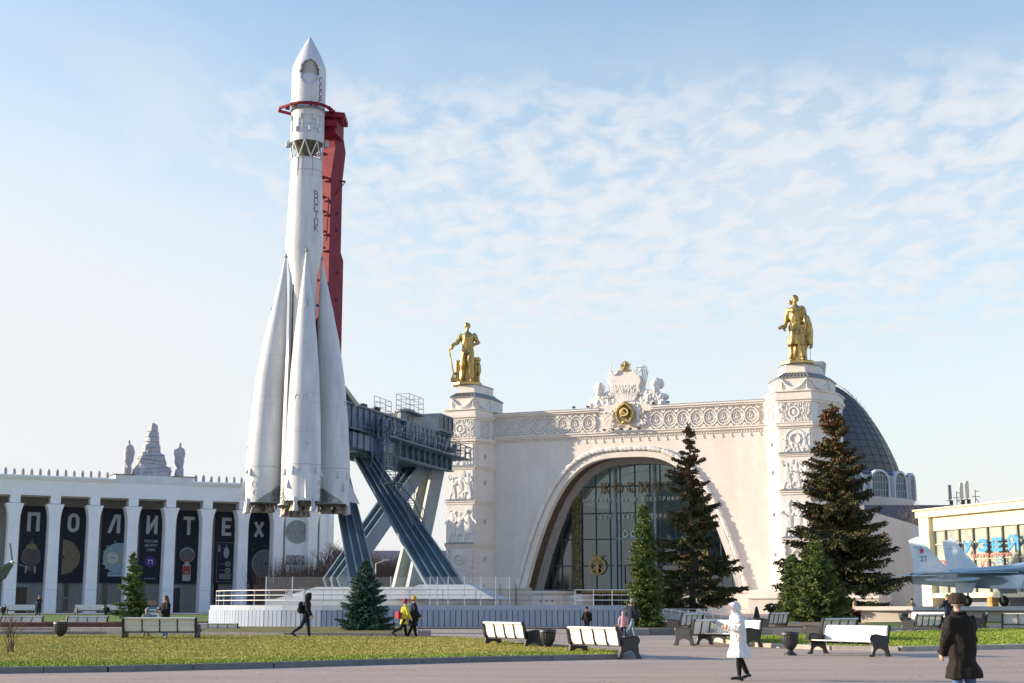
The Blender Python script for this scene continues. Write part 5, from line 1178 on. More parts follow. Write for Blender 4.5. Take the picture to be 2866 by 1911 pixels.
    for k in range(10): r_ = .3 if k % 2 == 0 else .12; a = math.pi/2+k*math.pi/5; st.append((fx-.1+r_*math.cos(a), zm-1.3+r_*math.sin(a)))
    m.slab(st, -3.58, -3.5); m.b2(fx-1.2, fx+1.0, -3.55, -3.5, zm-2.45, zm-2.35); m.torus((fx-.1, -3.55, zm-1.3), .42, .03, 20, 4); m.build('star_medallion', orn, pyl)
    for sx in (-1, 1):
        m = MB(); n = 60; m.tube([(fx+sx*1.45+.07*math.cos(k*.75), -3.58+.04*math.sin(k*.75), zm-.2-(zm-2.6)*k/n) for k in range(n+1)], .13, 6); m.build('twisted_colonnette', orn, pyl, smooth=True)
    for face in ((3, 4) if side < 0 else (1, 2),):
        a_, b_ = Vector(po[face[0]]), Vector(po[face[1]]); c_ = (a_+b_)/2; d_ = b_-a_; nn = Vector((d_.y, -d_.x)).normalized()
        for zz_ in (17.6, 14.6, 10.2, 6.0):
            m = MB(); m.box((c_.x+nn.x*.08, c_.y+nn.y*.08, zz_), (.18, .12, .5)); m.ell((c_.x+nn.x*.2, c_.y+nn.y*.2, zz_+.1), (.09, .09, .22), 6, 5); m.build('wall_lamp', mat('lamp_grey', (.45, .42, .42), .6), pyl)
# floodlights under the emblem and on the pylons
for i in range(5): x = 13.9+1.02*i; m = MB(); m.box((x, -.75, 19.98+.25), (.28, .32, .2)); m.bar((x, -.6, 20.15), (x, -.2, 20.05), .05); m.build('floodlight', darkm, kos)
for x in (10.2, 11.9, 19.6, 21.3): MB().box((x, -.5, 23.0), (.3, .3, .22)).build('floodlight', darkm, kos)
# plinth terrace before the pavilion on the right side
m = MB(); tx = kf.px(2092, 1650, -6.5)[0]; m.b2(tx, 44, -6.5, 3, -.6, 1.5); m.b2(tx-.1, 44.1, -6.65, 3, 1.5, 1.62); m.b2(tx, 44, -6, 3, 1.62, 2.1); m.b2(tx, 44, -5.4, 0, 2.1, 2.4); MB().b2(tx+.05, 44, -6.56, -6.5, -.6, -.05).build('brick_footing', MATS['brick_base'], kos); m.build('pavilion_terrace', pl_, kos)
# side wing, drum, dome
wp = [kf.px(2330, 1398, 6), kf.px(2430, 1429, 6), kf.px(2549, 1464, 6)]
MB().slab([(wp[0][0], -.5)]+wp+[(wp[2][0], -.5)], 6, 30).build('side_wing', pl_, kos)
DC = (16.0, 120.0); dz = kf.px(2502, 1316, 112)[1]
def dzz(py): return kf.px(2480, py, 112)[1]
zd0, zd1 = dzz(1398), dzz(1322)
apex = 42.6
dm = mat('dome_copper', (.075, .078, .085), .5, metal=.2, var=.6, vs=.3, c2=(.12, .085, .05), bump=.1, bs=3)
prof_ = [(14.9, zd1+.4)]
for i in range(1, 21): a = 1-(1-i/20)**1.7; prof_.append((14.9*math.sqrt(max(0, 1-a**1.15))+.05, zd1+.4+(apex-zd1)*a))
dome = MB().rev(prof_, 56, (*DC, 0)).build('dome', dm, kos, smooth=50)
m = MB()
for r_, z in prof_[1:-1]: m.rev([(r_+.0, z-.05), (r_+.07, z), (r_+.0, z+.05)], 56, (*DC, 0), cap=False)
for k in range(40):
    a = 2*math.pi*k/40; m.tube([(DC[0]+(r_+.02)*math.cos(a), DC[1]+(r_+.02)*math.sin(a), z) for r_, z in prof_[:-3]], .05, 3)
m.build('dome_rib', mat('dome_seam', (.06, .065, .075), .5), dome)
m = MB()
for da in (-.035, .035): m.tube([(DC[0]+(r_+.5)*math.cos(R(-19)+da), DC[1]+(r_+.5)*math.sin(R(-19)+da), z+.3) for r_, z in prof_[:-2]], .045, 4)
for r_, z in prof_[:-2]:
    p_ = [(DC[0]+(r_+.5)*math.cos(R(-19)+d), DC[1]+(r_+.5)*math.sin(R(-19)+d), z+.3) for d in (-.035, .035)]; m.bar(p_[0], p_[1], .05); m.bar(p_[0], (DC[0]+r_*math.cos(R(-19)), DC[1]+r_*math.sin(R(-19)), z), .05)
    m.bar(p_[0], Vector(p_[0])+Vector((.3, -.1, .6)), .04); m.bar(p_[0], p_[1], .04)
m.build('dome_ladder', mat('ladder_pale', (.45, .43, .42), .6), dome)
RD = 17.3; drum = MB().rev([(RD-4.5, zd0-5.2), (RD-.6, zd0-1.2), (RD, zd0), (RD, zd0+.3), (RD-.5, zd0+.35), (RD-.5, zd1-.6)], 64, (*DC, 0)).build('drum', mat('drum_plaster', (.60, .60, .60), .85, var=.08, vs=.4), kos, smooth=30)
MB().rev([(RD-.3, zd1-.6), (RD-.1, zd1-.3), (14.8, zd1+.5)], 64, (*DC, 0)).build('drum_roof', mat('drum_tin', (.12, .17, .22), .4, metal=.5), drum, smooth=30)
nW = 20; wg = mat('drum_glass', (.09, .16, .17), .12, var=.5, vs=.6, c2=(.03, .05, .06)); hW = zd1-zd0
for k in range(nW):
    a = 2*math.pi*(k+.3)/nW-.2
    if not (-2.3 < (a+math.pi) % (2*math.pi)-math.pi < .9): continue
    X = Matrix.Translation((DC[0], DC[1], 0)) @ Matrix.Rotation(a+math.pi/2, 4, 'Z') @ Matrix.Translation((0, -RD, 0)); wv_ = 1.85
    def arc_(w_, zt): return [(-w_, zd0+.3), (-w_, zt-w_)]+[(-w_*math.cos(math.pi*i/12), zt-w_+w_*math.sin(math.pi*i/12)) for i in range(1, 12)]+[(w_, zt-w_), (w_, zd0+.3)]
    o = MB(X).slab(arc_(wv_, zd1-.1), .05, .6).build('drum_window', wg, drum)
    m = MB(X); A_o, B_o = arc_(wv_+.35, zd1+.3), arc_(wv_, zd1-.1); m.loft([[(a_[0], -.25, a_[1]), (b_[0], -.25, b_[1]), (b_[0], .6, b_[1]), (a_[0], .6, a_[1])] for a_, b_ in zip(A_o, B_o)]); m.build('window_arch', MATS['drum_plaster'], o)
    m = MB(X)
    for x in (-1.2, -.6, 0, .6, 1.2): m.b2(x-.05, x+.05, -.05, .05, zd0+.3, zd1-.2-abs(x)*.5)
    for z in (zd0+1.5, zd0+2.9, zd0+4.1): m.b2(-wv_, wv_, -.05, .05, z-.05, z+.05)
    m.build('window_bars', MATS['seam_soft'], o)
# finial behind the right pylon
m = MB(); fpx = kf.px(2268, 980, 6); m.ell((fpx[0], 6, fpx[1]+.5), (.3, .3, .35), 8, 6); m.bar((fpx[0], 6, 25), (fpx[0], 6, fpx[1]+3), .06); m.prism([(fpx[0]-.3, 5.5), (fpx[0]+1.1, 5.5), (fpx[0]+1.1, 7), (fpx[0]-.3, 7)], 24.6, 27.5, [(fpx[0]-.5, 5.3), (fpx[0]+1.5, 5.3), (fpx[0]+1.5, 7.2), (fpx[0]-.5, 7.2)]); m.build('roof_equipment', tinb, kos)
# relief figures: one sculpted figure, flattened, repeated by linked copies
def relief_src(arms, legs):
    J = skel(1.75, legs, arms); mb = body_mb(J, .02, fingers=False); mb.loft([ering(J, z, a, b) for z, a, b in ((.42, .19, .12), (.8, .2, .14), (1.05, .16, .12))]); return remesh(mb, 'relief_figure', orn, None, .03, 1, .03, .1)
r0 = relief_src([(20, 25, 60, 20), (10, 30, 40, 0)], [(6, 5, 6), (-6, 0, 6)]); r1 = relief_src([(150, 25, 20, 0), (20, 20, 70, 30)], [(0, 0, 8), (8, 10, 8)]); srcs = [r0, r1]; used = {0: 0, 1: 0}
for pyl, fx, za_, zb_, lev in relief_spots:
    MB().b2(fx-1.55, fx+1.55, -3.56, -3.49, za_, zb_).build('relief_slab', orn, pyl); MB().b2(fx-1.7, fx+1.7, -3.8, -3.5, za_-.16, za_-.04).build('relief_ledge', tinb, pyl)
    H_ = (zb_-za_)*.92
    for j, x in enumerate((-.95, .05, .95) if lev else (-1.0, 1.0)):
        src = srcs[(j+lev) % 2]; o = src if not used[(j+lev) % 2] else src.copy(); used[(j+lev) % 2] = 1
        if o.name not in col.objects: col.objects.link(o)
        k = H_/1.8*random.uniform(.86, 1.); o.parent = pyl; o.location = (fx+x, -3.58, za_); o.scale = (k*(1 if j % 2 else -1)*(1.15 if lev else .9), k*.42, k)
    m = MB(); rr = random.Random(lev+int(fx))
    if lev == 0: m.torus((fx, -3.62, za_+H_*.62), H_*.24, .09, 24, 6); m.torus((fx, -3.6, za_+H_*.62), H_*.45, .05, 24, 4, a0=0, a1=math.pi)
    for k in range(26): m.ell((fx+rr.uniform(-1.3, 1.3), -3.58, za_+rr.uniform(.1, H_*(.35 if lev == 0 else .95))), (rr.uniform(.06, .2), .09, rr.uniform(.08, .3)), 6, 4, Matrix.Rotation(rr.uniform(-1, 1), 3, 'Y'))
    m.build('relief_ornament', orn, pyl, smooth=True)
# roof sculpture with cartouche, heads, wheat and a star
ek = lambda name, x, y, z, lab, cat: empty(name, kf.M @ Vector((x, y, z)), KA, lab, cat)
rs_ = ek('roof_sculpture', 16.2, 1.2, 22.9, 'white plaster sculpture group with a cartouche and two giant heads above the portal', 'sculpture')
def kxz(px, py, d=-.1): x, z = kf.px(px, py, d); return x-16.2, z-22.9
m = MB(); pts = [kxz(*p) for p in ((1705, 1092), (1700, 1062), (1708, 1046), (1722, 1043), (1728, 1034), (1766, 1032), (1772, 1042), (1786, 1048), (1790, 1062), (1782, 1095))]; m.slab(pts, -.9, .3); m.build('cartouche', orn, rs_, bevel=.05)
def blob(name, items, vox=.07, disp=.08):
    mb = MB()
    for it in items: mb.ell(*it)
    return remesh(mb, name, orn, rs_, vox, 1, disp, .16)
for px, py, s in ((1672, 1086, -1), (1831, 1073, 1)):
    x, z = kxz(px, py); blob('giant_head', [((x, -.5, z+.1), (.62, .65, .68)), ((x, -.75, z-.4), (.42, .5, .5)), ((x, -.4, z-.9), (.42, .42, .5)), ((x-s*.1, -1.2, z-.1), (.12, .14, .2)), ((x+s*.2, -.3, z-1.45), (1.25, .6, .5)), ((x+s*.3, -.2, z+.1), (.55, .6, .6))], .06, .05)
blob('fruit_heap', [((random.Random(i).uniform(-4.4, 4.4), -.5, random.Random(i+50).uniform(-.2, .9)), (random.Random(i+9).uniform(.3, .6),)*3) for i in range(40)], .06, .1)
blob('drapery', [((x, -.45, .9+.9*math.cos(x*.42)), (.7, .5, .5)) for x in np.arange(-3.2, 3.4, .5)], .07, .1)
m = MB(); rr = random.Random(12)
for k in range(70): x = rr.uniform(-1.6, 1.6); m.tube([(x*.6, -1.0, .6), (x, -1.0, 1.6+rr.uniform(-.2, .8))], [.05, .03], 5); m.ell((x, -1.02, 1.9+rr.uniform(-.2, .5)), (.07, .07, .22), 5, 4)
m.build('wheat', orn, rs_)
m = MB()
for s in (-1, 1):
    for k in range(4): m.tube([(s*(1.6+.14*k), -.4, 2.0), (s*(1.95+.17*k), -.3, 5.0-.35*k)], [.09, .05], 6)
    m.torus((s*1.35, -1.0, 4.2), .45, .12, 14, 6, a0=R(180), a1=R(360))
m.build('banner_poles', orn, rs_)
m = MB(); [m.bar((x, .4, 3.4), (x, .4, 4.6), .05) for x in (.9, 1.5, 2.1)]; m.bar((.9, .4, 4.6), (2.1, .4, 4.6), .05); m.bar((.9, .4, 4.2), (2.1, .4, 4.2), .04); m.build('roof_railing', darkm, rs_)
x, z = kxz(1744, 1022, -.6); m = MB()
for k in range(28): a = 2*math.pi*k/28; m.bar((x+.2*math.cos(a), -.95, z+.2*math.sin(a)), (x+.62*math.cos(a), -.95, z+.62*math.sin(a)), .07, .06)
pts = []
for k in range(10): r_ = .72 if k % 2 == 0 else .27; a = math.pi/2+k*math.pi/5; pts.append((x+r_*math.cos(a), z+r_*math.sin(a)))
n0 = [(a, -.98, b) for a, b in pts]; m.add(n0+[(x, -1.25, z)], [(i, (i+1) % 10, 10) for i in range(10)]); m.build('gilded_star', goldm, rs_)
ex, ez = kf.px(1748.5, 1157, -.5); em = ek('state_emblem', ex, -.5, ez, 'round gilded state emblem with hammer and sickle on the frieze centre', 'emblem')
m = MB(); m.torus((0, 0, -.05), .98, .2, 36, 8, 'y', .92, 1.15, a0=R(-58), a1=R(238))
for k in range(44): a = R(-55+290*k/43); m.ell((.98*.92*math.cos(a), -.16, -.05+.98*1.15*math.sin(a)), (.13, .08, .15), 6, 4, Matrix.Rotation(-a, 3, 'Y'))
m.build('wheat_wreath', goldm, em, smooth=True)
MB().rev([(.62, 0), (.55, .14), (.3, .24), (.02, .27)], 28).v
m = MB(Matrix.Rotation(R(90), 4, 'X')); m.rev([(.66, 0), (.6, .16), (.35, .26), (.02, .3)], 28); m.v = [(a, b, c+.12) for a, b, c in m.v]; m.build('globe', mat('gilding_dark', (.22, .14, .045), .5, metal=.6, var=.3, vs=5), em, smooth=True)
m = MB(); m.torus((.04, -.38, .12), .40, .075, 20, 6, a0=R(-125), a1=R(105)); m.bar((-.2, -.38, -.22), (-.42, -.38, -.44), .12, .08); m.bar((.36, -.42, -.24), (-.22, -.42, .30), .10, .06); m.bar((-.38, -.44, .16), (-.08, -.44, .46), .2, .1); m.build('hammer_sickle', mat('gilding_bright', (.95, .74, .32), .35, metal=.5), em)
m = MB()
for k in range(-4, 5): m.tube([(0, -.1, -.75), (k*.12, -.12, -.35+abs(k)*-.02)], .03, 5)
m.loft([[(-.5, -.2, -.95), (.5, -.2, -.95), (.5, 0, -.95), (-.5, 0, -.95)], [(-.34, -.2, -1.3), (.34, -.2, -1.3), (.34, 0, -1.3), (-.34, 0, -1.3)]]); m.ell((0, -.2, -1.0), (.3, .16, .2)); m.build('ribbon_rays', goldm, em)
pts = []
for k in range(10): r_ = .16 if k % 2 == 0 else .06; a = math.pi/2+k*math.pi/5; pts.append((r_*math.cos(a), 1.12+r_*math.sin(a)))
MB().slab(pts, -.25, -.1).build('small_star', goldm, em)
# gilded statues
def statue(x, y, z, lab, arms, legs, H, woman, yaw):
    e = ek('gilded_statue', x, y, z, lab, 'statue'); e.rotation_euler.z = KA+yaw; s = H/1.75
    J = skel(1.75, legs, arms, 0, 20 if not woman else -10, -6); mb = body_mb(J, .018, fingers=True, curl=1.0); z0_ = J['z0']
    mb.loft([ering(J, zz, a, b) for zz, a, b in ((.86, .185, .145), (.98, .172, .135), (1.1, .17, .14), (1.3, .195, .15), (1.42, .16, .11), (1.5, .08, .08))])
    for k in (0, 1): mb.tube([J['hip', k], J['hip', k]*.5+J['knee', k]*.5, J['knee', k], J['ank', k]+Vector((0, 0, .03))], [.11, .098, .082, .068], 12); sd = (1, -1)[k]; mb.tube([J['sh', k]-Vector((sd*.04, 0, 0)), J['el', k], J['wr', k]], [.085, .068, .048], 10)
    hd = J['head']; mb.ell(hd+Vector((0, .02, .04)), (.088, .1, .095), 12, 8)
    if woman:
        mb.loft([ering(J, zz, a, b) for zz, a, b in ((.42, .25, .19), (.55, .23, .18), (.8, .20, .17), (1.02, .17, .14))]); mb.loft([ering(J, zz, a, b, dy=.10, dx=.03) for zz, a, b in ((.02, .21, .12), (.4, .24, .15), (.9, .22, .15), (1.35, .22, .13), (1.46, .15, .1))])
        mb.tube([hd+Vector((-.1, .02, -.1)), hd+Vector((-.16, .05, -.02)), hd+Vector((-.13, .04, .03))], [.04, .05, .02], 8); mb.tube([Vector((-.22, .02, 1.36+z0_)), Vector((-.05, -.14, 1.33+z0_)), Vector((.2, -.06, 1.42+z0_))], [.07, .06, .06], 8)
        mb.tube([Vector((.26, .08, 1.2+z0_)), Vector((.31, .08, .8+z0_)), Vector((.33, .05, .42+z0_))], [.10, .12, .08], 10)
    fig = remesh(mb, 'figure', goldm, e, .018, 1, .035, .10); J['wr'] = None
    p = MB(); p.rev([(.46, -.0), (.46, .06), (.42, .08)], 8, (0, 0, 0), 1, .9, a0=R(22)); fig.location.z = .08; p.build('statue_base', goldm, e)
    if not woman:
        w_ = J[('wr', 1)]+J[('fd', 1)]*.09+Vector((0, 0, .08)); m = MB(); m.tube([w_+Vector((0, 0, .05)), Vector((w_.x+.17, w_.y-.02, .12))], .022, 8); m.box((w_.x+.18, w_.y-.02, .15), (.22, .11, .12)); m.build('hammer', goldm, e)
        m = MB(); m.b2(.02, .32, .16, .40, .08, .82); m.b2(-.0, .34, .12, .42, .76, .86); m.box((-.16, .25, .42), (.42, .2, .72)); m.build('machine_block', goldm, e, bevel=.015)
        m = MB(); m.torus((-.3, .16, .26), .16, .035, 16, 6, 'y'); m.tube([(-.36, .25, .08), (-.36, .25, .66), (-.1, .25, .70)], .03, 6); m.ell((.3, .14, .5), (.09, .09, .2)); m.build('machine_wheel', goldm, e)
    else:
        m = MB(); c = Vector((.07, -.34, .86+.08)); m.torus(c, .19, .018, 28, 6)
        for k in range(3): a = k*math.pi/3+.3; m.bar(c-Vector((math.cos(a), 0, math.sin(a)))*.19, c+Vector((math.cos(a), 0, math.sin(a)))*.19, .022)
        m.bar(c-Vector((0, 0, .19)), (c.x+.01, c.y, .08), .06, .05); m.build('spinning_wheel', goldm, e)
        w_ = J[('wr', 1)]+Vector((0, 0, .1)); m = MB(); m.tube([w_+Vector((.06, -.02, .02)), w_+Vector((-.07, -.06, -.03)), w_+Vector((-.15, -.08, -.07))], [.045, .05, .04], 8); m.build('sheaf', goldm, e)
    e.scale = (s,)*3; return e
lx, lz_ = kf.px(1330, 1066, -1.4); rx_, rz_ = kf.px(2228, 1008, -1.4)
statue(-2.9, -1.0, LV['cap']+.0, 'gilded statue of a worker leaning on a long hammer, on the left pylon', [(-5, 30, 25, 88), (10, 28, 16, -8)], [(10, 8, 4), (-4, 0, 5)], 7.1, False, R(16))
statue(35.9, -1.0, LV['cap']+.0, 'gilded statue of a robed woman with a wheel before her, on the right pylon', [(12, 14, 22, 12), (2, 10, 12, -6)], [(8, 6, 4), (-4, 0, 5)], 7.2, True, R(8))
# ================================================================ TREES
def needle_mat(name, c, c2):
    m = mat(name, c, .7, var=1., vs=.9, c2=c2, spec=.2); return m
ng = needle_mat('needles_green', (.15, .19, .05), (.045, .075, .024)); nb = needle_mat('needles_blue', (.075, .13, .095), (.028, .06, .045)); nd = needle_mat('needles_dark', (.095, .095, .036), (.034, .041, .017))
bark = mat('bark_brown', (.10, .07, .05), .95, var=.5, vs=4, bump=.8, bs=14); conem = mat('cone_brown', (.34, .15, .065), .8, var=.5, vs=2, c2=(.13, .055, .03))
def spruce(x, y, z, H, Rb, seed, m_, label, dens=1., cones=0, leaf=.16, z0f=.06, droop=.32, power=.9, gap=.25, lean=0., rag=.25, bare=.0):
    r_ = np.random.default_rng(seed); e = empty('spruce_tree', (x, y, z), 0, label, 'spruce'); rr = random.Random(seed)
    mb = MB(); mb.tube([(lean*t*H, 0, t*H) for t in (-.01, .05, .3, .6, .85, .99)], [Rb*.075+.05, Rb*.06+.04, Rb*.045+.03, Rb*.03+.02, .02, .008], 9)
    B = []; D = []; Wt = []; C = []; zc = H*z0f; brs = MB()
    while zc < H*.985:
        f = (zc-H*z0f)/(H*(1-z0f)); rad = Rb*((1-f)**power)*(1-.12*math.exp(-(f/.08)))+.03*Rb
        nbch = max(4, int((11 if f < .7 else 8)*dens))
        for k in range(nbch):
            if rr.random() < gap*.5: continue
            az_ = rr.uniform(0, 2*math.pi); Lb = rad*rr.uniform(1-rag*1.6, 1+rag*.55); up_ = .10+.55*f
            zb = zc+rr.uniform(-.02, .02)*H; n = max(4, int(Lb/(leaf*.42)))
            ts = np.linspace(bare if f < .5 else .05, 1, n); rx = Lb*ts; zz_ = zb+Lb*(-droop*(1-f)*ts*(1.25-ts*.6)+up_*ts*ts*.5)
            px = lean*zb+rx*math.cos(az_); py = rx*math.sin(az_)
            brs.tube([(lean*zb, 0, zb), (px[n//2], py[n//2], zz_[n//2]), (px[-1], py[-1], zz_[-1])], [.022*Rb**.5+.01, .012*Rb**.5+.005, .004], 4)
            dr = np.array([math.cos(az_), math.sin(az_), 0]); sd = np.array([-math.sin(az_), math.cos(az_), 0])
            for i in range(n):
                t = ts[i]; tw = Lb*.34*(1.12-t)*min(1, .35+t*1.6)+leaf*.5
                m2 = max(2, int(tw/(leaf*.42)))
                for s in (-1, 1):
                    q = np.arange(m2)/m2*tw+leaf*.1; a2 = R(52)+r_.normal(0, .15)
                    d2 = dr*math.cos(a2)+sd*s*math.sin(a2); d2[2] -= .25+r_.uniform(0, .3)
                    pts = np.stack([px[i]+d2[0]*q, py[i]+d2[1]*q, zz_[i]+d2[2]*q-.15*q*q], 1)+r_.normal(0, leaf*.16, (m2, 3)); B.append(pts); D.append(np.repeat(d2[None], m2, 0))
            B.append(np.stack([px, py, zz_], 1)); D.append(np.repeat(dr[None], n, 0))
            if cones and f > .35 or (cones and rr.random() < .25):
                for i in range(int(cones*(3+7*f))):
                    t = rr.uniform(.45, 1); j = min(n-1, int(t*n)); C.append((px[j]+rr.gauss(0, .09), py[j]+rr.gauss(0, .09), zz_[j]-.04))
        zc += (H*.026+leaf*.35)*(1.15-.45*f)/dens
    ln = max(4, int(H*.12/leaf*3)); B.append(np.stack([lean*H+r_.normal(0, leaf*.3, ln), r_.normal(0, leaf*.3, ln), np.linspace(H*.93, H, ln)], 1)); D.append(np.repeat(np.array([[0, 0, 1.]]), ln, 0))
    P_ = np.concatenate(B); Dd = np.concatenate(D); P_ = np.repeat(P_, 2, 0); Dd = np.repeat(Dd, 2, 0); n = len(P_)
    Dd = Dd+r_.normal(0, .42, (n, 3)); Dd /= np.linalg.norm(Dd, axis=1)[:, None]; S = np.cross(Dd, r_.normal(0, 1, (n, 3))); S /= np.linalg.norm(S, axis=1)[:, None]+1e-9
    l_ = r_.uniform(.6, 1.25, n)[:, None]*leaf; w_ = l_*.2
    P_ = P_+r_.normal(0, leaf*.12, (n, 3)); V = np.stack([P_-Dd*l_*.3, P_+S*w_+Dd*l_*.15, P_+Dd*l_*.75, P_-S*w_+Dd*l_*.15], 1)
    mb.build('trunk', bark, e, smooth=True); brs.build('branches', bark, e); rawmesh('crown', V.reshape(-1, 3), np.arange(4*n).reshape(-1, 4), m_, e)
    if C:
        c = np.array(C); k = len(c); rad = .026+leaf*.12; hh = r_.uniform(.8, 1.3, k)*leaf*.62; V = np.empty((k, 5, 3)); 
        off_ = np.array([[1, 0], [0, 1], [-1, 0], [0, -1]])*rad
        for i in range(4): V[:, i] = c+np.column_stack([np.full(k, off_[i, 0]), np.full(k, off_[i, 1]), -hh*.35])
        V[:, 4] = c+np.column_stack([np.zeros(k), np.zeros(k), -hh*1.1]); base = np.arange(k)[:, None]*5
        F_ = np.concatenate([base+np.array([[i, (i+1) % 4, 4]]) for i in range(4)]); V2 = V.copy(); V2[:, 4] = c+np.column_stack([np.zeros(k), np.zeros(k), hh*.15])
        Fa = np.concatenate([F_, F_+5*k]); o = rawmesh('cones', np.concatenate([V.reshape(-1, 3), V2.reshape(-1, 3)]), Fa, conem, e); o['kind'] = 'stuff'
    return e
def sp(px, pyf, Y, pyt, Rb, seed, m_, label, zf=None, **k):
    zb = zf if zf is not None else g(Y); p = P(px, pyf, Y); top = P(px, pyt, Y).z
    return spruce(p.x, Y, zb, top-zb, Rb, seed, m_, label, **k)
sp(1940, 1735, 103, 1186, 3.6, 11, nd, 'tall ragged brown spruce full of cones before the glass portal', cones=3.4, leaf=.25, gap=.75, power=.95, z0f=.095, rag=.5, dens=.95, bare=.3)
sp(1806, 1767, 72, 1412, 1.05, 12, ng, 'slender bright green spruce standing left of the tall brown spruce by the portal', leaf=.14, power=.62, gap=.15, dens=1.25, droop=.25, z0f=.02)
sp(2352, 1735, 100, 1130, 4.6, 13, nd, 'tallest broad spruce with brown cones in front of the right pylon', cones=3.6, leaf=.27, gap=.5, power=.9, z0f=.02, rag=.42, dens=1.15, bare=.12)
sp(2290, 1745, 92, 1512, 2.3, 14, ng, 'young green spruce in front of the tallest broad spruce', leaf=.17, power=.8, gap=.12, z0f=.02, rag=.25, dens=1.2)
sp(2222, 1745, 93.5, 1552, 1.35, 15, ng, 'narrow green spruce at the left foot of the tallest broad spruce', leaf=.16, power=.75, gap=.12, z0f=.02)
sp(1021, 1771, 70, 1570, 1.42, 16, nb, 'bluish spruce on the strip of lawn beside the striding man', leaf=.12, power=.85, gap=.2, z0f=.02, rag=.3, droop=.15, dens=1.2)
sp(366, 1728, 108, 1545, 1.5, 17, ng, 'thin lopsided spruce on the lawn before the colonnade', zf=.72, leaf=.15, power=.9, gap=.5, z0f=.02, rag=.5, dens=1.0)
# bare trees
twig = mat('twig_brown', (.13, .085, .065), .95, var=.4, vs=2); twig2 = mat('twig_grey', (.17, .14, .125), .95, var=.3, vs=2)
def bare_tree(H, seed, m_, spread=.5, depth=6, r0=.12, name='bare_tree'):
    rr = random.Random(seed); mb = MB(); tw = MB()
    def br(p, d, l, r, k):
        q = p+d*l; (mb if k > depth-3 else tw).tube([p, p+d*l*.5+Vector((rr.gauss(0, .03), rr.gauss(0, .03), 0))*l, q], [r, r*.85, r*.68], 5 if k > depth-3 else 3)
        if k <= 0: return
        for i in range(3 if k < depth else 4):
            nd_ = (d+Vector((rr.gauss(0, spread), rr.gauss(0, spread), rr.uniform(-.1, .35)))).normalized(); br(p+d*l*rr.uniform(.55, 1), nd_, l*rr.uniform(.62, .82), r*.6, k-1)
    br(Vector((0, 0, -.2)), Vector((0, 0, 1)), H*.28, r0, depth); e = empty(name); mb.build('trunk', m_, e); tw.build('twigs', m_, e); return e
b0 = bare_tree(11, 1, twig, .42, 5, .16); b1 = bare_tree(8, 2, twig, .5, 5, .12); b2_ = bare_tree(12, 3, twig2, .45, 5, .17)
spots = [(b0, 905, 150), (b0, 960, 165), (b1, 1000, 158), (b0, 1085, 172), (b1, 1120, 160), (b2_, 1040, 190), (b1, 1165, 165), (b0, 1190, 180), (b2_, 945, 185), (b1, 930, 150), (b1, 1060, 150), (b0, 1140, 195), (b2_, 1215, 176), (b0, 980, 200), (b0, 1015, 205), (b0, 1075, 210), (b1, 1100, 150), (b0, 1150, 215), (b0, 925, 200), (b1, 1180, 152), (b0, 1200, 205), (b1, 970, 152)]
used = set(); labs = 'bare leafless trees behind the gantry legs'
for i, (src, px, Y) in enumerate(spots):
    p = P(px, 1680, Y); o = copy_tree(src, (p.x, Y, g(Y)), random.uniform(0, 6), scale=random.uniform(.82, 1.15)) if src in used else src
    if src not in used: used.add(src); o.location = (p.x, Y, g(Y))
    tag(o, 'bare leafless tree in the brown thicket seen between the gantry legs', 'bare tree', labs)
for px, Y, s_ in ((2540, 205, 1.5), (2575, 210, 1.75), (2605, 215, 1.8), (2635, 212, 1.7), (2660, 214, 1.6)):
    p = P(px, 1650, Y); o = copy_tree(b2_, (p.x, Y, 0.5), random.uniform(0, 6), scale=s_); tag(o, 'bare leafless tree rising behind the yellow museum roof', 'bare tree', 'bare trees behind the yellow museum')
p = P(2520, 1650, 160); o = copy_tree(b1, (p.x, 160, .7), 1.1, scale=1.25); tag(o, 'bare tree with thin branches between the broad spruce and the fighter jet', 'bare tree')
# undergrowth behind the platform
def scrub(n, seed):
    r_ = np.random.default_rng(seed); x = r_.uniform(-26, -9.5, n); y = r_.uniform(145, 200, n); h = r_.uniform(2, 6.5, n); lx = r_.normal(0, .9, n); w = r_.uniform(.02, .06, n)
    V = np.empty((n, 3, 3)); V[:, 0] = np.stack([x-w, y, np.full(n, .9)], 1); V[:, 1] = np.stack([x+w, y, np.full(n, .9)], 1); V[:, 2] = np.stack([x+lx, y, .9+h], 1); return rawmesh('thicket', V.reshape(-1, 3), np.arange(3*n).reshape(-1, 3), twig)
tag(scrub(15000, 5), 'brown tangle of bare undergrowth behind the platform', 'undergrowth', kind='stuff')
# leafless shrub at left foreground
sh = MB(); rr = random.Random(6); c = at(28, 1838); 
sb_ = empty('bare_shrub', (c.x, c.y, g(c.y)+.13), 0, 'small leafless shrub with reddish stems on the near lawn', 'shrub'); mb = MB()
for i in range(8):
    a = rr.uniform(0, 6.28); p = Vector((rr.uniform(-.1, .1), rr.uniform(-.1, .1), -.05)); d = Vector((math.cos(a)*.22, math.sin(a)*.2, 1)).normalized(); pts = [p]; 
    for k in range(6):
        d = (d+Vector((rr.gauss(0, .12), rr.gauss(0, .12), .05))).normalized(); pts.append(pts[-1]+d*rr.uniform(.13, .2))
        if k > 1:
            for q in range(2): e2 = (d+Vector((rr.gauss(0, .6), rr.gauss(0, .6), .1))).normalized(); s_ = pts[-1]; m1 = s_+e2*.17; mb.tube([s_, m1, m1+(e2+Vector((0, 0, .5))).normalized()*.16], [.008, .006, .003], 4)
    mb.tube(pts, [.018, .016, .014, .012, .009, .007, .004][:len(pts)], 5)
mb.build('stems', mat('shrub_stem', (.16, .09, .065), .8, var=.4, vs=8), sb_)
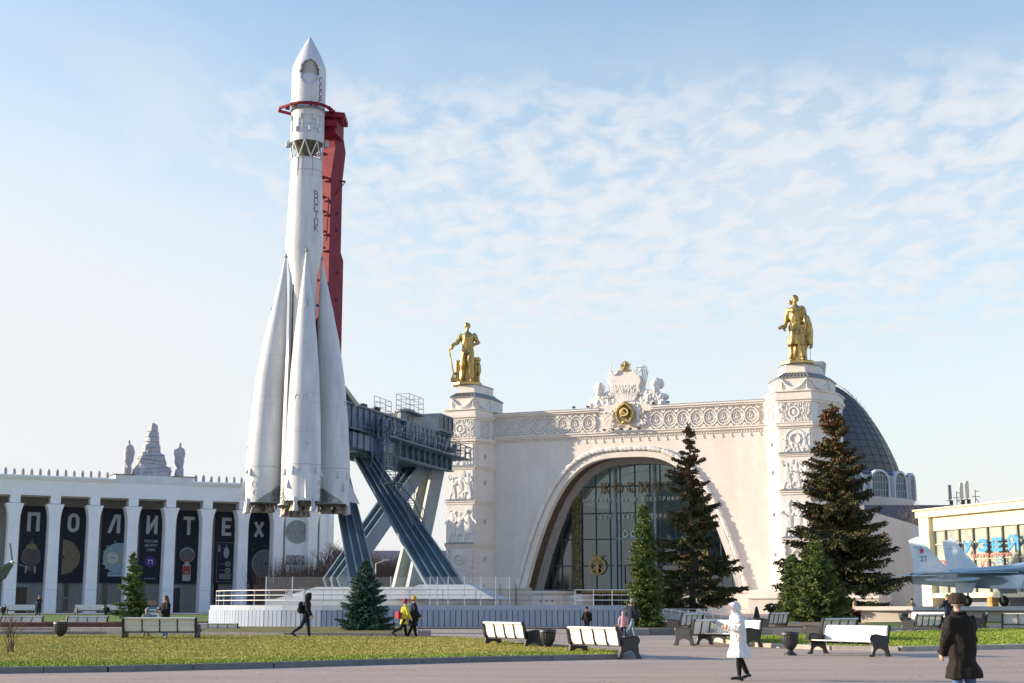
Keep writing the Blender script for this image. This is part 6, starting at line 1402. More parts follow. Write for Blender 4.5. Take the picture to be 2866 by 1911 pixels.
# ================================================================ BENCHES AND URNS
bw = mat('bench_white', (.74, .72, .67), .55, var=.08, vs=2, bump=.05, bs=10); bk = mat('cast_iron', (.020, .022, .026), .4, var=.3, vs=6, bump=.1, bs=20)
BL = 2.9
def make_bench():
    b = empty('park_bench'); m = MB(); x = BL/2-.06
    bp = [(.26, .40), (.315, .50), (.34, .60), (.355, .70), (.375, .80), (.42, .88)]
    n = 11
    for i in range(n):
        t = i/(n-1)*(len(bp)-1); k = min(int(t), len(bp)-2); f = t-k; y = bp[k][0]+(bp[k+1][0]-bp[k][0])*f; z = bp[k][1]+(bp[k+1][1]-bp[k][1])*f; m.box((0, y, z), (2*x, .028, .042), m=Matrix.Rotation(-.18, 4, 'X'))
    m.build('backrest', bw, b); MB().box((0, .275, .375), (2*x, .03, .05)).build('bottom_rail', bk, b); MB().tube([(-x, .45, .9), (x, .45, .9)], .04, 8).build('top_rail', bw, b, smooth=True)
    m = MB()
    for i in range(8): y = -.26+i*.068; m.box((0, y, .43+.03*((i-4)/4)**2), (2*x, .055, .028))
    m.build('seat', bw, b)
    for s in (-1, 1):
        m = MB(); X = s*(BL/2-.03); t_ = .042
        def pl(pts): 
            m.add([(X-t_, y, z) for y, z in pts]+[(X+t_, y, z) for y, z in pts], [tuple(range(len(pts))), tuple(range(len(pts), 2*len(pts)))[::-1]]+[(i, (i+1) % len(pts), len(pts)+(i+1) % len(pts), len(pts)+i) for i in range(len(pts))])
        pl([(.30, .36), (.38, .40), (.42, .60), (.45, .78), (.50, .90), (.44, .94), (.37, .84), (.33, .62), (.27, .46)])
        pl([(-.30, .36), (.34, .36), (.36, .24), (.42, .04), (.46, 0), (.30, 0), (.26, .16), (.10, .24), (-.08, .24), (-.20, .16), (-.24, 0), (-.40, 0), (-.36, .06), (-.30, .22)])
        pl([(.31, .36), (.36, .50), (.36, .60), (.12, .60), (-.12, .64), (-.28, .62), (-.33, .52), (-.28, .36)]); m.torus((X, .46, .91), .035, .028, 12, 6, 'x'); m.tube([(X, .34, .60), (X, .15, .62), (X, -.12, .66), (X, -.30, .64), (X, -.36, .55), (X, -.30, .48)], .032, 8); m.torus((X, -.28, .53), .07, .026, 14, 6, 'x'); m.torus((X, -.05, .50), .07, .02, 12, 5, 'x'); m.torus((X, .14, .50), .07, .02, 12, 5, 'x')
        m.ell((X, -.36, .03), (.045, .07, .035), 8, 5); m.ell((X, .42, .03), (.045, .07, .035), 8, 5); m.build('end_frame', bk, b, smooth=50)
    for s in (-.5, 0, .5):
        m = MB(); X = s*BL*.95/2*1.0; m.tube([(X, .30, .38), (X, .35, .5), (X, .375, .62), (X, .39, .72), (X, .41, .82), (X, .455, .9)], .026, 6); m.tube([(X, -.25, .405), (X, .30, .39)], .022, 6); m.build('back_strap', bk, b)
    return b
B0 = make_bench(); first = True
BG = 'white slatted benches with cast iron frames along the paths'
def bench(px, py, rz, label, Y=None, z=None, s=1.):
    global first
    p = at(px, py) if Y is None else P(px, py, Y); zz_ = g(p.y) if z is None else z
    o = B0 if first else copy_tree(B0, (0, 0, 0)); first = False; o.location = (p.x, p.y, zz_); o.rotation_euler = (0, 0, R(rz)); o.scale = (s,)*3; tag(o, label, 'bench', BG); return o
bench(452, 1779, 180, 'bench seen squarely from behind in front of the woman and child', Y=57)
bench(612, 1768, 180, 'half hidden bench back just right of the nearest left bench', Y=74, z=.12, s=.72)
bench(1437, 1803, 120, 'sunlit bench seen from its back at the lawn tip, left of the urn', Y=51.3)
bench(1690, 1834, 120, 'nearest sunlit bench seen from its back, right of the middle urn', Y=45.2)
bench(1962, 1792, 180+56, 'bench with scrolled iron arm facing away, left of the woman in white', Y=54.5)
bench(2036, 1793, -60, 'white bench facing the sun directly behind the woman in white', Y=53.2)
bench(1916, 1768, 180+62, 'small distant bench back left of the woman in white, by the spruce trunk', Y=70)
bench(2160, 1761, 180+60, 'distant bench back between the woman in white and the urn', Y=74)
bench(2326, 1786, 180+50, 'bench facing away right behind the large white bench on the right', Y=56)
bench(2372, 1816, -60, 'large bright white bench facing the sun on the right kerb', Y=46.6)
bench(2580, 1766, 180+50, 'dark iron bench facing away left of the man in the fur hat', Y=68)
bench(2592, 1752, -60, 'white bench mostly hidden behind the dark iron bench by the man in the fur hat', Y=77)
bench(2735, 1755, 180+68, 'bench end showing just right of the man in the fur hat', Y=74)
bench(2890, 1757, 180-15, 'bench cut by the right edge of the photo', Y=72)
bench(60, 1720, 38, 'leftmost distant white bench before the colonnade', Y=135, z=.84)
bench(254, 1720, 38, 'distant white bench before the colonnade, left of the thin spruce', Y=135, z=.84)
bench(342, 1721, 38, 'distant white bench partly hidden by the thin spruce', Y=135, z=.84)
bench(50, 1739, 180+52, 'low bench back above the brick wall at the far left', Y=86.3, z=.14)
bench(233, 1739, 180+52, 'low bench back above the brick wall behind the left urn', Y=86.3, z=.14)
urnm = mat('urn_iron', (.045, .047, .055), .45, metal=.3, var=.5, vs=5, bump=.15, bs=12, c2=(.025, .025, .03))
U0 = empty('litter_urn'); MB().rev([(.13, 0), (.20, .0), (.20, .05), (.13, .09), (.08, .13), (.08, .16), (.12, .19), (.12, .2)], 24).build('pedestal', urnm, U0, smooth=40)
MB().rev([(.10, .19), (.17, .25), (.235, .36), (.265, .5), (.275, .62)], 40, flute=.09).build('bowl', urnm, U0, smooth=60); MB().rev([(.26, .62), (.30, .64), (.30, .71), (.275, .74), (.25, .74), (.24, .6), (.02, .5)], 32).build('rim', urnm, U0, smooth=40)
for i, (px, py, Y, lab) in enumerate(((169, 1779, 58, 'dark fluted litter urn on the left beyond the lawn'), (1533, 1806, 49.5, 'dark fluted litter urn between the two sunlit benches'), (2212, 1811, 46.6, 'dark fluted litter urn on the kerb of the right lawn'), (8, 1722, 133, 'small dark litter urn by the leftmost distant bench'), (295, 1722, 134, 'small dark litter urn between distant benches before the colonnade'), (2530, 1748, 88, 'small dark litter urn behind the bench near the jet plinth'))):
    p = P(px, py, Y); o = U0 if i == 0 else copy_tree(U0, (0, 0, 0)); o.location = (p.x, Y, g(Y) if Y < 130 else .84); s_ = 1.0; o.scale = (s_,)*3; tag(o, lab, 'urn', 'dark fluted litter urns')
# stone blocks and low walls
stone = mat('stone_grey', (.30, .28, .26), .9, var=.25, vs=3, bump=.3, bs=14); stonep = mat('stone_pale', (.52, .48, .42), .9, var=.2, vs=2, bump=.2, bs=12)
def block(px0, px1, pyb, pyt, Y, m_, name, label, cat, dep=.8, bev=.03):
    a, b = P(px0, pyb, Y), P(px1, pyb, Y); t_ = P((px0+px1)/2, pyt, Y).z; o = MB().b2(-(b.x-a.x)/2, (b.x-a.x)/2, 0, dep, 0, t_-g(Y)+.02).build(name, m_, None, bevel=bev); o.location = ((a.x+b.x)/2, Y, g(Y)-.02); tag(o, label, cat); return o
block(1166, 1204, 1786, 1764, 59.5, stone, 'stone_block', 'short grey stone block ending the kerb beside the walking couple', 'stone block')
block(1760, 1818, 1783, 1759, 66, stone, 'stone_block', 'grey stone block ending the kerb beside the pink coated child', 'stone block')
brick = mat('brick_wall', (.15, .075, .06), .9, var=.35, vs=1.5, bump=.3, bs=10)
bwl = empty('retaining_wall', (-60, 84, .4), 0, 'low brown brick retaining wall holding the far left lawn', 'wall'); MB().b2(-50, 42.2, 0, .4, 0, .26).build('brickwork', brick, bwl); MB().b2(-50, 42.2, -.06, .45, .26, .335).build('coping', mat('coping_red', (.20, .10, .075), .85, var=.3, vs=1.5), bwl)
m = MB(); 
for x in np.arange(-49.5, 42, 1.1): m.b2(x, x+.05, -.012, 0, 0, .25)
m.build('joints', mat('joint_dark', (.12, .12, .13), .9), bwl)
# white ramp and low walls right of the platform
a, b = P(1795, 1700, 100), P(2010, 1748, 86); rw_ = empty('white_ramp', (a.x, 86, g(86)), 0, 'long white ramp wall sloping down behind the benches in the middle', 'ramp')
zt_a, zt_b = P(1795, 1697, 92).z-g(86), P(2110, 1740, 88).z-g(86); xa, xb = P(1760, 1700, 90).x-a.x, P(2110, 1740, 88).x-a.x
MB().slab([(xa, -.3), (xa, zt_a), (xb, zt_b), (xb, -.3)], 3.0, 4.2).build('ramp_wall', stonep, rw_); MB().slab([(xa, zt_a), (xa, zt_a+.14), (xb+.3, zt_b+.14), (xb+.3, zt_b)], 2.9, 4.3).build('ramp_coping', conc, rw_)
m = MB()
for i in range(14): x = xa+.4+.5*i; m.bar((x, 1.6, -.1), (x, 1.6, 1.0), .03)
m.bar((xa+.4, 1.6, 1.0), (xa+6.9, 1.6, 1.0), .03); m.build('fence_panel', MATS['rail_white'], rw_)
lwl = empty('low_wall', (12, 82, g(82)), 0, 'low beige stone wall behind the small benches in the middle', 'wall'); x0_, x1_ = P(2060, 1755, 82).x-12, P(2240, 1755, 82).x-12
for k in range(3): MB().b2(x0_, x1_, -.02*(k % 2), .5, .11*k, .11*k+.105).build('stone_course', stonep, lwl)
p = P(2118, 1722, 106); o = MB().rev([(.28, 0), (.22, .3), (.14, .7), (.08, .95), (.02, 1.0)], 12).build('stone_bollard', mat('bollard_brown', (.09, .06, .05), .8), None, smooth=True); o.location = (p.x, 106, g(106)); tag(o, 'small dark conical bollard before the pavilion terrace', 'bollard')
# ================================================================ JET PLINTH, FIGHTER, HELICOPTER, MUSEUM
bei = mat('plinth_beige', (.46, .42, .36), .85, var=.12, vs=.5, bump=.1, bs=6); xk = P(2440, 1700, 93).x
jp = empty('jet_plinth', (40, 100, g(95)), 0, 'long low beige plinth with a white top carrying the fighter jet', 'plinth')
MB().prism([(xk-40, -4), (xk-37, -6), (20, -6), (40, 10), (40, 40), (-2, 40)], -.1, .82).build('plinth_body', bei, jp); MB().prism([(xk-40.4, -4), (xk-37.2, -6.4), (20, -6.4), (40.6, 9.8), (40.6, 40.6), (-2.4, 40.4)], .82, 1.08).build('plinth_top', conc, jp)
jb = mat('jet_blue', (.22, .38, .47), .5, var=.3, vs=.5, c2=(.36, .47, .52)); jw = mat('jet_white', (.66, .68, .67), .5, var=.25, vs=.6, c2=(.33, .52, .62)); jg = mat('jet_belly', (.24, .33, .34), .5, var=.2, vs=.6); blk = mat('tyre_black', (.012, .012, .013), .8); redm = mat('red_star', (.40, .03, .03), .5)
ja = R(-54); nf = P(2612, 1604, 116.5); zt = 1.62                     # near fin base centre
JO = Vector((nf.x, 116.5, 0))+Vector((-math.sin(ja), math.cos(ja), 0))*2.1
jet = empty('fighter_jet', (JO.x, JO.y, zt), ja, 'twin-finned blue and white fighter jet parked on the low plinth', 'aircraft')
zw = 4.15-zt
def foil(pts_r, pts_t, th): return [[Vector(p)+Vector((0, 0, 0)) for p in pts_r], [Vector(p) for p in pts_t]]
m = MB(); secs = [(-4.6, .12, .12, .05), (-3.4, .3, .2, .05), (-1, 1.5, .33, .12), (2, 2.0, .42, .16), (6, 1.8, .55, .30), (9, 1.2, .75, .5), (11.5, .85, .85, .62), (14, .72, .72, .5), (16.5, .45, .42, .25), (18.4, .06, .06, .12)]
m.loft([[Vector((x, wy*math.cos(t), zw+zo+hz*.75*math.sin(t))) for t in (2*math.pi*i/20 for i in range(20))] for x, wy, hz, zo in secs]); m.build('fuselage', jb, jet, smooth=True)
MB().loft([[Vector((x, w_*math.cos(t), zw+zo+h_*math.sin(t))) for t in (2*math.pi*i/14 for i in range(14))] for x, w_, h_, zo in ((9.6, .1, .1, 1.0), (10.6, .4, .5, 1.05), (12, .45, .62, 1.0), (13.6, .2, .2, .8))]).build('canopy', mat('canopy_glass', (.05, .07, .08), .08), jet, smooth=True)
for s in (-1, 1):
    m = MB(); rs2 = [(-2.2, .52, .50, -.25), (-.5, .60, .58, -.28), (2, .68, .64, -.42), (5, .66, .62, -.55), (7.8, .55, .55, -.62)]
    m.loft([[Vector((x, s*1.45+w_*math.copysign(abs(math.cos(t))**.7, math.cos(t)), zw+zo+h_*math.copysign(abs(math.sin(t))**.7, math.sin(t)))) for t in (2*math.pi*i/18 for i in range(18))] for x, w_, h_, zo in rs2]); o = m.build('engine_nacelle', jg, jet, smooth=50)
    MB(Matrix.Translation((-2.2, s*1.45, zw-.25)) @ Matrix.Rotation(R(-90), 4, 'Y')).rev([(.50, 0), (.46, .35), (.34, .6), (.3, .6), (.3, -.1)], 18).build('exhaust_nozzle', mat('nozzle_dark', (.13, .10, .085), .4, metal=.7, var=.4, vs=4), o)
    MB().b2(7.82, 7.86, s*1.45-.45, s*1.45+.45, zw-1.02, zw-.25).build('intake_mouth', blk, o)
    m = MB(); m.loft([[(5.2, s*1.45-.58, zw-.2), (8.6, s*1.45-.58, zw-.15), (7.9, s*1.45-.58, zw-1.2), (5.2, s*1.45-.58, zw-1.15)], [(5.2, s*1.45+.58, zw-.2), (8.6, s*1.45+.58, zw-.15), (7.9, s*1.45+.58, zw-1.2), (5.2, s*1.45+.58, zw-1.15)]]); m.build('intake_box', jw, o, bevel=.03)
    m = MB(); y0, y1 = s*1.6, s*7.2; m.loft([[(7.6, y0, zw+.02), (7.6, y0, zw+.1), (1.6, y0, zw+.18), (1.6, y0, zw-.02)], [(3.2, y1, zw+.03), (3.2, y1, zw+.06), (1.9, y1, zw+.07), (1.9, y1, zw+.03)]]); m.build('wing', jb, jet)
    m = MB(); y0, y1 = s*1.9, s*4.7; m.loft([[(.6, y0, zw-.1), (.6, y0, zw-.02), (-2.6, y0, zw+.0), (-2.6, y0, zw-.1)], [(-2.1, y1, zw-.08), (-2.1, y1, zw-.05), (-3.6, y1, zw-.05), (-3.6, y1, zw-.08)]]); m.build('stabiliser', jw, jet)
    m = MB(); y = s*2.1; fz = zw+.1; m.loft([[(1.75, y-.07, fz), (1.75, y+.07, fz), (-1.75, y+.05, fz), (-1.75, y-.05, fz)], [(-1.25, y-.03+s*.1, fz+3.0), (-1.25, y+.03+s*.1, fz+3.0), (-2.2, y+.03+s*.1, fz+2.72), (-2.2, y-.03+s*.1, fz+2.72)]]); fn = m.build('tail_fin', jw, jet)
    pts = []
    for k in range(10): r_ = .30 if k % 2 == 0 else .12; a = math.pi/2+k*math.pi/5; pts.append((-.95+r_*math.cos(a), fz+1.85+r_*math.sin(a)))
    if s < 0: MB().slab(pts, y-.15, y-.12).build('star_mark', redm, fn)
    [letter(c_, 'fin_number', mat('mark_grey', (.22, .30, .36), .6), fn, -.97+.36*q_, fz+.98, .28, .44, .06, y-.13, .02) for q_, c_ in enumerate('27')] if s < 0 else None
    MB().b2(-1.7, -1.0, y-.14, y-.13, fz+2.1, fz+2.14).build('fin_line', mat('mark_grey', (.30, .36, .40), .6), fn)
    # main gear
    m = MB(); m.tube([(3.2, s*2.1, zw-.6), (3.3, s*2.2, .42)], .09, 8); m.build('gear_leg', jw, jet); whl = MB(); whl.torus((3.3, s*2.38, .43), .30, .14, 24, 10, 'y'); w_ = whl.build('wheel', blk, jet, smooth=True); MB(Matrix.Translation((3.3, s*2.38, .43)) @ Matrix.Rotation(R(90), 4, 'X')).rev([(.02, -.12), (.2, -.12), (.22, 0), (.2, .12), (.02, .12)], 16).build('hub', mat('hub_green', (.16, .22, .10), .5), w_)
    m = MB(); m.loft([[(2.4, s*2.5, zw-.7), (4.4, s*2.5, zw-.7), (4.2, s*2.9, zw-1.5), (2.7, s*2.9, zw-1.5)], [(2.4, s*2.55, zw-.7), (4.4, s*2.55, zw-.7), (4.2, s*2.95, zw-1.5), (2.7, s*2.95, zw-1.5)]]); m.build('gear_door', jw, jet)
    m = MB(); m.tube([(1.0+0, s*4.4, zw-.45), (2.2, s*4.4, zw-.45), (5.4, s*4.4, zw-.45), (6.1, s*4.4, zw-.42)], [.05, .14, .14, .02], 8); m.box((3.4, s*4.4, zw-.2), (1.2, .08, .4)); m.box((1.6, s*4.4, zw-.45), (.5, .7, .02)); m.build('missile', jw, jet)
m = MB(); m.tube([(11.6, 0, zw-.3), (11.8, 0, .38)], .07, 8); m.build('gear_leg', jw, jet); w_ = MB().torus((11.8, 0, .34), .22, .11, 20, 8, 'y').build('wheel', blk, jet, smooth=True)
# museum with glazed front
ma = math.atan2(-14.4, 5); mf = Frame(40.1, 140, .9, ma); yel = mat('museum_yellow', (.72, .64, .44), .85, var=.07, vs=.4, bump=.05, bs=5); yel2 = mat('museum_ochre', (.50, .30, .10), .85, var=.1, vs=1)
mus = empty('museum_building', mf.o, ma, 'yellow flat-roofed museum with a tall window grid and blue letters', 'building')
mz_ = lambda px, py, d=0.: mf.px(px, py, d); RT = mz_(2578, 1427)[1]; RB_ = mz_(2600, 1448)[1]; WZ0, WZ1 = mz_(2612, 1660)[1], mz_(2612, 1486)[1]; x_p = mz_(2610, 1500)[0]; ML = 34.
m = MB(); m.b2(-.3, ML, -.55, 12, RB_, RT-.15); m.b2(-.45, ML, -.75, 12, RT-.15, RT); m.build('roof_slab', yel, mus); MB().b2(0, x_p, -.4, 12, 0, RB_).build('corner_pier', yel, mus); MB().b2(x_p, ML, .0, .5, WZ1, RB_).build('lintel_wall', yel, mus)
MB().b2(x_p, ML, -.3, .4, WZ0-.45, WZ0).build('sill_beam', yel, mus); MB().b2(x_p, ML, .25, .3, WZ0, WZ1).build('window_glass', mat('museum_glass', (.40, .42, .36), .25, var=.5, vs=.5, c2=(.20, .24, .21)), mus)
bz = mat('window_bronze', (.20, .17, .12), .5)
for k in range(13):
    x = mz_(2650+35.5*0, 1500)[0]+2.3*k*.0; 
xs_ = [mz_(px, 1560)[0] for px in (2646, 2684, 2722, 2763, 2806, 2849)]; st = (xs_[-1]-xs_[0])/5
for k in range(12): x = xs_[0]+st*k; MB().b2(x-.07, x+.07, .05, .24, WZ0, WZ1).build('window_mullion', bz, mus)
for z in (WZ0+.9, (WZ0+WZ1)/2+.1, WZ1-1.3): MB().b2(x_p, ML, .12, .24, z-.05, z+.05).build('window_transom', yel, mus)
MB().b2(x_p, ML, 1.2, 1.4, -.5, WZ0-.45).build('recessed_wall', mat('museum_bluegrey', (.20, .22, .27), .8, var=.1, vs=1), mus)
for k in range(5): MB().b2(3.2+6.2*k, 3.9+6.2*k, -.1, .6, -.5, WZ0-.45).build('ochre_pier', yel2, mus)
blu = mat('letter_blue', (.03, .25, .52), .5); rdl = mat('letter_red', (.52, .10, .08), .5)
y_ = -.25; lz0, lz1 = mz_(2710, 1547, y_)[1], mz_(2710, 1510, y_)[1]
for ch, px in (('М', 2668), ('У', 2710), ('З', 2751), ('Е', 2792), ('Й', 2838)): letter(ch, 'sign_letter', blu, mus, mz_(px, 1530, y_)[0], lz0, 1.45, lz1-lz0, .29, y_, .08)
l2 = mz_(2725, 1561, y_); text('ТИЧЕСКИХ', 'sign_text', rdl, mus, mz_(2772, 1558, y_)[0], l2[1], .36, y=y_, width=6.0, ext=.02)
text('Ю', 'sign_letter', rdl, mus, mz_(2757, 1580, y_)[0], mz_(2757, 1592, y_)[1], .75, y=y_, width=1.1, ext=.02); text('З', 'sign_letter', blu, mus, mz_(2799, 1577, y_)[0], mz_(2795, 1576, y_)[1], .6, y=y_, width=.8, ext=.02); text('П', 'sign_letter', rdl, mus, mz_(2636, 1585, y_)[0], mz_(2636, 1597, y_)[1], 1.0, y=y_, width=1.0, ext=.02)
# antennas on the museum roof
am = mat('antenna_beige', (.62, .54, .44), .6); 
for i, (px, h0, h1) in enumerate(((2660, 1414, 1357), (2693, 1412, 1351), (2709, 1410, 1346))):
    Y = 134; a, b = P(px, h0, Y), P(px, h1, Y); e = empty('roof_antenna', (a.x, Y, mf.o.z+RT), 0, ['grey panel antenna at the left end of the museum roof', 'left one of two close beige panel antennas on the museum roof', 'right one of two close beige panel antennas on the museum roof'][i], 'antenna', 'panel antennas on the museum roof')
    hh = b.z-mf.o.z-RT; MB().b2(-.16, .16, -.08, .08, hh*.3, hh).build('antenna_panel', am if i else MATS['housing_grey'], e, bevel=.02); m = MB(); m.bar((0, .1, 0), (0, .1, hh*.8), .07); m.bar((-.3, .1, hh*.25), (.3, .1, hh*.25), .06); m.box((.15, .1, hh*.15), (.25, .2, .4)); m.build('mast_pole', darkm, e)
for px, hb, ht in ((2679, 1414, 1375), (2731, 1408, 1370)):
    Y = 136; a, b = P(px, hb, Y), P(px, ht, Y); e = empty('roof_aerial', (a.x, Y, mf.o.z+RT), 0, 'thin %s aerial mast on the museum roof' % ('short' if px < 2700 else 'braced'), 'aerial'); hh = b.z-mf.o.z-RT; m = MB(); m.bar((0, 0, 0), (0, 0, hh), .06); m.bar((-.35, 0, hh*.6), (.45, 0, hh*.6), .05); m.bar((0, 0, hh*.9), (.4, 0, hh*.9), .05); m.bar((0, 0, hh*.5), (.7, 0, 0), .05); m.build('aerial_pole', darkm, e)
# background buildings
o = MB().b2(-7, 9, 0, 14, 0, 17.5).build('grey_building', mat('grey_facade', (.13, .14, .18), .85, var=.2, vs=.3), None); p = P(2549, 1600, 235); o.location = (p.x+3.4-4.7+1.2, 235, .5); tag(o, 'dark blue grey block standing behind the pavilion wing', 'building')
far = empty('distant_building', (-16, 265, .9), 0, 'long low lavender building with a dark roof seen between the gantry legs', 'building'); MB().b2(-32, 26, 0, 12, 0, 7.5).build('wall', mat('wall_brown', (.17, .12, .10), .9, var=.3, vs=.3), far); MB().b2(-32, 26, -.3, 12, 7.5, 10.8).build('upper_wall', mat('wall_lavender', (.30, .29, .36), .9, var=.25, vs=.4), far)
m = MB()
for x in np.arange(-31, 25, 3.2): m.b2(x, x+1.8, -.06, -.0, 2.4, 5.2)
m.build('window_row', mat('window_dark', (.06, .06, .08), .3), far)
wf = empty('white_fence', (-8, 146, g(146)), 0, 'pale boundary wall with dark posts seen low between the gantry legs', 'fence'); MB().b2(-14, 10, 0, .2, 0, 2.6).build('wall_panel', MATS['stone_pale'], wf)
m = MB()
for x in np.arange(-14, 10, 1.6): m.bar((x, -.1, 0), (x, -.1, 3.0), .07)
m.build('fence_posts', darkm, wf)
# distant wood closing the horizon
def wood(n):
    r_ = np.random.default_rng(3); x = r_.uniform(-420, 420, n); y = r_.uniform(420, 470, n); h = r_.uniform(6, 15, n)*(.8+.3*np.sin(x*.05)); w = r_.uniform(.15, .9, n); lx = r_.normal(0, .6, n)
    V = np.empty((n, 3, 3)); V[:, 0] = np.stack([x-w, y, np.zeros(n)], 1); V[:, 1] = np.stack([x+w, y, np.zeros(n)], 1); V[:, 2] = np.stack([x+lx, y, h], 1); return rawmesh('distant_wood', V.reshape(-1, 3), np.arange(3*n).reshape(-1, 3), twig2)
tag(wood(9000), 'leafless wood along the horizon', 'wood', kind='stuff')
# street lamp behind the left leg
p = P(1050, 1680, 140); sl = empty('street_lamp', (p.x, 140, g(140)), 0, 'street lamp with one arm behind the blue spruce and the gantry leg', 'street lamp'); pt = P(1046, 1577, 140); pe = P(1081, 1567, 140); hz_ = pt.z-g(140); MB().tube([(0, 0, 0), (0, 0, hz_)], [.09, .05], 8).build('lamp_post', mat('lamp_pale', (.55, .54, .5), .5), sl); MB().tube([(0, 0, hz_), (pe.x-p.x, 0, pe.z-g(140))], .04, 6).build('lamp_arm', MATS['lamp_pale'], sl); MB().box((pe.x-p.x, 0, pe.z-g(140)), (.7, .25, .1)).build('lamp_head', MATS['lamp_pale'], sl)
# helicopter tail reaching into the frame at the left
hm = mat('heli_green', (.075, .11, .085), .5, var=.3, vs=.8); hp = P(39, 1573, 100); he = empty('helicopter', (hp.x-7.5, 100, g(100)), 0, 'dark green helicopter tail boom with a three-bladed rotor at the left edge', 'helicopter'); hz = hp.z-g(100)
m = MB(); m.loft([[Vector((x, w_*math.cos(t), z+h_*math.sin(t))) for t in (2*math.pi*i/14 for i in range(14))] for x, w_, h_, z in ((-7.5, .2, .3, hz-1.4), (-6, 1.0, 1.1, hz-1.7), (-3, 1.1, 1.3, hz-1.6), (-.5, .7, .8, hz-1.4), (1.5, .35, .42, hz-1.25), (5.6, .22, .3, hz-1.2), (6.7, .15, .2, hz-1.15))]); m.build('tail_boom', hm, he, smooth=True)
m = MB(); m.slab([(4.9, hz-1.35), (6.5, hz-1.4), (7.0, hz-1.1), (7.55, hz-.0), (7.2, hz-.0), (5.6, hz-.85)], -.1, .1); m.build('tail_fin', hm, he, bevel=.02); hub = MB(); hub.ell((7.5, -.22, hz), (.16, .14, .16)); hb = hub.build('rotor_hub', MATS['rail_white'], he)
for px, py in ((33.6, 1528), (85.6, 1590), (3, 1597)):
    q = P(px, py, 100); d = Vector((q.x-hp.x, 0, q.z-hp.z)); d = d.normalized()*1.3; m = MB(); m.bar((7.5, -.3, hz), (7.5+d.x, -.3, hz+d.z), .12, .03); m.build('rotor_blade', mat('blade_grey', (.20, .20, .19), .5), hb)
m = MB(); m.tube([(-3, .9, hz-2.4), (-3, 1.2, .3)], .08, 6); m.tube([(-3, -.9, hz-2.4), (-3, -1.2, .3)], .08, 6); m.tube([(4, 0, hz-1.4), (4, 0, 0)], .06, 6); m.build('gear_strut', hm, he)
# info board
p = P(428, 1722, 95); ib = empty('info_board', (p.x, 95, .70), 0, 'upright info board with pale panels behind the child at the left bench', 'sign'); hh = P(428, 1681, 95).z-.70; MB().b2(-.42, .36, 0, .06, .1, hh*.68).build('board', bw, ib); MB().b2(-.36, .2, 0, .06, hh*.8, hh).build('top_sign', mat('sign_brown', (.30, .17, .14), .7), ib); m = MB(); m.bar((-.36, .08, 0), (-.36, .08, hh), .05); m.bar((.2, .08, 0), (.2, .08, hh*.9), .05); m.build('board_posts', darkm, ib)
m = MB()
for z in (.35, .75, 1.05): m.b2(-.3, .24, -.015, 0, z*hh*.55, z*hh*.55+.14)
m.build('board_pictures', mat('pic_bluegrey', (.10, .18, .26), .6), ib)
# ================================================================ PEOPLE
J_ = lambda c, n, r=.8, **k: mat(n, c, r, bump=.35, bs=18, var=.2, vs=3, spec=.12, **k)
blackc = J_((.018, .017, .018), 'cloth_black'); navy = J_((.022, .028, .05), 'cloth_navy'); jean = J_((.10, .17, .33), 'cloth_denim', .85); whitec = mat('quilted_white', (.74, .73, .72), .6, bump=.9, bs=16, var=.12, vs=9)
yelc = J_((.62, .52, .06), 'cloth_yellow', .6); redc = J_((.40, .03, .04), 'cloth_red', .7); orc = J_((.60, .33, .03), 'cloth_orange'); pinkc = J_((.52, .33, .38), 'cloth_pink', .7); olive = J_((.20, .17, .10), 'cloth_olive'); dkb = J_((.022, .018, .015), 'coat_darkbrown', .75); greyc = J_((.28, .25, .25), 'cloth_grey')
furm = mat('fur_brown', (.06, .036, .025), .95, var=.5, vs=16, bump=.9, bs=40); shoeb = mat('shoe_black', (.015, .014, .014), .4); shoew = mat('shoe_white', (.55, .53, .50), .6); ginger = mat('hair_ginger', (.30, .08, .03), .7, var=.4, vs=14, bump=.5, bs=30); greyh = mat('hair_grey', (.28, .26, .24), .8, var=.3, vs=14)
def pp(px, Y, lift=0.): p = P(px, 1780, Y); return (p.x, Y, g(Y)+lift)
# woman in white, facing left, phone in both hands
wl = at(2070, 1905); e, J = person((wl.x, wl.y, g(wl.y)), 1.68, R(-80), [(5, 5, 1), (-7, 20, 1, 22)], [(4, 10, 98, 30), (6, 10, 96, 32)], 'person in a long white quilted coat with hood up, looking at a phone', .011, lean=3, hpitch=-24, coat=whitec, hem=.285, flare=.075, trou=blackc, shoe=shoeb, hair=(ginger, 'front'), hood=whitec, coat_th=.062, curl=.7, wr=.02)
mid = (J['wr', 0]+J['wr', 1])/2+(J['fd', 0]+J['fd', 1])*.055; ph_l = Matrix.Rotation(R(-82), 3, 'Z') @ (mid*(1.68/1.75)); ph = MB().box((0, 0, 0), (.075, .15, .012), m=Matrix.Rotation(R(25), 4, 'X')).build('mobile_phone', mat('phone_black', (.015, .015, .018), .15), None, bevel=.003); ph.location = e.location+ph_l+Vector((-.05, 0, .02)); ph.rotation_euler.z = R(-82); tag(ph, 'dark mobile phone in the hands of the person in white', 'phone')
# man in fur hat, seen from behind-left
e, J = person((P(2692, 1800, 21).x, 21, 0), 1.79, R(208), [(3, 3, 3), (-3, 2, 3)], [(6, 8, 30, 16), (4, 8, 38, 20)], 'person in a dark coat, jeans and brown fur hat, seen from behind at the right', .010, lean=2, hyaw=-38, hpitch=2, coat=dkb, hem=.345, flare=.045, trou=jean, shoe=shoeb, hair=(greyh, 'short'), hat=(furm, 'ushanka'), coat_th=.055, wr=.03, trim=dkb, scarf=None)
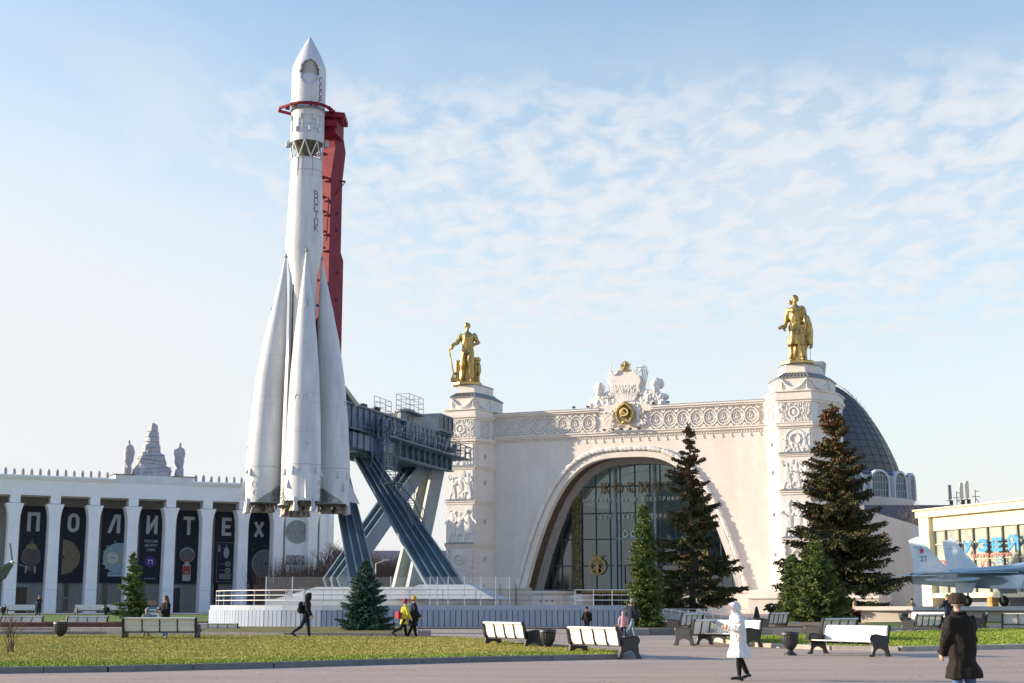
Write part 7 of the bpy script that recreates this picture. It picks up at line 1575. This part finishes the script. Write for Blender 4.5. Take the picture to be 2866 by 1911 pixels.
# walking man with backpack
e, J = person(pp(856, 58.6), 1.84, R(90), [(10, 4, 1), (-24, 30, 1, 34)], [(-8, 5, 14, 4), (12, 6, 18, 4)], 'person striding right in a black hooded jacket before the concrete platform', .014, lean=4, coat=blackc, hem=.50, flare=.0, trou=navy, shoe=shoeb, hood=blackc, coat_th=.025)
bag_on_back(e, J, 'black backpack on the striding person in the black hood', blackc)
# couple
e, J = person(pp(1131, 58.0), 1.60, R(118), [(14, 4, 1), (-30, 34, 1, 38)], [(-6, 6, 20, 4), (12, 6, 20, 4)], 'person in a long yellow coat and red hat, left one of a walking pair', .014, lean=3, coat=yelc, hem=.40, flare=.01, trou=blackc, shoe=shoeb, hat=(redc, 'beanie'), hair=(hairb, 'short'), coat_th=.035)
rb = Matrix.Rotation(R(118), 3, 'Z'); hb_ = empty('shoulder_bag', Vector(e.location)+rb @ Vector((.12, .22, 1.0)), R(118), 'red shoulder bag on the person in the yellow coat', 'bag'); MB().loft([[Vector((x*.17*k, y*.06*k, z)) for x, y in ((1,1),(-1,1),(-1,-1),(1,-1))] for z, k in ((-.14, .8), (-.12, 1), (.10, .95), (.14, .7))]).build('bag_body', redc, hb_, bevel=.015); MB().tube([(-.14, 0, .1), (-.14, -.1, .35), (0, -.16, .45)], .01, 5).build('strap', redc, hb_)
e, J = person(pp(1155, 58.4), 1.70, R(112), [(16, 4, 1), (-12, 14, 1, 12)], [(-4, 6, 20, 4), (10, 6, 30, 4)], 'person in a long navy coat and mustard hat, right one of a walking pair', .014, lean=3, coat=navy, hem=.34, flare=.02, trou=blackc, shoe=shoeb, hat=(orc, 'beanie'), hair=(hairb, 'short'), coat_th=.04, hood=None)
q = Vector(e.location)+Matrix.Rotation(R(112), 3, 'Z') @ Vector((-.30, .05, .98)); o = empty('handbag', q, R(112), 'black bag hanging at the side of the person in navy', 'bag'); MB().loft([[Vector((x*.09*k, y*.17*k, z)) for x, y in ((1,1),(-1,1),(-1,-1),(1,-1))] for z, k in ((-.26, .8), (-.22, 1), (.1, .95), (.2, .6))]).build('bag_body', blackc, o, bevel=.02); MB().tube([(0, -.1, .15), (.03, 0, .42), (0, .1, .15)], .012, 5).build('strap', blackc, o)
# child in black and red
person(pp(1643, 66), 1.25, R(-28), [(8, 6, 3), (-10, 14, 3)], [(-10, 14, 14, 6), (12, 12, 22, 6)], 'child in a black and red snowsuit walking behind the nearest bench', .013, coat=blackc, hem=.46, flare=0, trou=blackc, shoe=shoeb, hat=(blackc, 'beanie'), scarf=redc, coat_th=.05)
# woman with pink child
person(pp(1770, 61), 1.60, R(120), [(18, 6, 1), (-22, 26, 1, 30)], [(-10, 8, 14, 4), (14, 8, 26, 4)], 'person in a dark jacket and pale hat walking beside the slender spruce', .014, coat=navy, hem=.46, trou=J_((.20, .30, .34), 'cloth_teal'), shoe=shoeb, hat=(greyc, 'beanie'), hair=(hairb, 'long'), trim=mat('fur_tan', (.42, .28, .16), .9, var=.4, vs=20), coat_th=.04)
person(pp(1745, 60.3), 1.10, R(172), [(10, 6, 2), (-10, 16, 2, 12)], [(-8, 14, 10, 6), (10, 14, 20, 6)], 'small child in a pink hooded jacket and dark trousers, seen from behind', .012, coat=pinkc, hem=.44, trou=navy, shoe=shoeb, hood=pinkc, coat_th=.045)
# woman and child at the left bench
person(pp(461, 58.6), 1.74, R(-38), [(3, 3, 3), (-3, 2, 3)], [(22, 10, 62, 26), (20, 10, 66, 28)], 'person with long brown hair in a black fur-trimmed coat behind the left bench', .014, hpitch=-22, hyaw=-20, coat=blackc, hem=.46, flare=.02, trou=jean, shoe=shoew, hair=(hairb, 'long'), trim=mat('fur_tan', (.42, .28, .16), .9), coat_th=.045)
person(pp(409, 58.4), 1.24, R(-150), [(4, 4, 3), (-4, 4, 3)], [(6, 12, 20, 6), (6, 12, 20, 6)], 'child in a grey hooded jacket behind the left bench', .013, hpitch=-12, coat=greyc, hem=.5, trou=olive, shoe=shoeb, hood=greyc, coat_th=.04)
person((P(108, 1700, 132).x, 132, .84), 1.72, R(10), [(3, 3, 3), (-3, 2, 3)], [(22, 10, 70, 26), (20, 10, 70, 28)], 'person in dark clothes with an orange front near the far doors', .02, coat=navy, hem=.40, trou=blackc, shoe=shoeb, hat=(greyc, 'beanie'), scarf=orc)
person(pp(2557, 95), 1.55, R(175), [(3, 3, 4), (-3, 2, 4)], [(10, 12, 40, 20), (10, 12, 40, 20)], 'person in an olive jacket and dark cap, seen from behind near the jet', .018, coat=olive, hem=.42, trou=olive, shoe=shoeb, hat=(blackc, 'beanie'))
person(pp(2657, 75.5), 1.82, R(200), [(6, 4, 4), (-8, 6, 4)], [(20, 20, 60, 20), (14, 24, 40, 10)], 'person in navy clothes partly hidden by the man in the fur hat', .018, coat=navy, hem=.46, trou=navy, shoe=shoeb, hat=(J_((.20, .24, .05), 'cloth_lime'), 'beanie'))
e, J = person(pp(2396, 97), 1.62, R(60), [(6, 4, 3), (-8, 6, 3)], [(10, 8, 40, 10), (10, 8, 20, 10)], 'person in a pale coat half hidden by the broad spruce', .018, coat=J_((.42, .34, .26), 'cloth_beige'), hem=.42, trou=blackc, shoe=shoeb, hair=(hairb, 'short'))
q = Vector(e.location)+Vector((.25, -.15, .72)); o = MB().loft([[Vector((x*.16, y*.06, z)) for x, y in ((1,1),(-1,1),(-1,-1),(1,-1))] for z in (-.18, .18)]).build('red_bag', redc, None, bevel=.02); o.location = q; tag(o, 'small red bag carried by the person in the pale coat', 'bag')

# fallen leaves scattered on the paving and lawns
def litter(n):
    r_ = np.random.default_rng(21); x = r_.uniform(-14, 16, n); y = 29+30*r_.random(n)**1.3; z = np.array([g(a) for a in y])+.006; a = r_.uniform(0, 6.28, n); s = r_.uniform(.02, .05, n); t = r_.uniform(-.5, .5, n)
    V = np.empty((n, 4, 3)); 
    for i in range(4): b_ = a+i*math.pi/2; q = s*(1 if i % 2 else .55); V[:, i] = np.stack([x+q*np.cos(b_), y+q*np.sin(b_), z+(.012 if i == 1 else 0)+0*t], 1)
    return rawmesh('fallen_leaves', V.reshape(-1, 3), np.arange(4*n).reshape(-1, 4), mat('leaf_brown', (.16, .09, .04), .9, var=.6, vs=2))
tag(litter(420), 'brown fallen leaves scattered over the paving', 'leaves', kind='stuff')
